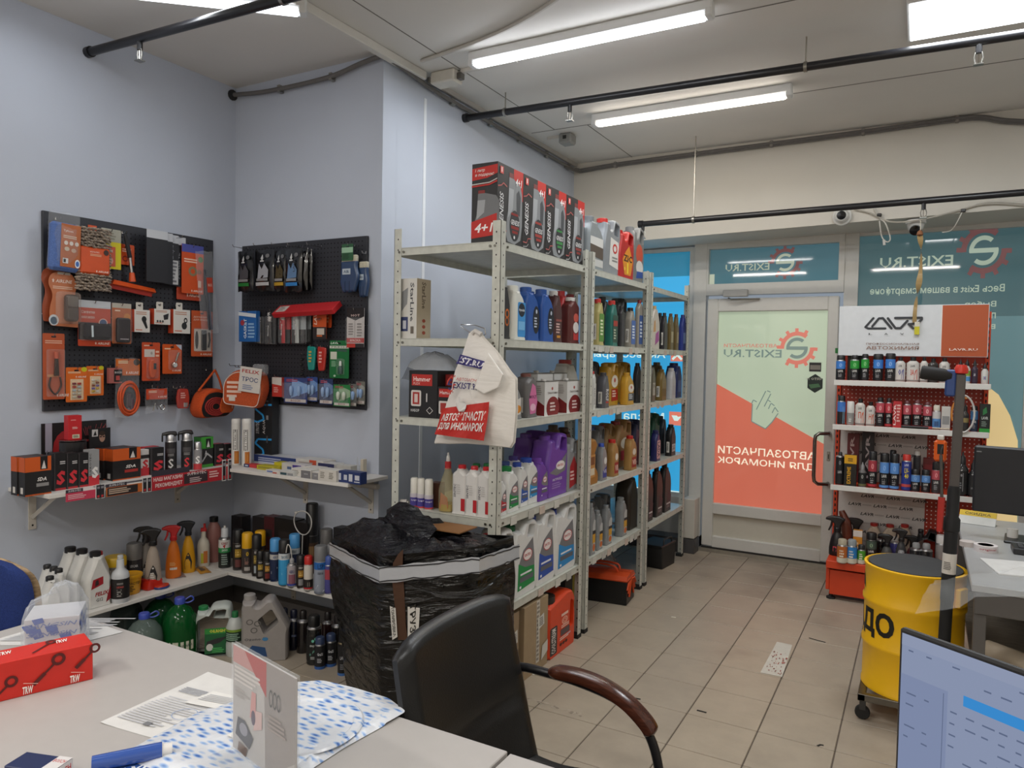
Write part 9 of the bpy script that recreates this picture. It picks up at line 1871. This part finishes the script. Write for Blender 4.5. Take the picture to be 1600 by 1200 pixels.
rk(RZ[1],[
 (1308,1321,618,'c','blue additive can with pale stripe, end of the second row','#1d1c20','#19181a',L_band('#1d1c20',[(.55,1,'#3f78c8'),('r',.6,.75,0,.8,'#9ac0d8')])),
 (1323,1335,627,'c','small white capped can on the second row','#9a9a98','#d6d4d0',L_band('#8f8f8d',[('l',.38,.62,.2,.7,3,'#d9d9d6')]),0,.42,1.0),
 (1336,1352,623,'t','white tin with an orange flame mark, larger one','#cfc9c3','#1b1a1c',WT('#cf5a34','П')),
 (1353,1367.5,628,'t','white tin with an orange square mark','#cfc9c3','#1b1a1c',WT('#cf5a34','Н')),
 (1368.5,1382,621,'c','red and black additive can next to the orange marked tins','#1d1c20','#19181a',LV_('#f0b0b0',RDc),0,.13,.7,'red and black additive cans'),
 (1383,1394,622,'c','red and black additive can with red foot','#1d1c20','#19181a',LV_('#f0b0b0','#c0404c',foot='#b3343c'),0,.13,.7,'red and black additive cans'),
 (1395,1409,627,'b','red box with upright white letters on the second row','#b92a30',D().t('LAVR',.08,.35,.1,.9,'#ecd9d6',rot=90,bold=.02).lines(.45,.9,.2,.9,6,'#e0b0ac')),
 (1410,1424,626,'c','pinkish red can with silver shoulder, first of three','#1d1c20','#6a3a3e',LV_('#f0c0c0','#b8505c',foot='#b3444c'),0,.1,.6,'pinkish red cans'),
 (1425.5,1440,625,'c','pinkish red can with silver shoulder, middle of three','#1d1c20','#6a3a3e',LV_('#f0c0c0','#b8505c',foot='#b3444c'),0,.1,.6,'pinkish red cans'),
 (1441.5,1456,628,'c','pinkish red can with silver shoulder, last of three','#1d1c20','#6a3a3e',LV_('#f0c0c0','#b8505c',foot='#b3444c'),0,.1,.6,'pinkish red cans'),
 (1456.5,1470,633,'c','white and blue bottle with a cream cap','#cfccc6','#d2ccbc',L_band('#c9c9c9',[(.1,.6,'#5a8fc8'),('r',.36,.64,.15,.45,'#2c3f6a')]),0,.2,.8),
 (1470.5,1485,635,'b','white box with grey panel beside the brush pole','#c9c6c2',D().r(.1,.9,.25,.6,'#8f8f90')),
 (1502,1514,630,'d','dark bottle behind the loop of cable','#3a3632','#1d1c1e',L_band('#2c2a2a',[(.5,.8,'#8a7a4a')])),
 (1516,1528.5,634,'c','dark blue bottle near the end of the second row','#33506f','#1d1c1e',LV_('#8fb0d0','#3f6f9c','#26364c'),0,.15,.8),
 (1529.5,1547,631,'b','black and green box at the end of the second row','#1c211f',D().r(0,1,0,.14,'#2f9a3c').p([(.3,.6),(.7,.7),(.6,.9),(.3,.8)],'#2f7a44').t('LAVR',.2,.8,.46,.56,'#d9dcd9').lines(.2,.8,.2,.4,3,'#7a8a80'))])
rk(RZ[2],[
 (1305,1319,706,'c','black spray bottle with trigger at the end of the third row','#1c1b1e','#18171a',L_band('#1c1b1e',[('e',.5,.8,.06,.08,'#8a8890'),('t','LAVR',.38,.62,.4,.5,'#c9c7c9')]),0,.1,.5),
 (1319,1339,710,'b','tall black and yellow tube pack with upright letters','#1c1a18',D().r(0,1,.72,1,'#d8a01c').lines(.3,.7,.78,.9,2,'#5a4210').t('EXTREME',.25,.55,.08,.62,'#d8a01c',rot=90,bold=.02),None,-.008),
 (1341,1354,722,'d','small silver and black can on the third row','#6a6868','#8a8a8a',L_band('#1f1e20',[('e',.5,.7,.08,.14,'#a8a8a4'),(0,.15,'#6a6a44')]),-.004),
 (1356,1370,705,'c','red and black can on the third row','#1d1c20','#1b1a1c',LV_('#f0a0a4','#a83a44',foot='#b3343c'),0,.2,.97),
 (1374,1389,708,'c','tall blue and black can on the third row, first of two','#1d1c20','#1b1a1c',LV_('#8fb8f0','#5f93d6',foot='#5f93d6'),0,.2,.98,'tall blue and black cans'),
 (1390,1405,709,'c','tall blue and black can on the third row, second of two','#1d1c20','#1b1a1c',LV_('#8fb8f0','#5f93d6',foot='#5f93d6'),0,.2,.98,'tall blue and black cans'),
 (1408,1424,710,'c','dark blue lubricant can with red cap and yellow letters','#2a3a86','#c0322a',L_band('#2a3a8c',[('t','LAVR',.38,.62,.84,.93,'#d9d9e6'),('t','LV-',.40,.62,.60,.78,'#e8d01c'),('t','40',.40,.62,.40,.58,'#e8d01c'),(.1,.2,'#c04a4a')]),0,.14,.85),
 (1423,1438,733,'c','short blue and black can beside the lubricant can','#1d1c20','#1b1a1c',LV_('#8fb8f0','#5f8fcc'),0,.17,.97,'short blue and black cans'),
 (1439.5,1454,734,'c','short blue and black can before the red box','#1d1c20','#1b1a1c',LV_('#8fb8f0','#5f8fcc'),0,.17,.97,'short blue and black cans'),
 (1455.5,1470,722,'c','red and grey can next to the orange tool','#4a4648','#1b1a1c',LV_('#f0a0a4','#b8505a','#3a3638'),0,.2,.97),
 (1426,1438,704,'c','dark can with a red diamond in the back row','#3a3638','#c9c5c0',L_band('#38363a',[('p',[(.46,.5),(.5,.42),(.54,.5),(.5,.58)],'#c0505c')]),.10,.08,.97),
 (1389,1400,703,'c','blue and black can in the back row of the third shelf','#1d1c20','#1b1a1c',None,.10,.2,.97),
 (1323,1342,677,'b','dark red box with upright letters at the back of the third shelf','#6a2428',D().t('LAVR',.25,.6,.1,.95,'#c9b0ae',rot=90,bold=.02),None,.20),
 (1346,1365,675,'b','black box with upright letters at the back of the third shelf','#262025',D().t('LAVR',.3,.65,.1,.95,'#c9c0c2',rot=90,bold=.02),None,.20),
 (1441,1468,715,'b','flat dark red box at the back behind the short cans','#7a2a2c',D().r(.1,.9,.3,.8,'#8f3236').e(.6,.5,.06,.1,'#c9a0a0'),None,.18),
 (1493,1513,706,'d','big black oil bottle behind the pole on the third shelf','#1b1b1d','#19191b',L_band('#1b1b1d',[('e',.46,.8,.05,.06,'#8a8a8c'),('r',.54,.56,.1,.9,'#b9b9bb'),('l',.38,.52,.2,.5,3,'#77777a')])),
 (1512,1528,718,'d','black oil bottle at the end of the third shelf','#1f1f21','#19191b',L_band('#1f1f21',[('t','LAVR',.38,.62,.3,.4,'#9a9a9c')]))])
BZ_=bz
def db(px,py,yt):p=at(2,BZ_,px,py);return p.x,p.y,sZ(yt,p.x,p.y)-BZ_
for px,py,yt,col,lc,lb_ in((1315,880,843,'#c9b48a','#b8662c','small jar with an orange label on the red base deck'),(1330,881,844,'#b9c4c9','#2f7fc4','small jar with a blue label on the red base deck'),(1345,882,852,'#b9c0a8','#4f9a2c','small bottle with a green label on the red base deck')):
 x,y,h=db(px,py,yt);y+=.02;can(lb_,x,y,BZ_,.031 if px<1340 else.024,h,col,'#b0a690' if px==1315 else '#8f979c' if px==1330 else '#222',L_band(lc,[('l',.36,.64,.3,.8,3,'#e6dcc8'),(0,.3,'#d2cbb8')]),.2,'sample_jar','jar',capr=.85,zone=(.04,.74))
def ds(label,px,yt,yb,r,col,head,dec=None,s_=1.0,mirror=False):
 xc=sX(px,yb,BZ_+.1);h=sZ(yt,xc,yb)-BZ_;return spray(label,xc,yb,BZ_,r,h,col,head,dec,ts=s_,rz=.0)
ds('black spray bottle with a brown handle at the end of the base deck',1308,808,1.30,.05,'#1d181a','#1c191b',L_band(None,[('r',.3,.5,.2,.6,'#b9404c')]),1.45)
MBt=thing('spray_refill','curved brown red bottle behind the end spray bottle','bottle',(sX(1322,1.38,.5),1.38,BZ_));MB().tube(smooth([(.0,0,0),(.01,0,.12),(-.005,0,.22),(-.03,0,.29)]),[.035]*12+[.034,.03,.026,.024,.022,.02,.018],M('#6f3a2c','gloss'),12).build('body',MBt)
ds('black spray bottle standing behind the orange capped tube',1337,811,1.40,.045,'#2a2628','#1c191b',None,1.4)
x=sX(1340,1.27,.4);carton('orange and white upright tube on the base deck',(x,1.29,BZ_),0,.055,.04,sZ(829,x,1.27)-BZ_,'#d08a2c',D().r(0,1,.78,1,'#d9d2c9').lines(.2,.8,.2,.6,3,'#e6c89a'),name='cream_tube',cat='tube')
x=sX(1361.5,1.26,.4);can('black can with a grey green label on the base deck',x,1.27,BZ_,.032,sZ(832,x,1.27)-BZ_,'#2a2d2b','#1c1b1c',LV_('#8fb08a','#4a5a50','#232624'),.18,'additive_can',capr=.97)
for px,yt,yb,lb_ in((1367,817,1.42,'cream bottle with red cap at the back of the base deck, nearest the door'),(1392,819,1.42,'cream bottle with red cap at the back of the base deck, middle one'),(1415,819,1.42,'cream bottle with red cap at the back of the base deck, last one')):
 x=sX(px,yb,.5);h=sZ(yt,x,yb)-BZ_;jug(lb_,(x,yb,BZ_),0,.10,.06,h,'#bfae9a','#a8322c',None,'bot','fluid_bottle','bottle','cream bottles with red caps')
for px,yt,yb,r,col,lb_ in((1386,836,1.30,.038,'#4a4a48','silver shouldered spray bottle with black head in the middle of the base deck'),(1408,828,1.27,.035,'#3a3a3c','black pump bottle with white mark on the base deck'),(1426,838,1.36,.042,'#5a2a2c','dark red spray bottle with black head on the base deck')):
 ds(lb_,px,yt,yb,r,col,'#1b1a1c',L_band(None,[('e',.5,.5,.12,.2,'#b9b9b4')]),1.1)
for px,yt,yb,r,c,lb_ in((1431,848,1.24,.036,'#c8b05a','black can with a gold diamond before the stand base'),(1447,849,1.24,.036,'#8fae4a','black can with a green ring beside the gold diamond one'),(1408,860,1.22,.03,'#c9c6c2','small black can with a silver dome before the pump bottle'),(1398,838,1.40,.035,'#5a5a94','violet bottle with white top on the base deck'),(1376,834,1.38,.034,'#2a2a2c','black can behind the silver shouldered spray bottle')):
 x=sX(px,yb,BZ_+.08);can(lb_,x,yb,BZ_,r,sZ(yt,x,yb)-BZ_,'#222124' if px!=1398 else '#4a4a8c','#8f8f90' if px in(1431,1447,1408)else '#d0cdc9' if px==1398 else '#1b1a1c',L_band(None,[('p',[(.44,.6),(.5,.45),(.56,.6),(.5,.75)],c)]if px!=1447 else[('e',.5,.6,.07,.14,c)]),.18,'additive_can',capr=.6)
x=sX(1448,1.38,.5);jug('big black bottle with handle at the back of the base deck',(x,1.38,BZ_),0,.13,.09,sZ(826,x,1.38)-BZ_,'#1c1b1d','#1a191b',None,'jug2','oil_canister')
for px,yt,yb,lb_ in((1471,836,1.30,'white topped bottle behind the brush grip on the base deck'),(1482,842,1.38,'dark bottle behind the brush grip on the base deck')):
 x=sX(px,yb,.4);can(lb_,x,yb,BZ_,.034,sZ(yt,x,yb)-BZ_,'#4a4648' if px==1482 else '#8f8b88','#d6d2ce' if px==1471 else '#222',None,.2,'additive_can')
# white cable ring and wires hung on the stand, brush lying on the shelf edge
xr=sX(1503,YRF-.02,1.22);t=thing('cable_ring','ring of white and orange wire hanging on the second shelf of the stand','wire',(xr,YRF-.022,1.26));
for a0,a1,c,rr_ in((-1.7,1.9,'#c9c6c2',.115),(1.2,3.6,'#c9803a',.10)):MB().tube([(rr_*.55*math.cos(a),.003*math.sin(3*a),rr_*math.sin(a))for a in[a0+(a1-a0)*i/16 for i in range(17)]],.006,M(c,'gloss'),6).build('wire',t)
xa,xb=sX(1408,YRF-.03,RZ[1]),sX(1484,YRF-.03,RZ[1]);t=thing('detailing_brush','long thin brush with black handle lying on the second shelf edge','brush',(xa,YRF-.006,RZ[1]+.012));MB().tube([(0,0,0),(.1,0,.0),(.15,0,.0)],[.009,.010,.007],M('#1c1b1d'),10).build('handle',t);MB().tube([(.15,0,0),(.17,0,0)],.008,M('#b03a34'),8).build('ring',t);MB().tube([(.17,0,0),(xb-xa,0,0)],.005,M('#b9ab98','metal'),8).build('shaft',t)
